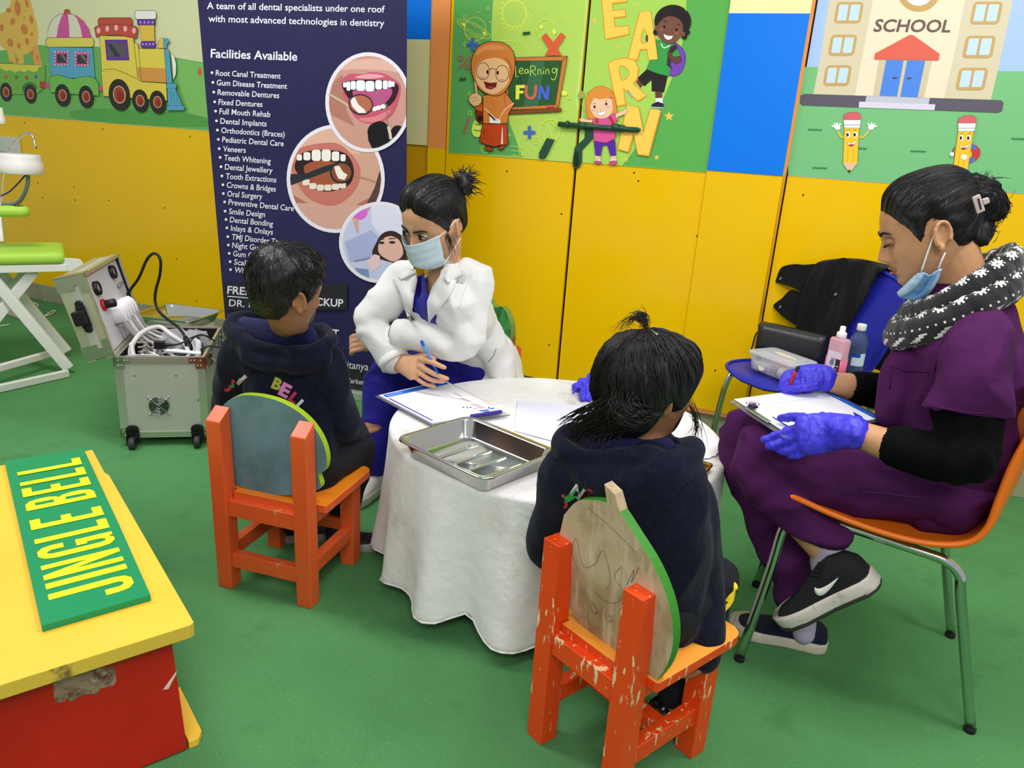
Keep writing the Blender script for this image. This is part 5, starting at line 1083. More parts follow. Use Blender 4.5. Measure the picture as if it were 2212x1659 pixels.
# handpiece holders
HOL = mat('holder_white', (240, 238, 244), .4)
for i in range(5):
    y = .17+i*.04; bm = BM(); s_ = []
    for x in (.085, .135, .15):
        d = .05 if x < .14 else .036
        s_.append([bm.verts.new(lp(x-(.0 if a < .5 else .02), y+.018*cos(pi*(1-a)), .012-d*sin(pi*a))) for a in [j/8 for j in range(9)]])
    for a, b in zip(s_, s_[1:]):
        for j in range(8): bm.faces.new((a[j], a[j+1], b[j+1], b[j]))
    bm.faces.new(s_[-1]); obj('handpiece_holder', bm, HOL, lid, solid=.002)
TUBW = mat('tube_white', (214, 212, 214), .35, spec=.5); TUBG = mat('tube_grey', (160, 158, 156), .35); CAB = mat('cable_black', (28, 28, 30), .45); CLR = mat('bag_clear', (226, 226, 232), .15, trans=.6, ior=1.1)
for i in range(5):
    y = .17+i*.04; bm = BM(); tube(bm, [lp(.1, y, -.02), lp(.05, y, -.03), lp(.0, y+.01, -.05), cp(.1+.02*i, y+.03, .3), cp(.16, y+.03, .27)], [.011, .011, .007, .006, .006], 10, k=4); obj('handpiece_hose', bm, TUBW if i % 2 else TUBG, lid)
# tubing inside the case
random.seed(4)
for i in range(9):
    bm = BM(); z = .285+random.random()*.04
    a0 = random.random()*6; rx, ry = .06+random.random()*.05, .09+random.random()*.07; cx, cy = .15+random.uniform(-.02, .02), .24+random.uniform(-.06, .06)
    tube(bm, [cp(cx+rx*cos(a0+a), min(max(cy+ry*sin(a0+a), .035), .415), z+.014*sin(3*a+i)) for a in [j*.4 for j in range(12+i % 4)]], .0062 if i % 3 else .0045, 10, k=3, round_=True); obj('coiled_tube', bm, TUBW if i % 4 else TUBG, t)
bm = BM(); tube(bm, [cp(.045, .06, .3), cp(.03, .1, .345), cp(.05, .18, .385), cp(.1, .25, .395), cp(.15, .22, .37), cp(.2, .2, .34), cp(.22, .14, .33)], .009, 12, k=5, round_=True); obj('coiled_tube', bm, TUBW, t)
bm = BM(); tube(bm, [cp(.04, .08, .37), cp(.05, .06, .33), cp(.09, .05, .31), cp(.15, .04, .3), cp(.2, .06, .3)], .009, 12, k=5, round_=True); obj('coiled_tube', bm, TUBW, t)
bm = BM(); N_ = 90; tube(bm, [cp(.075+.013*cos(i*.55), .085+.013*sin(i*.55)*1.2, .24+.0016*i) for i in range(N_)], .0042, 7); obj('spiral_hose', bm, mat('spiral_grey', (140, 138, 130), .35), t)
bm = BM()
q0 = [cp(.09, .1, .3), G(325, 640, .5), G(272, 640, .5), G(345, 548, .6)]
cpts = [A(292, 740, 2.12), A(290, 700, 2.13), A(275, 665, 2.15), A(271, 645, 2.16), A(282, 625, 2.17), A(300, 600, 2.18), A(315, 565, 2.19), A(328, 549, 2.2), A(340, 550, 2.2), A(347, 565, 2.2), A(345, 595, 2.2), A(337, 625, 2.2), A(335, 650, 2.2), A(343, 672, 2.19), A(365, 692, 2.17), A(385, 707, 2.15), A(400, 728, 2.13), A(408, 748, 2.12)]
tube(bm, cpts, .0056, 10, k=4, round_=True); cb = obj('power_cable', bm, CAB, t)
bm = BM(); tube(bm, [cpts[-2], cpts[-1], cpts[-1]+V((.01, -.01, -.03))], [.009, .014, .017], 12); obj('cable_boot', bm, BKP, cb)
pl = A(345, 745, 2.05)
bm = BM(); box(bm, pl, (.036, .026, .028), RC); tube(bm, [pl+CU*.016, pl+CU*.045], [.009, .005], 10); tube(bm, [pl+CU*.045, pl+CU*.075+V((0, 0, .006)), pl+CU*.1+V((0, .02, .024)), pl+CU*.12+V((0, .05, .03)), pl+CU*.15+V((0, .07, .0))], .0035, 8, k=4); plg = obj('power_plug', bm, BKP, t, smooth=False, bevel=.003)
bm = BM(); 
for s_ in (-1, 1): tube(bm, [pl-CU*.016+V((0, 0, s_*.008)), pl-CU*.034+V((0, 0, s_*.008))], .0022, 8)
obj('plug_pin', bm, CHROME, plg)
bm = BM(); tube(bm, [A(362, 757, 1.98), A(430, 763, 2.03)], [.006, .0075], 12, round_=True); obj('handpiece', bm, mat('handpiece_white', (236, 236, 240), .25), t)
bm = BM(); tube(bm, [cp(.02, .07, .33), cp(.08, .03, .345), cp(.13, .035, .342)], .0026, 8, k=4); obj('thin_tube', bm, TUBW, t)
bm = BM(); tube(bm, [cp(.26, .1, .3), cp(.262, .13, .365)], .0115, 14, round_=True); obj('suction_tip', bm, mat('tip_grey', (206, 206, 210), .35), t)
bm = BM(); tube(bm, [cp(.25, .11, .33), cp(.29, .12, .352), cp(.32, .13, .35), cp(.36, .13, .34)], .0032, 8, k=4); tube(bm, [cp(.2, .16, .32), cp(.24, .2, .37), cp(.27, .16, .35), cp(.27, .13, .32)], .0028, 8, k=5); obj('thin_cable', bm, CAB, t)
bm = BM(); ell(bm, cp(.17, .33, .31), (.1, .075, .055), RC, 28, 18)
for v in bm.verts: v.co += V((noise.noise(v.co*26), noise.noise(v.co*26+V((5, 0, 0))), noise.noise(v.co*30+V((0, 7, 0)))))*.022
obj('plastic_bag', bm, CLR, t)
# ================================================================ steel tray leaning behind the case
c = A(462, 692, 2.72)
t = thing('steel_tray', 'shiny steel instrument tray on a white stand behind the aluminium case', 'tray', c)
tr = [A(420, 690, 2.75), A(450, 668, 2.95), A(560, 672, 2.95), A(540, 705, 2.75)]
z0 = .27; cs_ = [V((-2.86, 2.42, 0)), V((-2.94, 2.68, 0)), V((-2.62, 2.74, 0)), V((-2.56, 2.48, 0))]
bm = BM(); rr = []
cc = sum(cs_, V())/4; u = (cs_[3]-cs_[0]).normalized(); v = V((-u.y, u.x, 0))
for d, z in ((.02, 0), (.004, .038), (0, .042), (-.01, .042)): rr.append([bm.verts.new(cc+u*x+v*y+V((0, 0, z0+z))) for x, y in rrect(-.15+d, -.13+d, .15-d, .13-d, .035, 6)])
skin(bm, rr, False, False); bm.faces.new(rr[0]); obj('tray_body', bm, STEEL, t, solid=.0012)
bm = BM(); box(bm, cc+V((0, 0, z0/2-.001)), (.24, .2, z0-.002), rot_to(u, v)); obj('stand', bm, mat('stand_cream', (226, 222, 210), .5), t, smooth=False, bevel=.006)
# ================================================================ green folding treatment chair (left edge of the frame)
LG = mat('lime_vinyl', (170, 214, 74), .45, bump=(30, .08)); WM = mat('white_steel', (226, 226, 218), .35)
t = thing('treatment_chair', 'lime green folding dental chair with white X legs and lamp at the left edge', 'dental chair', V((-3.45, 2.3, 0)))
DE1 = V((-.593, -.805, 0)); DE2 = V((-.805, .593, 0)); DO = V((-3.2, 2.384, 0)); DR = rot_to(DE1, DE2); zs = .55
def dp(x, y, z): return DO+DE1*x+DE2*y+V((0, 0, z))                     # x along the couch towards the viewer, y across
def cush(name, o, lx, ly, th, m=LG):
    bm = BM(); rr = []
    for d, h in ((.012, 0), (.002, .008), (0, .02), (0, th-.016), (.005, th-.005), (.016, th), (.05, th+.003)):
        rr.append([bm.verts.new(o+DE1*x+DE2*y+V((0, 0, h))) for x, y in rrect(d, d, lx-d, ly-d, .03, 5)])
    skin(bm, rr); return obj(name, bm, m, t)
cush('seat_cushion', dp(0, 0, zs-.048), .95, .36, .05)
cush('armrest', G(66, 468, .70)+DE2*-.03, .5, .09, .045)
def bar(name, a, b, w=.034, d=.026):
    bm = BM(); dr = (b-a).normalized(); R_ = rot_to(dr, (0, 0, 1) if abs(dr.z) < .9 else (1, 0, 0)); box(bm, (a+b)/2, ((b-a).length, w, d), R_); obj(name, bm, WM, t, smooth=False, bevel=.003)
bar('seat_frame', dp(.0, .02, zs-.066), dp(.95, .02, zs-.066)); bar('seat_frame', dp(.0, .34, zs-.066), dp(.95, .34, zs-.066)); bar('seat_frame', dp(.03, .04, zs-.066), dp(.03, .32, zs-.066))
bm = BM(); prism(bm, rrect(-.055, -.03, .05, .03, .025), (dp(-.02, .0, zs-.052), (DE1+DE2*.6).normalized(), (0, 0, 1), DE1.cross(V((0, 0, 1)))), .012); obj('footrest_bracket', bm, WM, t, smooth=False, bevel=.003)
FT = G(150, 806, .0)
for w_, dz_ in ((0, 0), (.3, 0)):
    f_ = FT+DE2*w_+V((0, 0, .022)); bar('leg', f_, dp(.30, .03+w_, zs-.085), .045); bar('leg', dp(.13, .06+w_*.8, zs-.085), FT+DE2*(w_*.8+.03)+DE1*.46+V((0, 0, .022)), .045)
    bar('foot_rail', G(147, 806, .018)+DE2*w_, G(-60, 852, .018)+DE2*w_, .032) if w_ == 0 else None
bar('rung', G(108, 764, .07), G(-40, 806, .07), .03)
bm = BM(); prism(bm, [(-.18, .0), (.06, .0), (-.0, .09), (-.16, .2)], (A(10, 518, 2.4), -DE2, (0, 0, 1), DE1), .02); obj('side_panel', bm, WM, t, smooth=False, bevel=.004)
# lamp on its pole
pole = A(-35, 400, 2.55)
bm = BM(); tube(bm, [V((pole.x, 2.55, zs-.02)), V((pole.x, 2.55, A(-35, 250, 2.55).z))], .014, 14); obj('lamp_pole', bm, WM, t)
bm = BM(); lathe(bm, [(.022, 0), (.024, .004), (.024, .03), (.02, .032), (.02, .07), (.016, .074)], A(0, 268, 2.5), (0, 0, 1), 20); tube(bm, [A(0, 250, 2.5), V((pole.x, 2.55, A(0, 250, 2.5).z))], .008, 10); obj('pole_knuckle', bm, WM, t)
lc = A(46, 374, 2.5); lm = mat('lamp_white', (236, 230, 232), .35)
bm = BM(); lathe(bm, [(0, .002), (.093, 0), (.0975, .004), (.097, .032), (.092, .054), (.089, .058), (.0875, .08), (.084, .086), (.03, .088), (0, .088)], lc, (.02, 0, 1), 40); lamp = obj('lamp_head', bm, lm, t)
hz = lambda x, y: A(x, y, 2.5-.02)
bm = BM(); tube(bm, [hz(20, 322), hz(40, 300), hz(52, 289), hz(64, 288), hz(72, 298), hz(78, 321)], .0052, 10, k=4); obj('lamp_handle', bm, CHROME, lamp)
bm = BM(); tube(bm, [A(10, 354, 2.47), V((pole.x, 2.55, A(0, 352, 2.5).z))], .006, 10); ell(bm, A(4, 366, 2.45), (.022, .02, .018)); obj('lamp_arm', bm, STEEL, lamp)
bm = BM(); tube(bm, [A(59, 372, 2.52), A(60, 395, 2.52), A(52, 420, 2.53), A(38, 438, 2.54), A(15, 442, 2.55), A(-30, 438, 2.55)], .0095, 12, k=5); obj('grey_hose', bm, mat('hose_grey', (130, 142, 146), .35), t)
bm = BM(); tube(bm, [A(58, 374, 2.5), A(40, 395, 2.5), A(20, 414, 2.52), A(0, 424, 2.53), A(-30, 436, 2.55)], .0036, 8, k=4); obj('blue_wire', bm, mat('wire_blue', (44, 50, 130), .4), t)
bm = BM(); tube(bm, [A(10, 372, 2.6), A(6, 400, 2.6), A(5, 440, 2.6), A(4, 470, 2.6)], .0036, 8, k=4); obj('white_wire', bm, WHP, t)
# ================================================================ wall socket, extension lead
q = [A(-40, 284, W0-.008), A(46, 290, W0-.008), A(46, 318, W0-.008)]
t = thing('wall_socket', 'white wall switch plate partly hidden by the lamp at the left edge', 'socket', A(10, 305, W0-.008))
zc = A(10, 318, W0).z; x0, x1 = A(-30, 300, W0).x, A(46, 300, W0).x
bm = BM(); box(bm, ((x0+x1)/2, W0-.014, zc), (x1-x0, .014, .13)); obj('socket_plate', bm, mat('socket_cream', (206, 206, 190), .4), t, smooth=False, bevel=.004)
bm = BM(); box(bm, (x0+(x1-x0)*.5, W0-.022, zc+.01), (.05, .006, .07)); obj('switch', bm, mat('switch_pale', (190, 200, 190), .4), t, smooth=False, bevel=.002)
sc_ = G(57, 690, 0)
t = thing('extension_lead', 'white extension socket with tangled cable on the carpet under the dental chair', 'extension lead', sc_)
bm = BM(); d1_ = (G(78, 694, 0)-G(50, 698, 0)).normalized(); d2_ = V((-d1_.y, d1_.x, 0)); R_ = rot_to(d1_, d2_)
box(bm, sc_+d2_*.09+V((0, 0, .021)), (.055, .2, .04), R_); sb = obj('socket_block', bm, mat('socket_ivory', (214, 200, 170), .45), t, smooth=False, bevel=.004)
bm = BM(); box(bm, sc_+d2_*.12+V((0, 0, .05)), (.03, .035, .02), R_); tube(bm, [sc_+d2_*.12+V((0, 0, .055)), sc_+d2_*.12+V((0, 0, .085))], .006, 8); obj('plug', bm, WHP, t, smooth=False, bevel=.004)
bm = BM(); L_ = [(57, 662), (50, 650), (35, 652), (32, 664), (40, 677), (65, 681), (95, 683), (112, 678), (119, 672), (115, 671), (100, 680), (82, 692)]
tube(bm, [G(x, y, .006 if i > 4 else .05-.01*i) for i, (x, y) in enumerate(L_)], .0035, 8, k=4)
tube(bm, [G(x, y, .005) for x, y in ((-20, 642), (20, 648), (42, 656), (10, 660), (40, 652), (75, 655), (82, 662), (60, 664), (20, 668), (-30, 660))], .0035, 8, k=4); tube(bm, [G(x, y, .005) for x, y in ((-30, 708), (0, 704), (20, 701))], .0035, 8, k=3)
obj('cable', bm, mat('cable_white', (222, 222, 214), .45), t)
bm = BM(); tube(bm, [G(92, 737, .008), G(105, 728, .008), G(116, 721, .008)], .009, 10, k=3, round_=True)
tag(obj('hose_piece', bm, mat('hose_teal', (96, 120, 116), .5)), 'short grey-green piece of hose lying on the carpet left of the case', 'hose')
# ================================================================ yellow-topped bench and sign
BT = mat('bench_yellow', (246, 200, 66), .35, vary=((238, 188, 54), 2, .5, .8)); BE = mat('bench_edge', (216, 184, 66), .55, vary=[((130, 100, 60), 14, .62, .7)]); BR = mat('bench_red', (196, 34, 20), .5, vary=((176, 28, 16), 4, .4, .7))
b0, b1, b3 = G(0, 1480, .3), G(421, 1347, .3), G(222, 968, .3)
bu = (b1-b0).normalized(); bv = V((-bu.y, bu.x, 0)); Lw = .58; Ld = (b3-b1).dot(bv)
t = thing('low_bench', 'low bench with a yellow top and red body at the bottom left corner', 'bench', V((b1.x, b1.y, 0))-bu*.2+bv*.3)
def bp(u, v, z): return V((b1.x, b1.y, z))+bu*u+bv*v
bm = BM(); prism(bm, [(-Lw, 0), (-.008, 0), (0, .006), (.002, Ld*.8), (-.004, Ld*.82), (-.002, Ld), (-Lw, Ld)], (bp(0, 0, .272), bu, bv, (0, 0, 1)), .028, 1, 1); 
for f in bm.faces:
    if f.calc_center_median().z > .2999: f.material_index = 0
obj('bench_top', bm, [BT, BE], t, smooth=False, bevel=.0015)
bm = BM(); h4 = [(-Lw+.03, .028), (-.024, .028), (-.024, Ld-.03), (-Lw+.03, Ld-.03)]
hexa(bm, [bp(u, v, .004) for u, v in h4], [bp(u-.012 if u > -.1 else u, v+.0, .272) for u, v in h4]); bd = obj('bench_body', bm, BR, t, smooth=False, bevel=.0015)
fr_o, fr_n = bp(0, .0279, .1), -bv; ffront = onplane(fr_o, fr_n)
p = Print(ffront, fr_n, 1, (0, 0), 1e-4, .7)
wear = mat('worn_patch', (150, 128, 104), .8, vary=[((96, 60, 44), 30, .45, .62), ((176, 160, 140), 50, .55, .7)])
p.poly(wear, [(115, 1476), (150, 1462), (200, 1446), (248, 1438), (251, 1470), (247, 1480), (215, 1488), (213, 1500), (195, 1498), (170, 1506), (155, 1516), (145, 1508), (138, 1516), (120, 1518), (116, 1500)])
p.build('worn_patch', bd, label='bare worn patch on the red front'); p = Print(ffront, fr_n, 1, (0, 0), 1e-4, .7)
p.poly('e8c8c8', [(382, 1448), (372, 1462), (366, 1470), (352, 1490), (364, 1488), (370, 1476), (380, 1458)]); p.build('white_scuff', bd)
bm = BM(); prism(bm, [(-.0, .03), (.018, .03), (.03, .05), (.03, .2), (0, .2)], (bp(-.02, 0, .001), bu, bv, (0, 0, 1)), .016); obj('foot_board', bm, BT, t, smooth=False, bevel=.002)
zs_ = .3012; s0, s1, s2, s3 = G(90, 1352, zs_+.012), G(325, 1285, zs_+.012), G(180, 968, zs_+.012), G(0, 1001, zs_+.012)
t = thing('name_board', 'green board with yellow JINGLE BELL lettering lying on the yellow bench top', 'sign', (s0+s1+s2)/3)
GB = mat('board_green', (14, 142, 88), .32, vary=[((200, 214, 200), 38, .72, .76)])
sd_ = (s1-s0).normalized(); sv_ = (s2-s1).normalized(); WB = (s1-s0).length; HB = (s2-s1).length
p = Print(lambda x, y: s1+(s0-s1).normalized()*y*WB+sv_*x*HB, (0, 0, 1), 1, (0, 0), 1e-4, .4)
p.board(GB, [(0, 0), (.4, -.008), (1, 0), (1, 1), (.3, 1.0), (0, 1)], .012)
def cap(ch, x0, x1): 
    pass
YS = mat('board_yellow', (244, 236, 30), .4, vary=((210, 214, 170), 40, .7, .75))
# text box: along x from .09 to .93 of the length, letters' top towards y=1
p.s = 1
vs, fs = glyphs('JINGLE BELL', .012)
p2 = Print(lambda x, y: p.f(.05+x*.93, .10+y*.79), (0, 0, 1), 1, (0, 0), 1e-4, .4); p2.bm = p.bm; p2.m = p.m; p2.k = 6
def R4(x0, y0, x1, y1): p2.poly(YS, [(x0, y0), (x1, y0), (x1, y1), (x0, y1)])
LW = 1/10.6; xs = 0; st = .027
def arc(cx, cy, rx, ry, a0, a1, w_): p2.line(YS, elp(cx, cy, rx, ry, 0, 24, a0, a1), w_)
def thick(pts): p2.poly(YS, pts)
def bigJ(x): thick([(x+.05, 1), (x+.078, 1), (x+.078, .2), (x+.072, .07), (x+.055, 0), (x+.024, 0), (x+.006, .07), (x, .2), (x, .36), (x+.027, .36), (x+.027, .17), (x+.034, .12), (x+.044, .12), (x+.05, .17)])
def bigI(x): R4(x, 0, x+.028, 1)
def bigN(x): thick([(x, 0), (x, 1), (x+.026, 1), (x+.056, .42), (x+.056, 1), (x+.08, 1), (x+.08, 0), (x+.056, 0), (x+.025, .6), (x+.025, 0)])
def bigG(x): thick([(x+.078, .66), (x+.05, .66), (x+.05, .82), (x+.042, .88), (x+.034, .88), (x+.028, .82), (x+.028, .18), (x+.034, .12), (x+.044, .12), (x+.05, .18), (x+.05, .36), (x+.04, .36), (x+.04, .5), (x+.078, .5), (x+.078, 0), (x+.06, 0), (x+.056, .06), (x+.044, 0), (x+.024, 0), (x+.006, .08), (x, .22), (x, .8), (x+.008, .93), (x+.025, 1), (x+.055, 1), (x+.072, .93), (x+.078, .82)])
def bigL(x): thick([(x, 0), (x, 1), (x+.028, 1), (x+.028, .14), (x+.066, .14), (x+.066, 0)])
def bigE(x): thick([(x, 0), (x, 1), (x+.066, 1), (x+.066, .86), (x+.028, .86), (x+.028, .58), (x+.058, .58), (x+.058, .44), (x+.028, .44), (x+.028, .14), (x+.066, .14), (x+.066, 0)])
def bigB(x): thick([(x, 0), (x, 1), (x+.045, 1), (x+.066, .94), (x+.074, .8), (x+.074, .66), (x+.066, .55), (x+.056, .52), (x+.068, .47), (x+.077, .34), (x+.077, .18), (x+.068, .05), (x+.048, 0)]); [p2.poly(GB, rrect(x+.028, a, x+.048, b, .008)) for a, b in ((.6, .87), (.13, .43))]
x = 0
for f_, w_ in ((bigJ, .09), (bigI, .04), (bigN, .092), (bigG, .09), (bigL, .078), (bigE, .115), (bigB, .09), (bigE, .078), (bigL, .078), (bigL, .07)):
    f_(x*1.0); x += w_*1.16
p.build('board', t)

# ================================================================ people: tools
def fuse(name, bm, mats, parent, voxel=.004, sm=4, disp=None, keep=None, label=None, solid=0, fac=.5):
    """overlapping closed shells -> one continuous skin"""
    bmesh.ops.recalc_face_normals(bm, faces=bm.faces)
    me = bpy.data.meshes.new('tmp'); bm.to_mesh(me); bm.free()
    o = bpy.data.objects.new('tmp', me); COL.objects.link(o)
    r = o.modifiers.new('r', 'REMESH'); r.mode = 'VOXEL'; r.voxel_size = voxel
    s = o.modifiers.new('s', 'SMOOTH'); s.iterations = sm; s.factor = fac
    dg = bpy.context.evaluated_depsgraph_get(); m2 = bpy.data.meshes.new_from_object(o.evaluated_get(dg))
    bpy.data.objects.remove(o); bpy.data.meshes.remove(me)
    b = BM(); b.from_mesh(m2); bpy.data.meshes.remove(m2); b.normal_update()
    if disp:
        off = [(v, v.normal*disp(v.co)) for v in b.verts]
        for v, d in off: v.co += d
    tree = BVHTree.FromBMesh(b)
    if keep:
        bmesh.ops.delete(b, geom=[v for v in b.verts if not keep(v.co)], context='VERTS')
        [bmesh.ops.smooth_vert(b, verts=[v for v in b.verts if v.is_boundary], factor=.5, use_axis_x=True, use_axis_y=True, use_axis_z=True) for _ in range(6)]
    ob = obj(name, b, mats, parent, auto=False, solid=solid, label=label)
    return ob, tree
def crumple(f1=16, a1=.004, f2=38, a2=.0015, st=(1, 1, 1), seed=0, warp=.5):
    S = V(st); sv = V((seed*3.1, seed*1.7, seed*.9))
    def d(c):
        q = V((c.x*S.x, c.y*S.y, c.z*S.z)); w = noise.noise(q*f1*.5+sv)*warp
        n = noise.noise(q*f1+V((w, -w, w))+sv); m = noise.noise(q*f2+sv*2)
        return a1*(.55-abs(n)*2.2)+a2*m
    return d
def limb(bm, pts, k=5, n=20, hint=None): 
    """pts: (Vector, r) or (Vector,(a,b))"""
    tube(bm, [p for p, _ in pts], [r for _, r in pts], n, k=k, hint=hint, round_=True)
def toL(M, p): return M @ V(p)
def frame_M(c, f, up):
    f = V(f).normalized(); r = f.cross(V(up)).normalized(); u = r.cross(f)
    m = Matrix((r, f, u)).transposed().to_4x4(); m.translation = c; return m
LEV = [(0.1125, 0.008, -0.0112, 0.01), (0.11, 0.03, -0.0372, 0.03), (0.103, 0.05, -0.0577, 0.047), (0.09, 0.066, -0.0753, 0.061), (0.07, 0.08, -0.0884, 0.071), (0.05, 0.0875, -0.0939, 0.0755), (0.03, 0.0895, -0.0949, 0.077), (0.012, 0.0885, -0.093, 0.0765), (-0.005, 0.086, -0.0893, 0.0755), (-0.022, 0.085, -0.0828, 0.0735), (-0.04, 0.084, -0.0725, 0.0695), (-0.056, 0.0825, -0.0614, 0.064), (-0.07, 0.081, -0.0502, 0.0575), (-0.083, 0.078, -0.0372, 0.05), (-0.094, 0.074, -0.0242, 0.041), (-0.102, 0.068, -0.0112, 0.031), (-0.108, 0.058, 0.004, 0.02), (-0.11, 0.045, 0.02, 0.008)]
BUMPS = [(0, .0, .008, .022, .006), (0, -.018, .009, .013, .013), (0, -.034, .0105, .0095, .0195), (.0125, -.039, .006, .006, .008), (-.0125, -.039, .006, .006, .008),
         (0, -.0555, .017, .0055, .0065), (0, -.069, .015, .0055, .0062), (0, -.0622, .02, .0022, -.0045), (0, -.0935, .018, .012, .006),
         (.031, .003, .0135, .009, -.0085), (-.031, .003, .0135, .009, -.0085), (.028, .023, .024, .008, .0025), (-.028, .023, .024, .008, .0025), (.042, -.026, .02, .018, .004), (-.042, -.026, .02, .018, .004), (0, -.079, .02, .005, -.0035)]
def head_pt(th, lev, s=1, off=0, bumps=True, child=0):
    z, fr, bk, w = lev
    if child: fr *= .98-.1*(z < -.03); w *= 1.0-.02*(z < -.04)
    c, sn = cos(th), sin(th); p = .93
    x = w*(abs(c)**p)*(1 if c > 0 else -1); y = (fr if sn > 0 else -bk)*(abs(sn)**p)*(1 if sn > 0 else -1)
    if bumps and sn > 0:
        k = min(1, sn*1.6)
        for bx_, bz, sx, sz, am in BUMPS: y += k*am*exp(-((x-bx_)/sx)**2/1.4-((z-bz)/sz)**2/1.4)
    v = V((x, y, z)); n = V((x/.0765**2, y/.09**2, z/.11**2)).normalized()
    return (v+n*off)*s
_lv = cr(LEV, 4)
def head(bm, M, s=1, n=72, child=0):
    rings = [[bm.verts.new(M @ head_pt(2*pi*i/n, l, s, child=child)) for i in range(n)] for l in _lv]
    skin(bm, rings)
def ear(bm, M, side, s=1):
    c = V((side*.0765, -.012, -.008)); 
    R = Matrix.Rotation(side*radians(-22), 3, 'Z') @ Matrix.Rotation(radians(10), 3, 'X')
    b2 = BM(); ell(b2, (side*-.001, 0, 0), (.004, .0165, .028), n=18, m=12); ell(b2, (side*.004, .011, -.003), (.0045, .004, .007), n=10, m=8); ell(b2, (side*.003, .001, -.024), (.0045, .008, .009), n=10, m=8)
    loop = [(.004*side, .016*cos(a)*(1 if a < pi else .95), .028*sin(a)+.001) for a in [radians(-20+i*20) for i in range(13)]]
    tube(b2, [(x+side*.004, -y if 0 else y*-1, z) for x, y, z in loop], .0050, 8, k=2, round_=True)
    for v in b2.verts: v.co = M @ ((R @ v.co+c+V((side*.006, 0, 0)))*s)
    me = bpy.data.meshes.new('t'); b2.to_mesh(me); b2.free(); bm.from_mesh(me); bpy.data.meshes.remove(me)
HL = [(90, .066), (70, .064), (55, .056), (42, .042), (30, .022), (20, -.004), (12, -.022), (4, .006), (-6, .016), (-16, .0), (-26, -.034), (-40, -.06), (-60, -.072), (-90, -.076)]
def hairline(x, y, tab=HL):
    a = math.degrees(atan2(y, abs(x)+1e-9))
    for (a0, z0), (a1, z1) in zip(tab, tab[1:]):
        if a0 >= a >= a1: return z0+(z1-z0)*(a0-a)/(a0-a1)
    return tab[-1][1]
def sstep(x): x = min(max(x, 0), 1); return x*x*(3-2*x)
def hair_cap(name, M, mats, parent, s=1, th=.012, tab=HL, edge=.022, extra=None, n=144, clump=.0025, cf=(30, 30, 8)):
    bm = BM(); rings = []
    lv = cr(LEV, 7)
    for l in lv:
        if l[0] < -.09: continue
        ring = []
        for i in range(n):
            t_ = 2*pi*i/n; p = head_pt(t_, l, 1, 0, False); z0 = hairline(p.x, p.y, tab)
            k = sstep((p.z-z0+.004)/edge); o_ = -.004+(th+.004)*k
            if extra: o_ += extra(p)*k
            o_ += k*clump*noise.noise(V((p.x*cf[0], p.y*cf[1], p.z*cf[2])))*2
            ring.append(bm.verts.new(M @ head_pt(t_, l, s, o_, False)))
        rings.append(ring)
    skin(bm, rings); bm.normal_update(); tree = BVHTree.FromBMesh(bm)
    return obj(name, bm, mats, parent), tree
def on_tree(tree, c, d, off=.001):
    d = d.normalized(); h = tree.ray_cast(c+d*.5, -d)
    return (h[0]+d*off) if h[0] is not None else c+d*.1
def strands(name, paths, r, m, parent, n=4, taper=True):
    bm = BM()
    for P in paths:
        k = len(P); rr = [r*(1-.75*(i/(k-1))**2)*min(1, .2+.8*i/(k*.25)) if taper else r for i in range(k)]
        tube(bm, P, rr, n)
    return obj(name, bm, m, parent)
def slerp(a, b, t):
    a = a.normalized(); b = b.normalized(); d = max(-1, min(1, a.dot(b))); w = math.acos(d)
    return (a*sin((1-t)*w)+b*sin(t*w))/sin(w) if w > 1e-4 else a
SKIN = mat('skin_tan', (206, 158, 122), .5, sss=.08, spec=.4, vary=((190, 136, 102), 22, .5, .8))
SKINW = mat('skin_warm', (196, 146, 106), .5, sss=.08, spec=.4, vary=((176, 122, 88), 22, .5, .8))
SKINC = mat('skin_brown', (150, 102, 74), .52, sss=.08, spec=.35, vary=((132, 86, 62), 22, .5, .8))
HAIR = mat('hair_black', (18, 16, 17), .42, spec=.5, bump=(160, .35, (1, 1, .12), 3))
HAIR2 = mat('hair_strand', (24, 21, 21), .46, spec=.4)
HAIRT = mat('hair_fine', (34, 28, 26), .5, spec=.3)
EYEW = mat('eye_white', (188, 176, 166), .25); IRIS = mat('iris_dark', (30, 18, 12), .12); LASH = mat('lash_black', (16, 12, 12), .6); BROW = mat('brow', (34, 26, 24), .7)
def decal_on(tree, px, py, off=.0012):
    d = ray(px, py).normalized(); h = tree.ray_cast(CAM, d)
    return (h[0]-d*off) if h[0] is not None else CAM+d*2
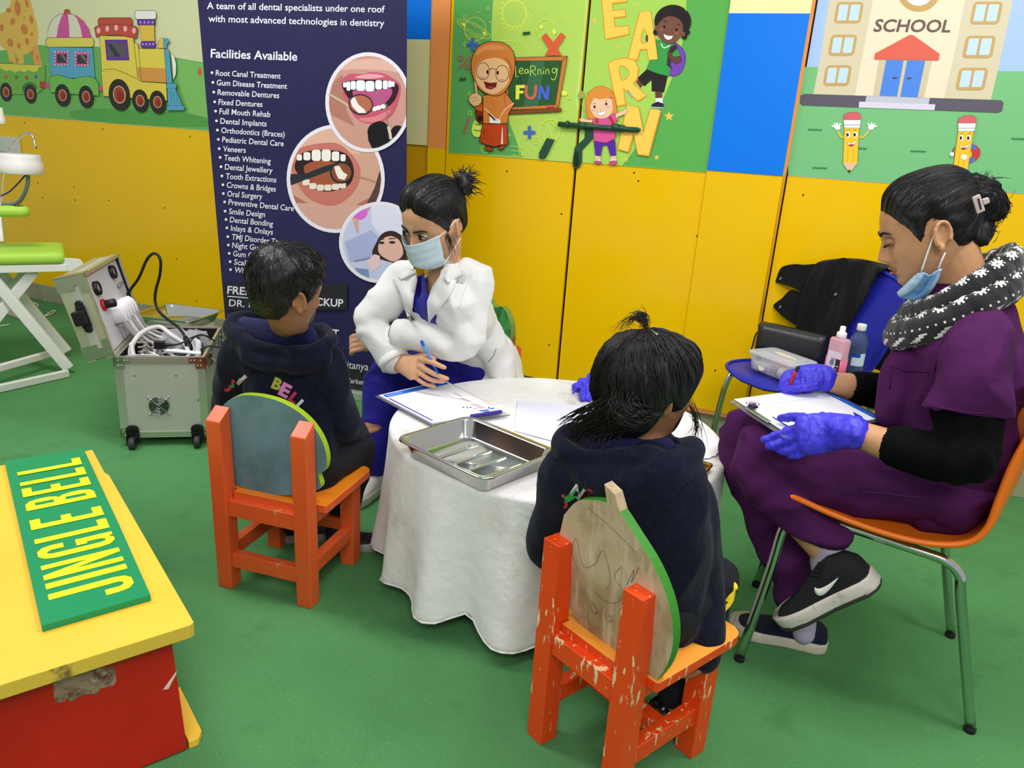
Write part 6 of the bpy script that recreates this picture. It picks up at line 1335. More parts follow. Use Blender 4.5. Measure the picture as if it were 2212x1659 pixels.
def shoe(bm_up, bm_sole, heel, toe, up, w=.045, h=.06, sole=.018, hs=1.0):
    """upper and sole lofts along heel->toe"""
    ax = toe-heel; L = ax.length; ax.normalize(); up = (up-ax*up.dot(ax)).normalized(); sd = ax.cross(up)
    def pt(u, x, z): return heel+ax*(u*L)+sd*x+up*z
    rr = []
    for u, ww, hh in ((-.02, .35, .55), (0, .6, .85), (.06, .78, 1.0), (.2, .8, 1.08), (.34, .8, 1.0), (.5, .88, .8), (.65, 1, .62), (.8, .98, .5), (.92, .8, .42), (.98, .5, .34), (1.0, .25, .28)):
        rr.append([bm_up.verts.new(pt(u, w*ww*(abs(cos(a))**.8)*(1 if cos(a) > 0 else -1), sole+(h*hh-sole)*max(0, sin(a))**.8 if sin(a) > 0 else sole*.6)) for a in [2*pi*i/20 for i in range(20)]])
    skin(bm_up, rr)
    if bm_sole is not None:
        out = []
        for u, ww in ((-.03, .3), (0, .62), (.08, .85), (.25, .84), (.4, .84), (.55, .94), (.7, 1.06), (.85, 1.0), (.95, .72), (1.01, .35)): out.append((u, w*ww*1.06))
        ring = [(u, x) for u, x in out]+[(u, -x) for u, x in reversed(out)]
        rr = [[bm_sole.verts.new(pt(u, x*k, z)) for u, x in ring] for z, k in ((0, .96), (.004, 1.0), (sole, 1.02), (sole+.006, .97))]
        skin(bm_sole, rr)
def finger(bm, pts, r0, r1, n=10): tube(bm, pts, [r0+(r1-r0)*i/(len(pts)-1) for i in range(len(pts))], n, k=3, round_=True)

t = None; bm = BM(); gq = lambda x, y, z: G(x, y, TOP+z)
for a, b, r in (((1248, 838, .012), (1292, 842, .02), .018), ((1258, 826, .03), (1296, 832, .03), .014), ((1262, 838, .02), (1258, 862, .006), .011), ((1276, 838, .02), (1272, 864, .006), .011), ((1284, 836, .015), (1300, 850, .008), .010), ((1246, 842, .012), (1240, 848, .006), .008), ((1270, 822, .04), (1290, 812, .05), .012)): limb(bm, [(gq(*a), r), ((gq(*a)+gq(*b))/2+V((0, 0, .004)), r*1.15), (gq(*b), r*.75)], 4, 12)
gdc = crumple(34, .007, 70, .002, (1, 1, 1), 4, 1.2)
gg, _ = fuse('crumpled_glove', bm, GLOVE, None, .0025, 3, gdc)
tag(gg, 'crumpled blue rubber glove lying at the back of the white tablecloth', 'glove')

# ================================================================ boy on the left chair
NAVY = mat('fleece_navy', (17, 20, 38), .95, sheen=.06, spec=.15, vary=((26, 30, 50), 60, .5, .75), bump=(220, .35))
NAVYL = mat('hood_lining', (18, 24, 70), .9, sheen=.05, bump=(160, .3))
TROU = mat('trouser_black', (24, 25, 32), .9, bump=(120, .25)); SHOEB = mat('shoe_black', (20, 21, 24), .55, bump=(200, .2)); SOLEG = mat('sole_grey', (150, 148, 144), .6); SHOEL = mat('shoe_leather', (16, 16, 18), .22, spec=.6)
FZ = crumple(10, .008, 24, .003, (1, 1, .7), 2)
LETC = {'J': 'c83a48', 'I': '3aa858', 'N': 'd8d4d4', 'G': '9a3050', 'B': 'a8a840', 'E': 'd884b4', 'L': 'b83850', 'l': 'd8d8dc', 'e': 'd88a40'}
def letters(parent, tree, items):
    for ch, x0, y0, x1, y1, h, c in items:
        p = Print(lambda x, y: decal_on(tree, x, y), -FW, 1, (0, 0), 1e-5, .8); p.text(c, ch, (x0, y0), (x1, y1), h, .05); p.build('letter', parent)
rz = rzA; fwd = V((-sin(rz), cos(rz), 0)); rgt = V((cos(rz), sin(rz), 0))
hc = CAM+ray(620, 634)*1.73
SB = V((-1.222, 1.497, .278))
boy = thing('person', 'child in navy hoodie, seen from behind, sitting at the left on the orange-red chair', 'person', V((SB.x, SB.y, .278)))
fh = (fwd*.89+rgt*.46+V((0, 0, -.10))).normalized(); MB_ = frame_M(hc, fh, V((0.03, 0, 1)))
S_B = .86
nk = A(622, 715, 1.50)
bm = BM(); head(bm, MB_, S_B, child=1); ear(bm, MB_, 1, .84); ear(bm, MB_, -1, .84)
limb(bm, [(hc+V((0, 0, -.04)), .048), (nk+V((0, 0, .01)), .044), (nk-V((0, 0, .05)), .05)])
shR, shL = A(705, 782, 1.50), A(520, 760, 1.47)
ch = (nk+SB)/2+V((0, .01, .04))
limb(bm, [(nk-V((0, 0, .05)), (.05, .04)), (ch, (.1, .07)), (SB+V((0, 0, .08)), (.1, .075))], hint=rgt)
hR, hL = SB+rgt*.065+V((0, 0, .05)), SB-rgt*.065+V((0, 0, .05))
kR = A(768, 968, 1.68); kL = kR-rgt*.16
aR = G(732, 1158, .05); aL = aR-rgt*.15
elR = A(742, 922, 1.56); haR = A(775, 935, 1.72); elL = A(492, 880, 1.52); haL = A(560, 900, 1.72)
limb(bm, [(shR, .036), (elR, .03), (haR, .024)]); limb(bm, [(shL, .036), (elL, .03), (haL, .024)])
for h_, k_, a_ in ((hR, kR, aR), (hL, kL, aL)): limb(bm, [(h_, .055), (k_, .042), (a_, .028)])
for h_ in (haR, haL):
    limb(bm, [(h_, .022), (h_+fwd*.05, (.026, .014))], hint=rgt)
    for j in range(4): finger(bm, [h_+fwd*.05+rgt*(-.018+.012*j), h_+fwd*.08+rgt*(-.02+.0135*j)-V((0, 0, .006)), h_+fwd*(.1+.006*(j in (1, 2)))+rgt*(-.02+.0135*j)-V((0, 0, .016))], .0062, .005)
    finger(bm, [h_+fwd*.02+rgt*.024, h_+fwd*.045+rgt*.036, h_+fwd*.06+rgt*.034], .007, .005)
fuse('body', bm, SKINC, boy, .004, 3)
# hoodie
bm = BM()
limb(bm, [(SB+V((0, 0, .02))-fwd*.0, (.128, .085)), (SB+V((0, 0, .12))+fwd*.005, (.128, .09)), (ch+V((0, 0, .05)), (.135, .085)), (nk-V((0, 0, .065)), (.115, .07)), (nk-V((0, 0, .02)), (.07, .06))], hint=rgt, n=28)
for s_, e_, h_ in ((shR, elR, haR), (shL, elL, haL)): limb(bm, [((s_+nk)/2-V((0, 0, .035)), .06), (s_-V((0, 0, .008)), .05), ((s_+e_)/2, .049), (e_, .045), ((e_+h_)/2, .039), (h_-(h_-e_)*.12, .033)])
hood = [A(600, 752, 1.415), A(545, 745, 1.42), A(505, 722, 1.44), A(500, 700, 1.47), A(530, 684, 1.52), A(590, 690, 1.57), A(650, 705, 1.58), A(700, 715, 1.54), A(716, 735, 1.49), A(690, 752, 1.45), A(650, 757, 1.425)]
tube(bm, hood, .017, 14, k=4, closed=True)
limb(bm, [(A(525, 735, 1.445), .03), (A(560, 770, 1.43), .034), (A(620, 782, 1.43), .036), (A(690, 768, 1.455), .03)])
hoodieB, treeB = fuse('hoodie', bm, NAVY, boy, .005, 5, FZ)
bm = BM(); limb(bm, [(A(528, 705, 1.48), (.026, .02)), (A(590, 722, 1.445), (.034, .02)), (A(668, 728, 1.46), (.026, .02))], hint=V((0, 0, 1))); obj('hood_lining', bm, NAVYL, boy)
def seam_on(par, tree, pts):
    bm = BM(); tube(bm, [decal_on(tree, *q, .0006) for q in cr(pts, 4)], .0018, 6); obj('sleeve_seam', bm, mat('seam_navy', (12, 14, 28), .95), par)
seam_on(hoodieB, treeB, [(742, 752), (712, 775), (690, 810), (672, 860)])
letters(boy, treeB, [('J', 487, 836, 498, 842, 22, 'c83a48'), ('I', 498, 832, 503, 838, 26, '3aa858'), ('I', 511, 826, 517, 832, 24, 'c8c0c4'), ('B', 585, 836, 603, 844, 24, 'a8a840'), ('E', 600, 850, 620, 860, 28, 'd884b4'), ('L', 622, 862, 636, 874, 22, 'b83850'), ('L', 638, 876, 650, 888, 20, 'd8d8dc')])
# trousers, shoes
bm = BM()
limb(bm, [(SB-rgt*.05+V((0, 0, .055)), (.085, .058)), (SB+rgt*.05+V((0, 0, .055)), (.085, .058))], hint=fwd)
for h_, k_, a_ in ((hR, kR, aR), (hL, kL, aL)): limb(bm, [(h_, .07), ((h_+k_)/2, .066), (k_, .056), ((k_+a_)/2, .047), (a_+V((0, 0, .02)), .042)])
fuse('trousers', bm, TROU, boy, .005, 4, crumple(14, .006, 30, .002, (1, 1, 1), 5))
for a_ in (aR, aL):
    b1 = BM(); b2 = BM(); heel = V((a_.x-.035, a_.y-.01, .0)); shoe(b1, b2, heel, heel+(fwd*.55+rgt*.84).normalized()*.165, V((0, 0, 1)), .036, .06, .02)
    o = obj('shoe', b1, SHOEB, boy); obj('sole', b2, SOLEG, o)
# hair
tabB = [(90, .06), (60, .052), (45, .04), (30, .018), (18, -.012), (10, -.02), (3, .004), (-6, .012), (-16, -.006), (-28, -.045), (-45, -.066), (-90, -.074)]
capB, tB = hair_cap('hair', MB_, HAIR, boy, S_B, .014, tabB, .03, lambda p: .008*max(0, p.z/.1)+.003*noise.noise(p*40), clump=.003, cf=(40, 40, 18))
random.seed(11); P_ = []
cow = (MB_.to_3x3() @ V((.01, -.045, .1))).normalized()
for i in range(1500):
    d = V((random.gauss(0, 1), random.gauss(0, 1), random.gauss(.25, 1))).normalized(); q = d*.1
    lp_ = V((d.x*.0765, d.y*.095, d.z*.11))
    if lp_.z < hairline(lp_.x, lp_.y, tabB)+.012: continue
    wd_ = MB_.to_3x3() @ d; fl = (wd_-cow*wd_.dot(cow)); fl = fl.normalized() if fl.length > .05 else V((1, 0, 0))
    tw = wd_.cross(fl)*random.uniform(-.5, .5); st_ = []
    L_ = random.uniform(.25, .5); lift = random.random()**3*.006
    for j in range(6): st_.append(on_tree(tB, hc, slerp(wd_, (wd_+fl*L_+tw*L_).normalized(), j/5), .0006+lift*j/5))
    P_.append(st_)
strands('hair_strands', P_, .0011, HAIR2, capB)
# ================================================================ girl on the right chair
rz = rzB; fwd = V((-sin(rz), cos(rz), 0)); rgt = V((cos(rz), sin(rz), 0))
SG = V((-.30, 1.165, 0))+fwd*.165+V((0, 0, .289))
hc = ray(1410, 842)*1.385+CAM
girl = thing('person', 'child in navy hoodie with tied-up black hair, seen from behind on the bright orange chair', 'person', SG)
fh = (fwd*.93+rgt*.36+V((0, 0, -.1))).normalized(); MG = frame_M(hc, fh, V((-.02, 0, 1))); S_G = .82
nk = A(1392, 945, 1.315)
bm = BM(); head(bm, MG, S_G, child=1); ear(bm, MG, 1, .76); ear(bm, MG, -1, .76)
limb(bm, [(hc+V((0, 0, -.04)), .044), (nk+V((0, 0, .02)), .041), (nk-V((0, 0, .05)), .05)])
shL, shR = A(1232, 1015, 1.30), A(1480, 1075, 1.335)
ch = (nk+SG)/2+V((0, 0, .03))
limb(bm, [(nk-V((0, 0, .05)), (.05, .04)), (ch, (.09, .065)), (SG+V((0, 0, .08)), (.09, .07))], hint=rgt)
hR, hL = SG+rgt*.055+V((0, 0, .05)), SG-rgt*.06+V((0, 0, .05))
kR = hR+fwd*.15-rgt*.0+V((0, 0, .015)); kL = hL+fwd*.2+V((0, 0, .01))
aR = V((kR.x-.02, kR.y-.02, .06)); aL = V((kL.x, kL.y+.02, .06))
aR = G(1452, 1520, .05); aL = aR-rgt*.12+fwd*.03
elR = A(1512, 1265, 1.345); haR = A(1527, 1425, 1.315); elL = A(1185, 1180, 1.37); haL = A(1230, 1190, 1.55)
limb(bm, [(shR, .034), (elR, .029), (haR, .021)]); limb(bm, [(shL, .034), (elL, .029), (haL, .021)])
limb(bm, [(hR, .05), (kR, .04), (aR+V((0, 0, .1)), .033), (aR, .026)]); limb(bm, [(hL, .05), (kL, .04), (aL, .026)])
# right hand curled under the seat edge
hp = A(1522, 1440, 1.305); hd = (A(1505, 1438, 1.30)-A(1540, 1440, 1.31)).normalized()
limb(bm, [(haR, .02), (hp+V((0, 0, .004)), (.021, .014))], hint=fwd)
for j in range(4):
    b0 = hp+fwd*(.018-.012*j)+V((0, 0, -.002)); finger(bm, [b0, b0+hd*.016-V((0, 0, .012)), b0+hd*.03-V((0, 0, .012)), b0+hd*.036+V((0, 0, -.001))], .0066, .0056)
finger(bm, [hp+fwd*.016, hp+fwd*.026+hd*.012+V((0, 0, .0)), hp+fwd*.024+hd*.026+V((0, 0, .0))], .0072, .006)
limb(bm, [(haL, .02), (haL+fwd*.05, (.024, .013))], hint=rgt)
for j in range(4): finger(bm, [haL+fwd*.05+rgt*(-.017+.0115*j), haL+fwd*.075+rgt*(-.018+.013*j), haL+fwd*.095+rgt*(-.018+.013*j)-V((0, 0, .008))], .006, .005)
finger(bm, [haL+fwd*.02+rgt*.022, haL+fwd*.04+rgt*.033, haL+fwd*.055+rgt*.032], .0066, .005)
fuse('body', bm, SKINC, girl, .004, 3)
bm = BM()
limb(bm, [(SG+V((0, 0, .02))+fwd*.02, (.112, .078)), (SG+V((0, 0, .12))+fwd*.01, (.12, .085)), (ch+V((0, 0, .06)), (.13, .085)), (nk-V((0, 0, .07)), (.118, .075)), (nk-V((0, 0, .03)), (.07, .06))], hint=rgt, n=28)
for s_, e_, h_ in ((shR, elR, haR), (shL, elL, haL)): limb(bm, [((s_+nk)/2-V((0, 0, .03)), .058), (s_-V((0, 0, .006)), .054), ((s_+e_)/2, .050), (e_, .045), ((e_+h_)/2, .041), (h_-(h_-e_)*.2, .036), (h_-(h_-e_)*.04, .029)])
hood = [A(1340, 985, 1.24), A(1260, 985, 1.245), A(1212, 968, 1.265), A(1225, 940, 1.30), A(1300, 930, 1.37), A(1400, 945, 1.385), A(1470, 962, 1.36), A(1497, 968, 1.32), A(1480, 990, 1.275), A(1420, 990, 1.25)]
tube(bm, hood, .019, 14, k=4, closed=True)
limb(bm, [(A(1235, 985, 1.27), .026), (A(1290, 1020, 1.252), .04), (A(1380, 1035, 1.25), .046), (A(1450, 1015, 1.275), .034), (A(1490, 985, 1.3), .022)])
hoodieG, treeG = fuse('hoodie', bm, NAVY, girl, .005, 5, FZ)
bm = BM(); limb(bm, [(A(1275, 958, 1.305), (.024, .018)), (A(1350, 968, 1.28), (.03, .018)), (A(1440, 972, 1.295), (.022, .018))], hint=V((0, 0, 1))); obj('hood_lining', bm, NAVYL, girl)
seam_on(hoodieG, treeG, [(1500, 1032), (1470, 1052), (1440, 1090), (1412, 1135)])
letters(girl, treeG, [('J', 1215, 1092, 1226, 1088, 22, 'c83a48'), ('I', 1219, 1074, 1226, 1086, 26, '3aa858'), ('N', 1230, 1066, 1251, 1080, 25, 'd8d4d4'), ('G', 1256, 1072, 1272, 1080, 22, '9a3050')])
bm = BM()
limb(bm, [(SG-rgt*.045+V((0, 0, .05)), (.08, .055)), (SG+rgt*.045+V((0, 0, .05)), (.08, .055))], hint=fwd)
limb(bm, [(hR, .064), (kR, .052), (aR+V((0, 0, .12)), .045), (aR+V((0, 0, .03)), .036)]); limb(bm, [(hL, .064), (kL, .05), (aL+V((0, 0, .03)), .036)])
fuse('trousers', bm, TROU, girl, .005, 4, crumple(14, .005, 30, .002, (1, 1, 1), 8))
YF = mat('yellow_cloth', (250, 214, 40), .8, bump=(60, .3))
bm = BM(); kp = A(1556, 1272, 1.44); limb(bm, [(A(1566, 1248, 1.40), (.013, .018)), (A(1574, 1272, 1.39), (.015, .02)), (A(1570, 1300, 1.38), (.010, .014)), (A(1563, 1322, 1.37), (.004, .008))], hint=V((1, 0, 0)))
limb(bm, [(A(1560, 1258, 1.40), .012), (A(1584, 1268, 1.385), .009)])
yc, _ = fuse('yellow_cuff', bm, YF, girl, .003, 3, crumple(40, .002, 80, .0006), label='yellow cloth patch at her knee')
bm = BM(); tube(bm, [A(1548, 1300, 1.37), A(1560, 1303, 1.365), A(1572, 1300, 1.37)], [.003, .004, .002], 8, k=3); obj('black_trim', bm, BKP, yc)
for a_ in (aR, aL):
    b1 = BM(); b2 = BM(); heel = V((a_.x-.03, a_.y-.03, 0)); shoe(b1, b2, heel, heel+(fwd*.95+rgt*.05).normalized()*.165, V((0, 0, 1)), .036, .062, .024)
    o = obj('shoe', b1, SHOEL, girl); obj('sole', b2, SHOEB, o)
# hair: tied up at the crown, loose at the nape
tabG = [(90, .05), (55, .044), (40, .026), (28, .0), (16, -.03), (8, -.028), (2, -.012), (-8, -.02), (-18, -.06), (-28, -.088), (-40, -.1), (-90, -.11)]
def puff(p):
    b = exp(-((p.x+.03)**2/.0020+(p.y+.06)**2/.004+(p.z+.005)**2/.0045)); b2_ = exp(-((p.x+.05)**2/.0010+(p.y+.045)**2/.003+(p.z+.065)**2/.001)); c2_ = exp(-((p.x-.03)**2/.0014+(p.y+.05)**2/.003+(p.z-.02)**2/.003))
    d2_ = exp(-((p.x+.02)**2/.004+(p.y+.07)**2/.004+(p.z+.075)**2/.0008)); return .022*b+.02*b2_+.014*c2_+.012*d2_+.006
capG, tG = hair_cap('hair', MG, HAIR, girl, S_G, .014, tabG, .028, puff, clump=.0032, cf=(34, 34, 12))
R3 = MG.to_3x3(); tie = (R3 @ V((-.012, -.03, .1))).normalized(); tieP = on_tree(tG, hc, tie, .004)
random.seed(5); P_ = []
for i in range(900):
    d = V((random.gauss(0, 1), random.gauss(-.5, 1), random.gauss(.1, .9))).normalized(); lp_ = V((d.x*.0765, d.y*.095, d.z*.11))
    if lp_.z < hairline(lp_.x, lp_.y, tabG)+.004: continue
    w_ = R3 @ d; j0 = random.uniform(.0, .3); o_ = random.uniform(.0008, .0035); dev = V((random.gauss(0, 1), random.gauss(0, 1), random.gauss(0, 1)))*.05
    L0 = random.uniform(.45, .95)
    P_.append([on_tree(tG, hc, slerp(w_, tie, j0+(L0-j0)*j/7)+dev*sin(pi*j/7), o_) for j in range(8)])
for i in range(320):      # lock sweeping from the tie down the back left and curling under
    a = random.gauss(0, .16); e = R3 @ V((-.055+random.gauss(0, .018), -.1, -.05+random.gauss(0, .02))); m_ = R3 @ V((-.02+random.gauss(0, .03), -.1, .04))
    P_.append([on_tree(tG, hc, slerp(slerp(tie, m_.normalized(), t_), slerp(m_.normalized(), e.normalized(), t_), t_), .002+.012*sin(pi*t_)*random.uniform(.5, 1)) for t_ in [j/8 for j in range(9)]])
tf = on_tree(tG, hc, (A(1385, 868, hc.y-.06)-hc), .0)
for i in range(240):
    a = random.gauss(3.6, .8); r_ = random.uniform(.004, .03); ph_ = random.gauss(0, .5); c_ = tf-FW*.002+RT*random.gauss(0, .009)+UP*random.gauss(0, .007); sp = random.uniform(1.2, 2.6)
    P_.append([c_+RT*(r_*1.2*cos(a+t_*sp))+UP*(r_*.9*sin(a+t_*sp)+.012*(1-t_))-FW*(.014*sqrt(max(0, 1-(r_/.034)**2))*sin(pi*min(1, .2+t_*.8))+.003*ph_) for t_ in [j/7 for j in range(8)]])
for i in range(330):
    x0 = random.uniform(1325, 1420); s0 = on_tree(tG, hc, A(x0, random.uniform(850, 905), hc.y-.05)-hc, .002); e = A(x0-random.uniform(40, 130), random.uniform(905, 958), hc.y-.045); m_ = (s0+e)/2-RT*.012+UP*random.uniform(-.004, .01)-FW*.008
    P_.append([s0*(1-t_)**2+m_*2*t_*(1-t_)+e*t_*t_ for t_ in [j/8 for j in range(9)]])
strands('hair_strands', P_, .0011, HAIR2, capG)
P_ = []
for i in range(70):       # sprout at the tie
    u_ = random.uniform(0, 1); dx = -RT*(.012+.05*u_)+UP*(.03+.018*random.random())*(1.1-.8*u_)+FW*random.gauss(0, .012)
    a = tieP+V((random.gauss(0, .003), random.gauss(0, .003), 0)); e = a+dx*random.uniform(.6, 1.0); m_ = a+UP*.042*random.uniform(.6, 1.2)-RT*.02*u_+RT*random.gauss(0, .008)
    fall = -UP*.03*u_-RT*.012*u_
    P_.append([a*(1-t_)**2+m_*2*t_*(1-t_)+(e+fall*t_)*t_*t_ for t_ in [j/9 for j in range(10)]])
for i in range(146):      # loose wisps at the nape and by the right cheek
    if i < 100:
        s0 = on_tree(tG, hc, R3 @ V((-.045+random.gauss(0, .035), -.06, -.07)), 0); e = s0+(-RT*random.uniform(.0, .07)-UP*random.uniform(.02, .06))+FW*random.gauss(-.016, .012); m_ = s0-RT*random.uniform(.01, .04)-UP*.012-FW*.01
    elif i < 128:
        s0 = A(1488+random.gauss(0, 5), 868+random.gauss(0, 12), 1.36); e = A(1490+random.gauss(0, 14), 950+random.gauss(0, 14), 1.35); m_ = A(1520+random.gauss(0, 6), 930, 1.36)
    else:
        s0 = on_tree(tG, hc, R3 @ V((random.uniform(-.06, .08), -.03, random.uniform(.02, .1))), 0); e = s0+(s0-hc).normalized()*random.uniform(.006, .022)+RT*random.gauss(0, .03); m_ = s0+(s0-hc).normalized()*.012
    P_.append([s0*(1-t_)**2+m_*2*t_*(1-t_)+e*t_*t_ for t_ in [j/9 for j in range(10)]])
strands('hair_sprout', P_[:70], .0007, HAIRT, capG, 4); strands('loose_hair', P_[70:170], .0006, HAIRT, capG, 4); strands('cheek_wisps', P_[170:198], .0006, HAIRT, capG, 4); strands('stray_hair', P_[198:], .0005, HAIRT, capG, 4)
bm = BM(); tube(bm, [on_tree(tG, hc, R3 @ V((x, -.03, .1)), .003) for x in (-.02, -.005, .012, .028)], .0018, 8, k=3); obj('hair_grip', bm, CHROME, girl)

# ================================================================ draped pieces: a picture outline laid on a garment already standing in the room
def drape(name, pts, tree, m, parent, off=.003, th=.003, k=0, cuts=3, lift=None, label=None):
    if k: pts = cr(pts, k, True)
    bm = BM(); vs = [bm.verts.new((p[0], p[1], 0)) for p in pts]; bm.faces.new(vs)
    bmesh.ops.triangulate(bm, faces=bm.faces[:]); bmesh.ops.subdivide_edges(bm, edges=bm.edges[:], cuts=cuts, use_grid_fill=True)
    bmesh.ops.triangulate(bm, faces=bm.faces[:])
    for v in bm.verts:
        x, y = v.co.x, v.co.y; v.co = decal_on(tree, x, y, off+(lift(x, y) if lift else 0))
    bmesh.ops.smooth_vert(bm, verts=[v for v in bm.verts if not v.is_boundary], factor=.5, use_axis_x=True, use_axis_y=True, use_axis_z=True)
    return obj(name, bm, m, parent, solid=th, auto=False, label=label)
def seam(name, pts, tree, m, parent, r=.0016, off=.001):
    bm = BM(); tube(bm, [decal_on(tree, *p, off) for p in cr(pts, 3)], r, 6); return obj(name, bm, m, parent)
def inpoly(x, y, P):
    c = False; j = len(P)-1
    for i in range(len(P)):
        if (P[i][1] > y) != (P[j][1] > y) and x < (P[j][0]-P[i][0])*(y-P[i][1])/(P[j][1]-P[i][1])+P[i][0]: c = not c
        j = i
    return c
def pix(co): return inv(co.x, co.z, co.y)
def frontcut(P, ctr, fdir):
    def keep(co):
        if (co-ctr).dot(fdir) < 0: return True
        return not inpoly(*pix(co), P)
    return keep
# ================================================================ woman in the white coat
WCOAT = mat('coat_white', (226, 226, 224), .8, sheen=.1, bump=(15, .42)); SCRUB = mat('scrub_royal_blue', (26, 22, 140), .75, sheen=.05, bump=(16, .5)); MASKM = mat('mask_pale_blue', (196, 216, 226), .75, bump=(240, .1)); LOOP = mat('loop_white', (236, 236, 238), .6)
hc = CAM+ray(938, 481)*2.12; fh = V((-.26, -.86, -.40)).normalized(); MD = frame_M(hc, fh, V((.10, .05, 1))); S_D = .98; R3 = MD.to_3x3()
SC_ = V((-1.10, 2.34, .28)); doc = thing('person', 'woman in white coat and face mask, sitting behind the round table holding a pen', 'person', SC_)
nk = CAM+ray(955, 606)*2.22; ft = V((-.5, -.8, 0)).normalized(); lt = V((-ft.y, ft.x, 0)); lt = V((.85, -.53, 0)).normalized()
hip = SC_+V((0, 0, .10)); che = A(962, 690, 2.17)
shL, shR = A(1022, 594, 1.985), A(876, 598, 2.06)
elL, wrL, haL = A(1002, 742, 1.95), A(862, 722, 1.95), A(790, 738, 2.03)
elR, wrR, haR = A(800, 695, 1.97), A(852, 780, 1.93), A(893, 795, 1.90)
kR, aR = A(838, 822, 2.11), A(806, 1010, 2.03); kL = A(966, 800, 2.19); aL = V((kL.x-.02, kL.y-.12, .07))
bm = BM(); head(bm, MD, S_D); ear(bm, MD, 1, .9); ear(bm, MD, -1, .9)
limb(bm, [(hc+R3 @ V((0, -.02, -.06)), .054), (nk+V((0, .01, .02)), .05), (nk-V((0, -.03, .06)), .06)])
limb(bm, [(nk-V((0, -.03, .05)), (.07, .05)), (che+V((0, .04, 0)), (.11, .08)), (hip, (.13, .1))], hint=lt)
limb(bm, [(shR, .034), (elR, .034), (wrR, .026)]); limb(bm, [(shL, .034), (elL, .034), (wrL, .026)])
limb(bm, [(hip-lt*.08, .075), (kR, .05), (aR, .035)]); limb(bm, [(hip+lt*.08, .075), (kL, .05), (aL, .035)])
# right hand: fingers named by where they lie in the picture
Hd = lambda x, y, Y: A(x, y, Y)
limb(bm, [(wrR, (.027, .021)), (Hd(874, 786, 1.915), (.033, .017)), (Hd(898, 796, 1.895), (.040, .015))], hint=UP*.7+FW*.3)
finger(bm, [Hd(908, 776, 1.895), Hd(932, 782, 1.875), Hd(948, 789, 1.87), Hd(960, 794, 1.875)], .0095, .0072)
finger(bm, [Hd(907, 790, 1.89), Hd(932, 805, 1.875), Hd(952, 813, 1.875), Hd(966, 818, 1.88)], .0093, .0070)
finger(bm, [Hd(902, 803, 1.89), Hd(926, 818, 1.88), Hd(944, 823, 1.88), Hd(958, 824, 1.885)], .0088, .0066)
finger(bm, [Hd(894, 813, 1.892), Hd(912, 826, 1.885), Hd(926, 832, 1.884), Hd(938, 834, 1.886)], .0078, .006)
finger(bm, [Hd(880, 780, 1.93), Hd(902, 770, 1.93), Hd(922, 768, 1.915), Hd(938, 776, 1.90)], .0105, .008)
# left hand under the right elbow
limb(bm, [(wrL, (.026, .02)), (haL, (.034, .015))], hint=UP)
for j in range(4): finger(bm, [haL+UP*(.02-.0145*j)-RT*.01, haL+UP*(.02-.0165*j)-RT*.035, haL+UP*(.014-.0165*j)-RT*.05+FW*.01, haL+UP*(.006-.0155*j)-RT*.052+FW*.028], .0085, .0068)
finger(bm, [haL+UP*.02+RT*.02, haL+UP*.036-RT*.004-FW*.008, haL+UP*.036-RT*.026-FW*.012], .0095, .0075)
bodyD, _ = fuse('body', bm, SKIN, doc, .0035, 3)
# face
def eye(par, M, sx, s=1, closed=0):
    c = V((sx*.0315, .0775, .003)); bm = BM(); ell(bm, (0, 0, 0), (.0135, .0115, .0075 if not closed else .006), n=16, m=12)
    for v in bm.verts: v.co = M @ ((v.co+c)*s)
    e = obj('eye', bm, EYEW, par)
    bm = BM(); ell(bm, (0, 0, 0), (.0068, .0030, .0068), n=14, m=8)
    for v in bm.verts: v.co = M @ ((v.co+c+V((.003, .0102, -.0012)))*s)
    obj('iris', bm, IRIS, e)
    bm = BM(); P_ = [(-.0155, -.001, -.001), (-.009, .008, .0055), (0, .0105, .0078), (.009, .008, .006), (.0165, -.002, .0005)]
    tube(bm, [M @ ((V(p)+c+V((0, .001, 0)))*s) for p in P_], [.0006, .0014, .0017, .0016, .0008], 8, k=4); obj('upper_lid', bm, LASH, e)
    bm = BM(); P_ = [(-.0145, -.001, -.002), (-.006, .0085, -.0062), (.006, .0085, -.0065), (.0155, -.002, -.001)]
    tube(bm, [M @ ((V(p)+c)*s) for p in P_], [.0005, .0011, .0011, .0005], 8, k=4); obj('lower_lid', bm, mat('lid_skin', (150, 104, 80), .5), e)
def brow(par, M, sx, s=1, dz=0):
    bm = BM(); pts = [(sx*.012, .0925, .0175+dz), (sx*.024, .0925, .0225+dz), (sx*.038, .0855, .0245+dz), (sx*.051, .074, .019+dz)]
    tube(bm, [M @ (V(p)*s) for p in pts], [(.0022, .0024), (.0028, .0032), (.0026, .0026), (.0008, .001)], 8, k=4, hint=M.to_3x3() @ V((0, 1, 0))); obj('eyebrow', bm, BROW, par)
for sx in (-1, 1): eye(doc, MD, sx, S_D); brow(doc, MD, sx, S_D)
bm = BM(); rows = []
for i in range(25):
    v = i/24; row = []
    for j in range(25):
        u = -1+j/12; z = -.010-.098*v+.013*u*u*(1-v)+.010*u*u*v
        w = .0685-.004*v
        y = .1165-.056*abs(u)**2.3-.014*v-.008*(1-v)*(abs(u)**1)+.006*exp(-(u/.25)**2)*(1-v)*.8-.020*max(0, v-.8)/.2
        pl_ = .0022*abs(((v*4.2) % 1)-.5)*2 if .15 < v < .9 else 0
        y += pl_+.0022*noise.noise(V((u*4, v*5, 2)))
        row.append(bm.verts.new(MD @ (V((u*w, y, z))*S_D)))
    rows.append(row)
for a, b in zip(rows, rows[1:]):
    for j in range(24): bm.faces.new((a[j], a[j+1], b[j+1], b[j]))
fm = obj('face_mask', bm, MASKM, doc, solid=.0012)
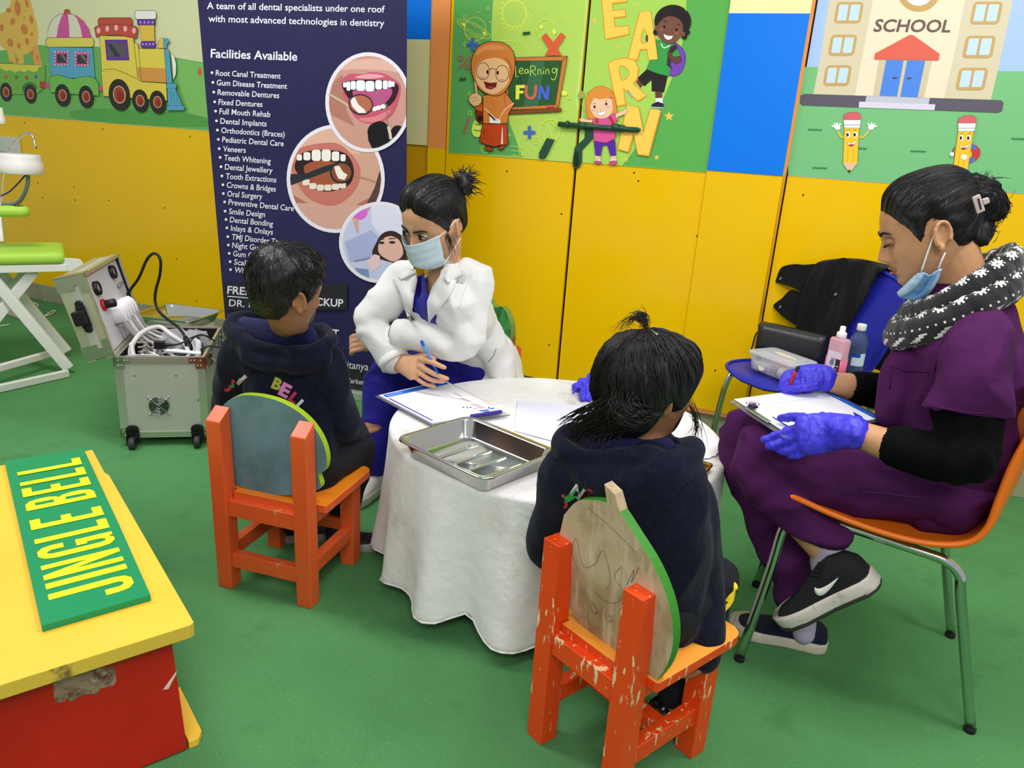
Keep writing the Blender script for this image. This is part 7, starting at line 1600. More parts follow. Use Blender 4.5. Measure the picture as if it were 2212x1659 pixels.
for sx in (-1, 1):
    for z0, z1 in ((-.004, .022), (-.088, -.036)):
        bm = BM(); tube(bm, [MD @ (V(p)*S_D) for p in ((sx*.067, .058, z0), (sx*.074, .015, (z0+z1)/2), (sx*.081, -.012, z1))], .0015, 6, k=4); obj('ear_loop', bm, LOOP, fm)
# hair pulled back into a twist
tabD = [(90, .068), (78, .058), (62, .048), (45, .034), (34, .016), (24, -.006), (16, -.02), (8, .004), (0, .014), (-10, .004), (-20, -.03), (-34, -.06), (-60, -.07), (-90, -.075)]
part = lambda p: -.006*exp(-((p.x-.014)/.006)**2)*(1 if p.y > -.02 else 0)
capD, tD = hair_cap('hair', MD, HAIR, doc, S_D, .009, tabD, .055, lambda p: .006*max(0, p.z)/.1+part(p), clump=.0018, cf=(50, 14, 14))
bun = (R3 @ V((-.034, -.08, .066))).normalized(); bunP = on_tree(tD, hc, bun, .008)
random.seed(3); P_ = []
for i in range(750):
    a = random.uniform(-pi, pi); d = V((cos(a)*random.random(), sin(a)*random.random(), random.uniform(-.6, 1))).normalized(); lp_ = V((d.x*.0765, d.y*.095, d.z*.11))
    if lp_.z < hairline(lp_.x, lp_.y, tabD)+.003: continue
    w_ = R3 @ d; L0 = random.uniform(.3, .95); o_ = random.uniform(.0004, .0022)
    side = R3 @ V((1 if d.x > -.12 else -1, 0, .3)); q_ = lambda t_: slerp(w_, bun, t_)+side*.25*sin(pi*t_)*max(0, d.y)
    P_.append([on_tree(tD, hc, q_(L0*j/8), o_) for j in range(9)])
strands('hair_strands', P_, .0011, HAIR2, capD)
bm = BM(); ell(bm, bunP, (.034, .026, .03), R3, 20, 14)
for v in bm.verts: v.co += (v.co-bunP)*.35*noise.noise(v.co*50)
obj('hair_twist', bm, HAIR, capD)
P_ = []
for i in range(150):
    o_ = bunP+V((random.gauss(0, .012), random.gauss(0, .012), random.gauss(.004, .012))); e = o_+(UP*random.uniform(-.02, .035)+RT*random.uniform(-.012, .045)).normalized()*random.uniform(.022, .05); m_ = (o_+e)/2+UP*.01
    P_.append([o_*(1-t_)**2+m_*2*t_*(1-t_)+e*t_*t_ for t_ in [j/6 for j in range(7)]])
strands('twist_ends', P_, .0017, HAIR, capD)
P_ = []
for i in range(22):
    s0 = on_tree(tD, hc, R3 @ V((-.07, .03+random.gauss(0, .006), .0)), 0); e = s0+R3 @ V((-.010+random.gauss(0, .006), -.0+random.gauss(0, .01), -.07+random.gauss(0, .02))); m_ = (s0+e)/2+R3 @ V((-.010, .0, 0)); P_.append([s0*(1-t_)**2+m_*2*t_*(1-t_)+e*t_*t_ for t_ in [j/7 for j in range(8)]])
strands('loose_hair', P_, .0006, HAIRT, capD)
# scrub top under the coat
CT = (che+nk)/2+V((0, .05, 0)); VN = [(915, 570), (962, 566), (944, 600), (926, 634), (920, 600)]
bm = BM()
limb(bm, [(hip, (.15, .115)), ((hip+che)/2+V((0, .03, 0)), (.135, .105)), (che+V((0, .05, 0)), (.145, .098)), (nk-V((0, -.03, .075)), (.125, .078)), (nk-V((0, -.01, .03)), (.075, .062)), (nk+V((0, 0, .0)), (.062, .058))], hint=lt, n=28)
scrub, tS = fuse('scrub_top', bm, SCRUB, doc, .005, 4, crumple(11, .004, 26, .001, (1, 1, .5), 3), keep=frontcut(VN, CT, ft))
# coat
VC = [(896, 560), (962, 560), (951, 580), (936, 612), (926, 645), (923, 705), (921, 760), (893, 760), (886, 700), (893, 650), (899, 610)]
bm = BM()
limb(bm, [(hip+V((.02, .0, -.03)), (.195, .155)), (hip+V((0, 0, .05)), (.178, .138)), ((hip+che)/2+V((0, .03, 0)), (.155, .122)), (che+V((0, .05, 0)), (.165, .115)), (nk-V((0, -.035, .07)), (.15, .09)), (nk-V((0, -.02, .025)), (.095, .072)), (nk+V((0, .0, .012)), (.070, .066))], hint=lt, n=32)
limb(bm, [(A(1030, 700, 2.12), (.06, .06)), (A(1062, 755, 2.22), (.065, .06)), (A(1078, 815, 2.27), (.075, .06))], hint=lt)
for s_, e_, h_, q_ in ((shR, elR, wrR, 1), (shL, elL, wrL, 0)): limb(bm, [((s_+nk)/2-V((0, -.01, .03)), .058), (s_-V((0, 0, .008)), .060), ((s_+e_)/2, .057), (e_, .053), ((e_+h_)/2, .049), (h_-(h_-e_)*.06, .046)])
wc = crumple(9, .009, 21, .003, (1, 1, .7), 6, .6)
def coatdisp(c):
    d = wc(c)
    for e_ in (elR, elL):
        r = (c-e_).length
        if r < .15: d += .004*sin((c-e_).dot(UP*.8+RT*.5)*105+4*noise.noise(c*14))*(1-r/.15)
    return d
fcut = frontcut(VC, CT, ft)
def coatkeep(co):
    ab = wrL-elL; t_ = max(-.3, min(1.2, (co-elL).dot(ab)/ab.length_squared))
    return True if (co-(elL+ab*t_)).length < .078 else fcut(co)
coatD, tC = fuse('coat', bm, WCOAT, doc, .005, 4, coatdisp, keep=coatkeep, solid=.003)
def cuffend(o, w, e, r):
    bm = BM(); d = (w-e).normalized(); tube(bm, [w-d*.012, w+d*.012], [r, r*1.02], 24, cap=False); obj('cuff', bm, WCOAT, coatD, solid=.003)
cuffend(0, wrR-(wrR-elR)*.02, elR, .048); cuffend(0, wrL-(wrL-elL)*.02, elL, .046)
drape('lapel', [(962, 590), (980, 600), (990, 606), (964, 634), (964, 650), (946, 672), (927, 698), (925, 650), (935, 618), (948, 598)], tC, WCOAT, coatD, .006, .004, label='folded right-hand lapel')
drape('collar', [(966, 584), (984, 576), (998, 580), (997, 594), (968, 614), (959, 602)], tC, WCOAT, coatD, .012, .004); drape('collar', [(866, 590), (880, 582), (893, 583), (898, 592), (868, 606), (861, 600)], tC, WCOAT, coatD, .012, .004)
drape('lapel', [(850, 606), (882, 586), (898, 584), (902, 606), (895, 640), (888, 690), (885, 692), (872, 650)], tC, WCOAT, coatD, .006, .004)
seam('pocket_edge', [(938, 663), (955, 668), (978, 652)], tC, WCOAT, coatD, .002); seam('pocket_edge', [(1072, 752), (1066, 768), (1055, 782)], tC, mat('seam_grey', (150, 150, 150), .8), coatD, .0014); seam('shoulder_seam', [(1024, 585), (1006, 620), (992, 665)], tC, WCOAT, coatD, .0014)
bm = BM(); d = (wrL-elL).normalized(); tube(bm, [wrL+d*.0, wrL+d*.018], [(.036, .034), (.035, .033)], 24, cap=False); wb = obj('watch_strap', bm, mat('watch_black', (22, 34, 36), .35), doc, solid=.003)
bm = BM(); box(bm, wrL+d*.01-FW*.035, (.02, .008, .03), rot_to(RT, FW)); obj('watch_case', bm, mat('watch_steel', (120, 124, 120), .25, metal=.9), wb, smooth=False, bevel=.003)
# trousers, shoe
bm = BM(); 
for h_, k_, a_ in ((hip-lt*.08, kR, aR), (hip+lt*.08, kL, aL)): limb(bm, [(h_, .095), ((h_+k_)/2+V((0, 0, .01)), .09), (k_+V((0, 0, .006)), .074), (k_*.6+a_*.4, .066), (a_+V((0, 0, .05)), .06), (a_+V((0, 0, .02)), .058)])
limb(bm, [(hip-lt*.07, .1), (hip+lt*.07, .1)])
fuse('scrub_trousers', bm, SCRUB, doc, .005, 4, crumple(12, .006, 28, .002, (1, 1, .5), 9))
WSH = mat('shoe_white', (214, 210, 200), .5)
for a_ in (aR, aL):
    b1 = BM(); b2 = BM(); heel = V((a_.x+.02, a_.y+.05, 0)); shoe(b1, b2, heel, heel+V((-.05, -.98, 0)).normalized()*.23, V((0, 0, 1)), .043, .075, .024); o = obj('shoe', b1, WSH, doc); obj('sole', b2, mat('sole_cream', (200, 194, 180), .6), o)
# pen
pa, pb_ = A(911, 738, 1.885), A(947, 808, 1.868); dr = (pb_-pa).normalized()
t = thing('ballpoint_pen', 'light blue ballpoint pen in the right hand of the woman in the white coat', 'pen', pb_, 0, 'ballpoint pens')
bm = BM(); tube(bm, [pa+dr*.008, pb_-dr*.02], .0042, 12); obj('barrel', bm, mat('pen_blue', (60, 150, 232), .2, trans=.2), t)
bm = BM(); tube(bm, [pa, pa+dr*.012], .0046, 12, round_=True); obj('end_cap', bm, mat('pen_cap', (20, 70, 190), .3), t)
bm = BM(); tube(bm, [pb_-dr*.022, pb_-dr*.004, pb_], [.0046, .003, .001], 12); obj('tip', bm, mat('pen_cap', 'fff', 0), t)
# ================================================================ woman in purple scrubs
PURP = mat('scrub_plum', (74, 27, 78), .85, spec=.15, vary=((62, 20, 66), 7, .45, .7), bump=(15, .6)); KNIT = mat('knit_black', (9, 10, 11), .95, spec=.12, bump=(300, .4))
hc = A(2027, 519, 1.80)+V((-.014, .073, .012)); fh = V((-.93, -.02, -.40)).normalized(); MW = frame_M(hc, fh, V((0, 0, 1))); S_W = 1.0; R3 = MW.to_3x3()
SW_ = V((.30, 1.872, .424)); wom = thing('person', 'woman in plum scrubs and patterned scarf, writing in profile on the orange chair', 'person', SW_)
nk = V((.262, 1.872, .915)); shL, shR = V((.30, 1.70, .855)), V((.27, 2.045, .855)); che = V((.305, 1.872, .73)); hip = V((.31, 1.872, .508))
elL, wrL = A(2085, 985, 1.62), A(1832, 928, 1.665); elR, wrR = V((.235, 2.10, .62)), A(1790, 822, 1.99)
hL, hR = hip-V((0, .09, 0)), hip+V((0, .09, 0)); kL, kR = A(1650, 985, 1.755), A(1622, 938, 1.92); aL, aR = A(1792, 1205, 1.72), A(1728, 1300, 1.83)
bm = BM(); head(bm, MW, S_W); ear(bm, MW, -1, 1.0); ear(bm, MW, 1, 1.0)
limb(bm, [(hc+R3 @ V((0, -.03, -.06)), .055), (nk+V((0, 0, .03)), .05), (nk-V((-.02, 0, .06)), .06)])
limb(bm, [(nk-V((0, 0, .05)), (.07, .05)), (che, (.13, .09)), (hip, (.14, .1))], hint=V((0, 1, 0)))
limb(bm, [(shL, .04), (elL, .031), (A(1935, 965, 1.635), .034), (A(1850, 934, 1.665), .0265)]); limb(bm, [(shR, .045), (elR, .04), (A(1850, 838, 2.02), .036), (A(1800, 826, 1.99), .026)])
for h_, k_, a_ in ((hL, kL, aL), (hR, kR, aR)): limb(bm, [(h_, .08), (k_, .052), (a_, .032)])
bodyW, _ = fuse('body', bm, SKINW, wom, .0035, 3)
# face: lowered lids, brow, lips
for sx in (-1, 1):
    c = V((sx*.0315, .0775, .002)); bm = BM(); ell(bm, (0, 0, 0), (.0145, .0125, .0095), n=18, m=12)
    for v in bm.verts: v.co = MW @ (v.co+c)
    el_ = obj('eyelid', bm, mat('eyelid_brown', (160, 112, 84), .5), wom)
    bm = BM(); tube(bm, [MW @ (V(p)+c) for p in ((-.0155, .0, -.002), (-.009, .0105, -.0062), (0, .0142, -.0075), (.009, .0105, -.006), (.0165, -.001, -.001))], [.0007, .0016, .002, .0019, .001], 8, k=4); obj('lashes', bm, LASH, el_); brow(wom, MW, sx)
LIP = mat('lips', (158, 100, 84), .5)
bm = BM(); 
for z, y, hh in ((-.0570, .0905, .0032), (-.0682, .0895, .0036)): tube(bm, [MW @ V(p) for p in ((-.022, y-.011, -.0622), (-.011, y-.0015, z), (0, y, z), (.011, y-.0015, z), (.022, y-.011, -.0622))], [(.001, .001), (hh*.8, .0018), (hh, .002), (hh*.8, .0018), (.001, .001)], 10, k=4, hint=R3 @ V((0, 0, 1)))
obj('lips', bm, LIP, wom)
# hair
tabW = [(90, .056), (70, .05), (55, .04), (44, .026), (34, .008), (26, -.012), (19, -.034), (13, -.022), (6, .002), (-2, .014), (-12, .002), (-22, -.034), (-34, -.06), (-60, -.07), (-90, -.072)]
capW, tW = hair_cap('hair', MW, HAIR, wom, S_W, .008, tabW, .07, lambda p: .008*max(0, p.z)/.1+.003*max(0, -p.y)/.1, clump=.0014, cf=(14, 14, 60))
bun = (R3 @ V((0, -.098, .052))).normalized(); bunP = on_tree(tW, hc, bun, .022)
random.seed(9); P_ = []
for i in range(1100):
    a = random.uniform(-pi, pi); d = V((cos(a)*random.random(), sin(a)*random.random(), random.uniform(-.7, 1))).normalized(); lp_ = V((d.x*.0765, d.y*.095, d.z*.11))
    if lp_.z < hairline(lp_.x, lp_.y, tabW)+.002: continue
    w_ = R3 @ d; L0 = random.uniform(.35, .97); o_ = random.uniform(.0003, .0016)
    P_.append([on_tree(tW, hc, slerp(w_, bun, L0*j/8), o_) for j in range(9)])
strands('hair_strands', P_, .0010, HAIR2, capW)
bc_ = A(2124, 428, 1.87)
bm = BM(); ell(bm, bc_, (.034, .034, .058), MW.to_3x3() @ Matrix.Rotation(radians(-24), 3, 'X'), 26, 18); ell(bm, A(2112, 500, 1.87), (.028, .028, .032), R3, 18, 12); ell(bm, A(2098, 455, 1.87), (.032, .034, .05), R3, 18, 12)
bunW, tBn = fuse('hair_bun', bm, HAIR, capW, .004, 4, lambda c: .006*noise.noise(c*40)+.003*noise.noise(V((c.x*160, c.y*160, c.z*30))))
P_ = []
for i in range(260):
    d = V((random.gauss(0, 1), random.gauss(0, 1), random.gauss(0, 1))).normalized(); tw = d.cross(V((0, 1, .3))).normalized(); st_ = []
    for j in range(8): st_.append(on_tree(tBn, bc_, (d+tw*(-.7+1.5*j/7)).normalized(), .001+.001*random.random()))
    P_.append(st_)
for i in range(90):
    an = random.uniform(-1.1, 2.0); d = (RT*cos(an)+UP*sin(an)); s0 = on_tree(tBn, bc_, d+FW*random.gauss(0, .4), 0); e = s0+d*random.uniform(.003, .012)+(RT*-sin(an)+UP*cos(an))*random.gauss(0, .02); m_ = (s0+e)/2+d*.006; P_.append([s0*(1-t_)**2+m_*2*t_*(1-t_)+e*t_*t_ for t_ in [j/6 for j in range(7)]])
for i in range(26):
    s0 = A(2135+random.gauss(0, 6), 480+random.gauss(0, 14), 1.86); e = A(2156+random.gauss(0, 8), 482+random.gauss(0, 14), 1.86); P_.append([s0+(e-s0)*j/5-UP*.006*sin(pi*j/5) for j in range(6)])
strands('bun_strands', P_, .0008, HAIR2, bunW)
CLIP = mat('clip_pinkish', (196, 178, 172), .45)
fcp = lambda x, y: A(x, y, 1.795)
bm = BM(); P_ = [fcp(*q) for q in ((2100, 427), (2117, 419), (2129, 455), (2111, 463))]; hexa(bm, P_, [q+V((0, .012, 0)) for q in P_]); P_ = [fcp(*q) for q in ((2122, 430), (2136, 426), (2139, 438), (2125, 444))]; hexa(bm, P_, [q+V((0, .012, 0)) for q in P_]); clp = obj('hair_clip', bm, CLIP, wom, smooth=False, bevel=.002, label='pale claw clip holding the bun')
bm = BM(); P_ = [fcp(*q)-V((0, .0012, 0)) for q in ((2111, 429), (2115, 428), (2121, 452), (2117, 453))]; hexa(bm, P_, [q+V((0, .003, 0)) for q in P_]); obj('clip_slot', bm, BKP, clp, smooth=False)
# lowered mask under the chin
MSK = mat('mask_blue', (116, 166, 214), .7, bump=(200, .15)); MSKP = mat('mask_pale', (176, 204, 232), .7)
MP = [[(1984, 590), (1962, 612), (1940, 632)], [(1998, 589), (1976, 618), (1946, 640)], [(2008, 594), (1990, 624), (1962, 646)], [(2020, 586), (2002, 622), (1980, 648)], [(2033, 580), (2020, 612), (1998, 644)]]
bm = BM(); rows = []
for r_ in cr([[c for q_ in r for c in q_] for r in MP], 5):
    pts_ = cr([(r_[0], r_[1]), (r_[2], r_[3]), (r_[4], r_[5])], 8); k_ = len(rows)/20
    rows.append([bm.verts.new(A(x, y, 1.792+.055*(j/16)-.012*sin(k_*9)*sin(pi*j/16)-.008*sin(pi*k_)+.004*noise.noise(V((k_*7, j*.5, 2))))) for j, (x, y) in enumerate(pts_)])
for k_, (a, b) in enumerate(zip(rows, rows[1:])):
    for j in range(len(a)-1): bm.faces.new((a[j], a[j+1], b[j+1], b[j])).material_index = 1 if k_ < 5 or k_ > 16 else 0
fm = obj('face_mask', bm, [MSK, MSKP], wom, solid=.003, label='blue face mask pulled down under the chin')
for a, b in (((2021, 500), (1990, 588)), ((2042, 546), (2027, 582))):
    bm = BM(); tube(bm, [A(*a, 1.795), A((a[0]+b[0])/2-1, (a[1]+b[1])/2, 1.792), A(*b, 1.802)], .0018, 6, k=3); obj('ear_loop', bm, LOOP, fm)
# knitted scarf: pattern woven as coloured stitches
def scarf():
    KN = mat('scarf_black', (30, 30, 33), .95, sheen=.3, bump=(300, .5)); KW = mat('scarf_white', (224, 220, 214), .9, sheen=.3, bump=(300, .5))
    bm = BM()
    star = ["0010100", "1011101", "0111110", "1110111", "0111110", "1011101", "0010100"]
    def turn(c, ax, ay, dzf, dzb, R_, seed):
        NU, NV = 210, 46; rings = []
        for i in range(NU):
            t_ = 2*pi*i/NU; p_ = c+V((-ax*cos(t_), ay*sin(t_), -dzf*(cos(t_)*.5+.5)+dzb*(.5-.5*cos(t_))))
            t2 = t_+.01; q_ = c+V((-ax*cos(t2), ay*sin(t2), -dzf*(cos(t2)*.5+.5)+dzb*(.5-.5*cos(t2)))); tg = (q_-p_).normalized(); outv = V((-cos(t_), sin(t_), .15)).normalized(); outv = (outv-tg*outv.dot(tg)).normalized(); upv = tg.cross(outv); upv = upv if upv.z > 0 else -upv
            ring = []
            for j in range(NV):
                b = 2*pi*j/NV; f_ = 1+.16*noise.noise(V((cos(t_)*3, sin(t_)*3, b*.8+seed)))+.12*noise.noise(V((cos(t_)*9, sin(t_)*9, cos(b)*2+seed)))
                ring.append(bm.verts.new(p_+outv*(R_[0]*f_*cos(b))+upv*(R_[1]*f_*sin(b))))
            rings.append(ring)
        for i in range(NU):
            for j in range(NV):
                f = bm.faces.new((rings[i][j], rings[i][(j+1) % NV], rings[(i+1) % NU][(j+1) % NV], rings[(i+1) % NU][j]))
                jj = j-(NV*3//4 if False else 0); u_ = i % 10; v_ = (j+NV-4) % 23
                w_ = 0
                if 1 <= v_ <= 7 and 1 <= u_ <= 7 and star[v_-1][u_-1] == '1': w_ = 1
                elif v_ in (9,) and i % 3 == 0: w_ = 1
                elif 12 <= v_ <= 15 and (i//2+v_) % 6 in (0, 1) : w_ = 1
                elif v_ == 18 and i % 4 == 0: w_ = 1
                f.material_index = w_
    turn(V((.258, 1.872, .940)), .086, .084, .080, .068, (.021, .032), 1); turn(V((.258, 1.872, .905)), .100, .098, .085, .066, (.024, .034), 7)
    return obj('scarf', bm, [KN, KW], wom, label='black scarf knitted with white snowflakes')
scarf()
# undershirt sleeves
def rib(e, w, a, f_=420, am=.0011):
    ax = (w-e).normalized(); s_ = ax.orthogonal().normalized(); s2 = ax.cross(s_)
    def d(c):
        k = (c-e).dot(ax); r_ = c-e-ax*k; an = atan2(r_.dot(s_), r_.dot(s2)); return am*sin(an*42) if k > a else .003*sin(k*130+3*noise.noise(c*20))
    return d
cuL, cuR = A(1942, 966, 1.632), A(1852, 838, 2.02)
bm = BM(); limb(bm, [(A(2095, 880, 1.655), .062), (A(2092, 950, 1.64), .06), (elL, .056), (A(2020, 985, 1.625), .049), (cuL, .043)], n=28); fuse('undershirt_sleeve', bm, KNIT, wom, .004, 3, rib(elL, cuL, .04))
bm = BM(); limb(bm, [(shR, .05), (elR, .052), (A(1905, 846, 2.05), .046), (cuR, .042)], n=28); fuse('undershirt_sleeve', bm, KNIT, wom, .004, 3, rib(elR, cuR, .08))
# scrub top
NKP = [(1930, 640), (1990, 690), (1962, 712), (1945, 700)]
bm = BM()
limb(bm, [(hip+V((.0, 0, -.03)), (.165, .11)), (hip+V((.01, 0, .06)), (.165, .118)), (che+V((.002, 0, -.06)), (.16, .122)), (che+V((.004, 0, .04)), (.168, .126)), (nk-V((-.035, 0, .085)), (.17, .105)), (nk-V((-.03, 0, .035)), (.11, .08)), (nk-V((-.01, 0, .012)), (.075, .07))], hint=V((0, 1, 0)), n=36)
limb(bm, [(A(1965, 800, 1.84), .05), (A(1948, 850, 1.83), .048), (A(1940, 890, 1.83), .044)])
limb(bm, [((shL+nk)/2-V((-.02, 0, .035)), .066), (shL-V((0, 0, .022)), .07), (A(2105, 800, 1.665), .073), (A(2090, 885, 1.65), (.078, .07))], hint=V((1, 0, 0)))
limb(bm, [((shR+nk)/2-V((-.02, 0, .03)), .07), (shR-V((0, 0, .015)), .074), (shR*.4+elR*.6, .072)])
pc_ = crumple(9, .012, 22, .004, (1, 1, .8), 12, .7)
slv = A(2090, 898, 1.645); sax = (A(2090, 898, 1.645)-A(2110, 780, 1.67)).normalized()
def keepW(co): 
    return not ((co-slv).dot(sax) > 0 and (co-slv).length < .108 and co.y < 1.74)
topW, tT = fuse('scrub_top', bm, PURP, wom, .005, 4, pc_, keep=keepW, solid=.003)
seam('sleeve_hem', [(2012, 878), (2050, 884), (2100, 892), (2150, 893)], tT, PURP, topW, .0018); seam('chest_pocket', [(1925, 790), (1960, 800), (2005, 803)], tT, PURP, topW, .002); seam('chest_pocket', [(1925, 790), (1922, 840)], tT, PURP, topW, .0015); seam('shoulder_seam', [(2080, 640), (2070, 690), (2035, 740), (2020, 800)], tT, PURP, topW, .0018)
bm = BM()
limb(bm, [(hip-V((0, .09, -.004)), .096), (hip+V((0, .09, .004)), .096)])
limb(bm, [(hL+V((-.01, 0, .005)), .09), ((hL+kL)/2-V((0, 0, .008)), .09), (kL+V((-.0, 0, 0)), .078), ((kL+aL)/2, .064), (aL+V((-.008, 0, .06)), .05)])
limb(bm, [(hR+V((-.01, 0, .005)), .09), ((hR+kR)/2, .086), (kR, .076), (kR*.55+aR*.45, .074), (aR+V((-.005, 0, .05)), .066), (aR+V((-.005, 0, .03)), .064)])
def pdisp(c):
    d = crW(c)
    for k_ in (kL, kR):
        r = (c-k_).length
        if r < .17: d += .005*sin((c-k_).dot(UP*.9-RT*.3)*95+5*noise.noise(c*10))*(1-r/.17)
    return d
crW = crumple(9, .012, 20, .004, (.6, 1, 1.1), 21, .7)
pants, tP = fuse('scrub_trousers', bm, PURP, wom, .005, 4, pdisp)
seam('pocket_edge', [(1858, 1063), (1900, 1065), (1960, 1072), (2015, 1076)], tP, PURP, pants, .003, .002); seam('pocket_edge', [(2015, 1076), (2000, 1150)], tP, PURP, pants, .002)
# gloves
bm = BM(); gh = lambda x, y, Y: A(x, y, Y-(.034 if x < 1770 else .012))
limb(bm, [(gh(1846, 934, 1.665), (.036, .033)), (gh(1815, 932, 1.668), (.038, .031)), (gh(1780, 934, 1.672), (.044, .022)), (gh(1735, 940, 1.68), (.045, .018))], hint=UP, n=22)
finger(bm, [A(1765, 912, 1.665), A(1735, 902, 1.672), A(1710, 901, 1.685), A(1688, 904, 1.695)], .0125, .0098)
finger(bm, [gh(1738, 920, 1.685), gh(1700, 932, 1.69), gh(1672, 942, 1.69), gh(1652, 950, 1.69)], .0115, .0092)
finger(bm, [gh(1732, 938, 1.68), gh(1700, 952, 1.682), gh(1678, 961, 1.683), gh(1662, 965, 1.684)], .0115, .0092)
finger(bm, [gh(1736, 955, 1.677), gh(1712, 970, 1.678), gh(1695, 975, 1.68), gh(1682, 972, 1.684)], .011, .009)
finger(bm, [gh(1745, 968, 1.676), gh(1725, 982, 1.677), gh(1710, 984, 1.68), gh(1700, 978, 1.684)], .0098, .008)
gd = lambda c: .0022*(.5-abs(noise.noise(V((c.x*70, c.y*40, c.z*26))))*2)+.0008*noise.noise(c*120)
gl, _ = fuse('glove', bm, GLOVE, wom, .003, 3, gd, label='blue glove on the near hand holding the clipboard')
gh = lambda x, y, Y: A(x, y, Y)
bm = BM(); tube(bm, [gh(1846, 898, 1.66)+V((0, .012, 0)), gh(1862, 902, 1.665)], [(.014, .002), (.006, .002)], 8, hint=FW); obj('glove_cuff', bm, GLOVE, gl)
bm = BM()
limb(bm, [(gh(1782, 818, 1.985), (.034, .03)), (gh(1760, 816, 1.98), (.035, .027)), (gh(1735, 820, 1.97), (.037, .02))], hint=UP, n=22)
finger(bm, [gh(1732, 806, 1.965), gh(1708, 806, 1.955), gh(1692, 820, 1.95), gh(1698, 838, 1.95)], .0112, .009)
finger(bm, [gh(1730, 815, 1.958), gh(1702, 818, 1.945), gh(1688, 834, 1.94), gh(1700, 845, 1.945)], .0112, .009)
finger(bm, [gh(1732, 826, 1.952), gh(1708, 834, 1.938), gh(1697, 845, 1.937), gh(1712, 848, 1.945)], .0105, .0085)
finger(bm, [gh(1738, 835, 1.952), gh(1718, 844, 1.943), gh(1708, 849, 1.942), gh(1720, 850, 1.948)], .0095, .008)
finger(bm, [gh(1760, 832, 1.945), gh(1735, 838, 1.93), gh(1718, 838, 1.927), gh(1706, 836, 1.93)], .0115, .009)
fuse('glove', bm, GLOVE, wom, .003, 3, gd, label='blue glove on the far writing hand')
pa, pb_ = A(1724, 794, 1.918), A(1698, 846, 1.932); dr = (pb_-pa).normalized()
t = thing('ballpoint_pen', 'red ballpoint pen in the gloved hand of the woman in plum scrubs', 'pen', pb_, 0, 'ballpoint pens')
bm = BM(); tube(bm, [pa+dr*.008, pb_-dr*.012], .0042, 12); obj('barrel', bm, mat('pen_red', (176, 30, 30), .3), t)
bm = BM(); tube(bm, [pa, pa+dr*.01], .0044, 12, round_=True); obj('end_cap', bm, BKP, t)
bm = BM(); tube(bm, [pb_-dr*.013, pb_], [.0042, .0012], 12); obj('tip', bm, BKP, t)
# clipboard on her lap
c0, c1, c2 = G(1574, 868, .606), G(1772, 840, .616), G(1908, 910, .618); cs = [c2, c1, c0, c0+(c2-c1)]
t, q, nn = clipboard('clear clipboard with a white form on the lap of the woman in plum scrubs', cs, .59, 0)
p = Print(lambda x, y: q(x, y, .0068), nn, 1, (0, 0), 4e-5, .7)
p.board(PAPER, [(.02, .02), (.98, .02), (.985, .955), (.04, .955)], .0006)
p.poly('1a62d0', [(.03, .02), (.9, .02), (.9, .075), (.03, .075)]); p.line('9cc0f0', [(.6, .045), (.8, .045)], .01)
p.ell('c84040', .80, .86, .075, .06); p.ell('f4f4f8', .80, .86, .06, .048); p.ell('3a5cc8', .80, .86, .044, .035); p.ell('eceef6', .79, .865, .022, .016); p.poly('c84040', [(.8, .85), (.84, .84), (.82, .87)])
p.line('9a9aa8', [(.7, .06), (.74, .9)], .003); p.line('9a9aa8', [(.62, .75), (.63, .8)], .006)
p.poly('2a4ab0', [(.16, .86), (.42, .86), (.42, .88), (.16, .88)]); p.build('form', t)
bm = BM(); hexa(bm, [q(.3, .95, .007), q(.72, .95, .007), q(.72, .985, .007), q(.3, .985, .007)], [q(.3, .955, .012), q(.72, .955, .012), q(.72, .98, .012), q(.3, .98, .012)]); ck = obj('clip', bm, CHROME, t, smooth=False, bevel=.001)
bm = BM(); hexa(bm, [q(.62, .9, .012), q(.72, .9, .012), q(.72, .96, .012), q(.62, .96, .012)], [q(.63, .905, .017), q(.71, .905, .017), q(.71, .955, .017), q(.63, .955, .017)]); obj('clip_lever', bm, BKP, ck, smooth=False, bevel=.001)
bm = BM(); hexa(bm, [q(.05, -.035, .0004), q(.95, -.035, .0004), q(.95, .03, .0004), q(.05, .03, .0004)], [q(.05, -.035, .0028), q(.95, -.035, .0028), q(.95, .03, .0028), q(.05, .03, .0028)]); obj('leaflet', bm, mat('leaflet_violet', (70, 62, 130), .4), t, smooth=False)
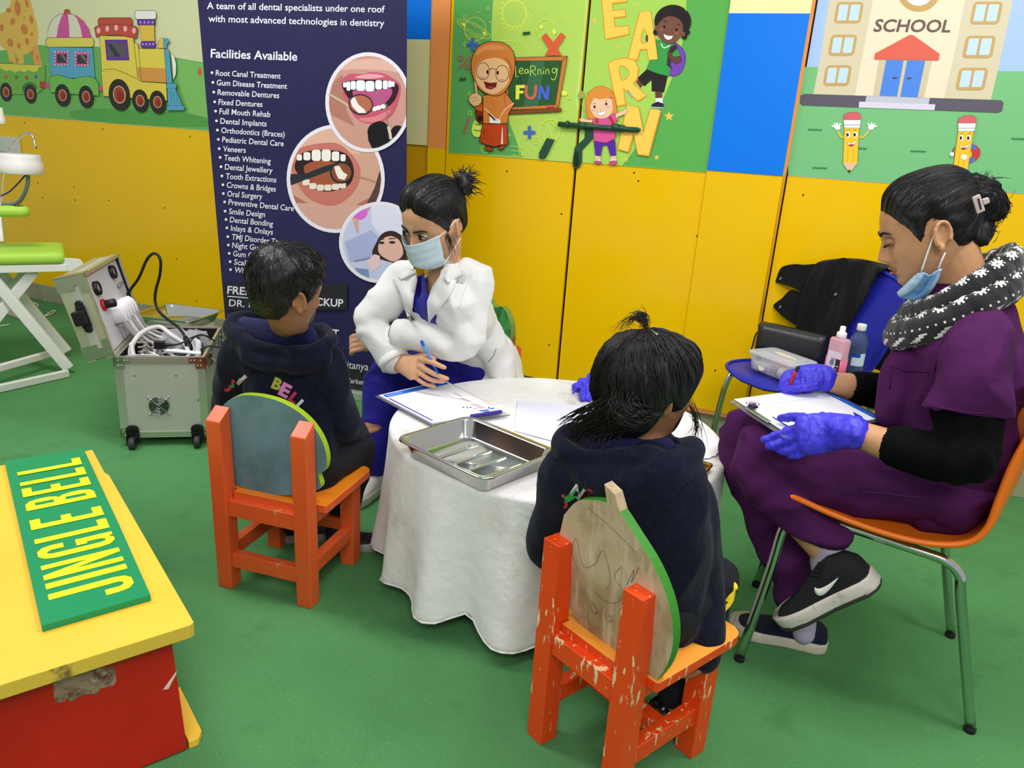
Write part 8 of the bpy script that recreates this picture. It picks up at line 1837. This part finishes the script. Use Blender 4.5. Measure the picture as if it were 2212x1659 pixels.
# socks and shoes
SOCK = mat('sock_lilac', (176, 166, 190), .9, bump=(200, .3)); SNK = mat('sneaker_black', (24, 26, 28), .8, bump=(330, .35)); MID = mat('midsole_white', (216, 206, 200), .6, vary=((176, 160, 150), 24, .55, .7)); OUT = mat('outsole_dark', (58, 58, 54), .8)
bm = BM(); limb(bm, [(aL+V((-.002, 0, .03)), .039), (aL+V((.004, 0, -.02)), .042), (A(1815, 1240, 1.70), .035)]); obj('sock', bm, SOCK, wom)
bm = BM(); limb(bm, [(aR+V((-.002, 0, .04)), .034), (A(1735, 1345, 1.815), .031), (A(1736, 1368, 1.805), .027)]); obj('sock', bm, SOCK, wom)
heel, toe = A(1898, 1262, 1.672), A(1694, 1352, 1.705); fup = (-RT*.44+UP*.88-FW*.10).normalized()
b1 = BM(); b2 = BM(); b3 = BM(); shoe(b1, b2, heel, toe, fup, .046, .098, .025); 
for v in b2.verts: v.co += fup*.007
o = obj('shoe', b1.copy() if 0 else b1, SNK, wom, label='black running shoe hanging above the carpet'); ms = obj('midsole', b2, MID, o)
shoe(BM(), b3, heel, toe, fup, .045, .098, .011); obj('outsole', b3, OUT, o)
b1 = BM(); shoe(b1, None, heel, toe, fup, .046, .098, .025); b1.normal_update(); tSh = BVHTree.FromBMesh(b1); b1.free()
sw = [(1520+x/2.13, 880+y/2.13) for x, y in ((510, 828), (511, 846), (520, 862), (538, 867), (562, 855), (590, 826), (620, 783), (585, 808), (555, 826), (532, 834), (518, 833))]
drape('side_mark', sw, tSh, mat('mark_white', (236, 232, 226), .6), o, .0022, .001, 2, 1)
bm = BM()
for i in range(5): tube(bm, [decal_on(tSh, 1752+i*5+1, 1240-i*9+3, .004), decal_on(tSh, 1766+i*4, 1244-i*8, .003)], .0024, 6, round_=True)
obj('laces', bm, mat('lace_black', (14, 14, 16), .8), o)
NVS = mat('slipon_navy', (22, 26, 48), .9, bump=(260, .3)); STRP = mat('sole_ribbed', (206, 196, 178), .7, bump=(190, .5, (1, .1, .1)))
heel, toe = G(1778, 1400, 0), G(1575, 1352, 0); b1 = BM(); b2 = BM(); shoe(b1, b2, heel, toe, V((0, 0, 1)), .044, .066, .022); o = obj('shoe', b1, NVS, wom, label='navy slip-on shoe flat on the carpet'); obj('sole', b2, STRP, o)
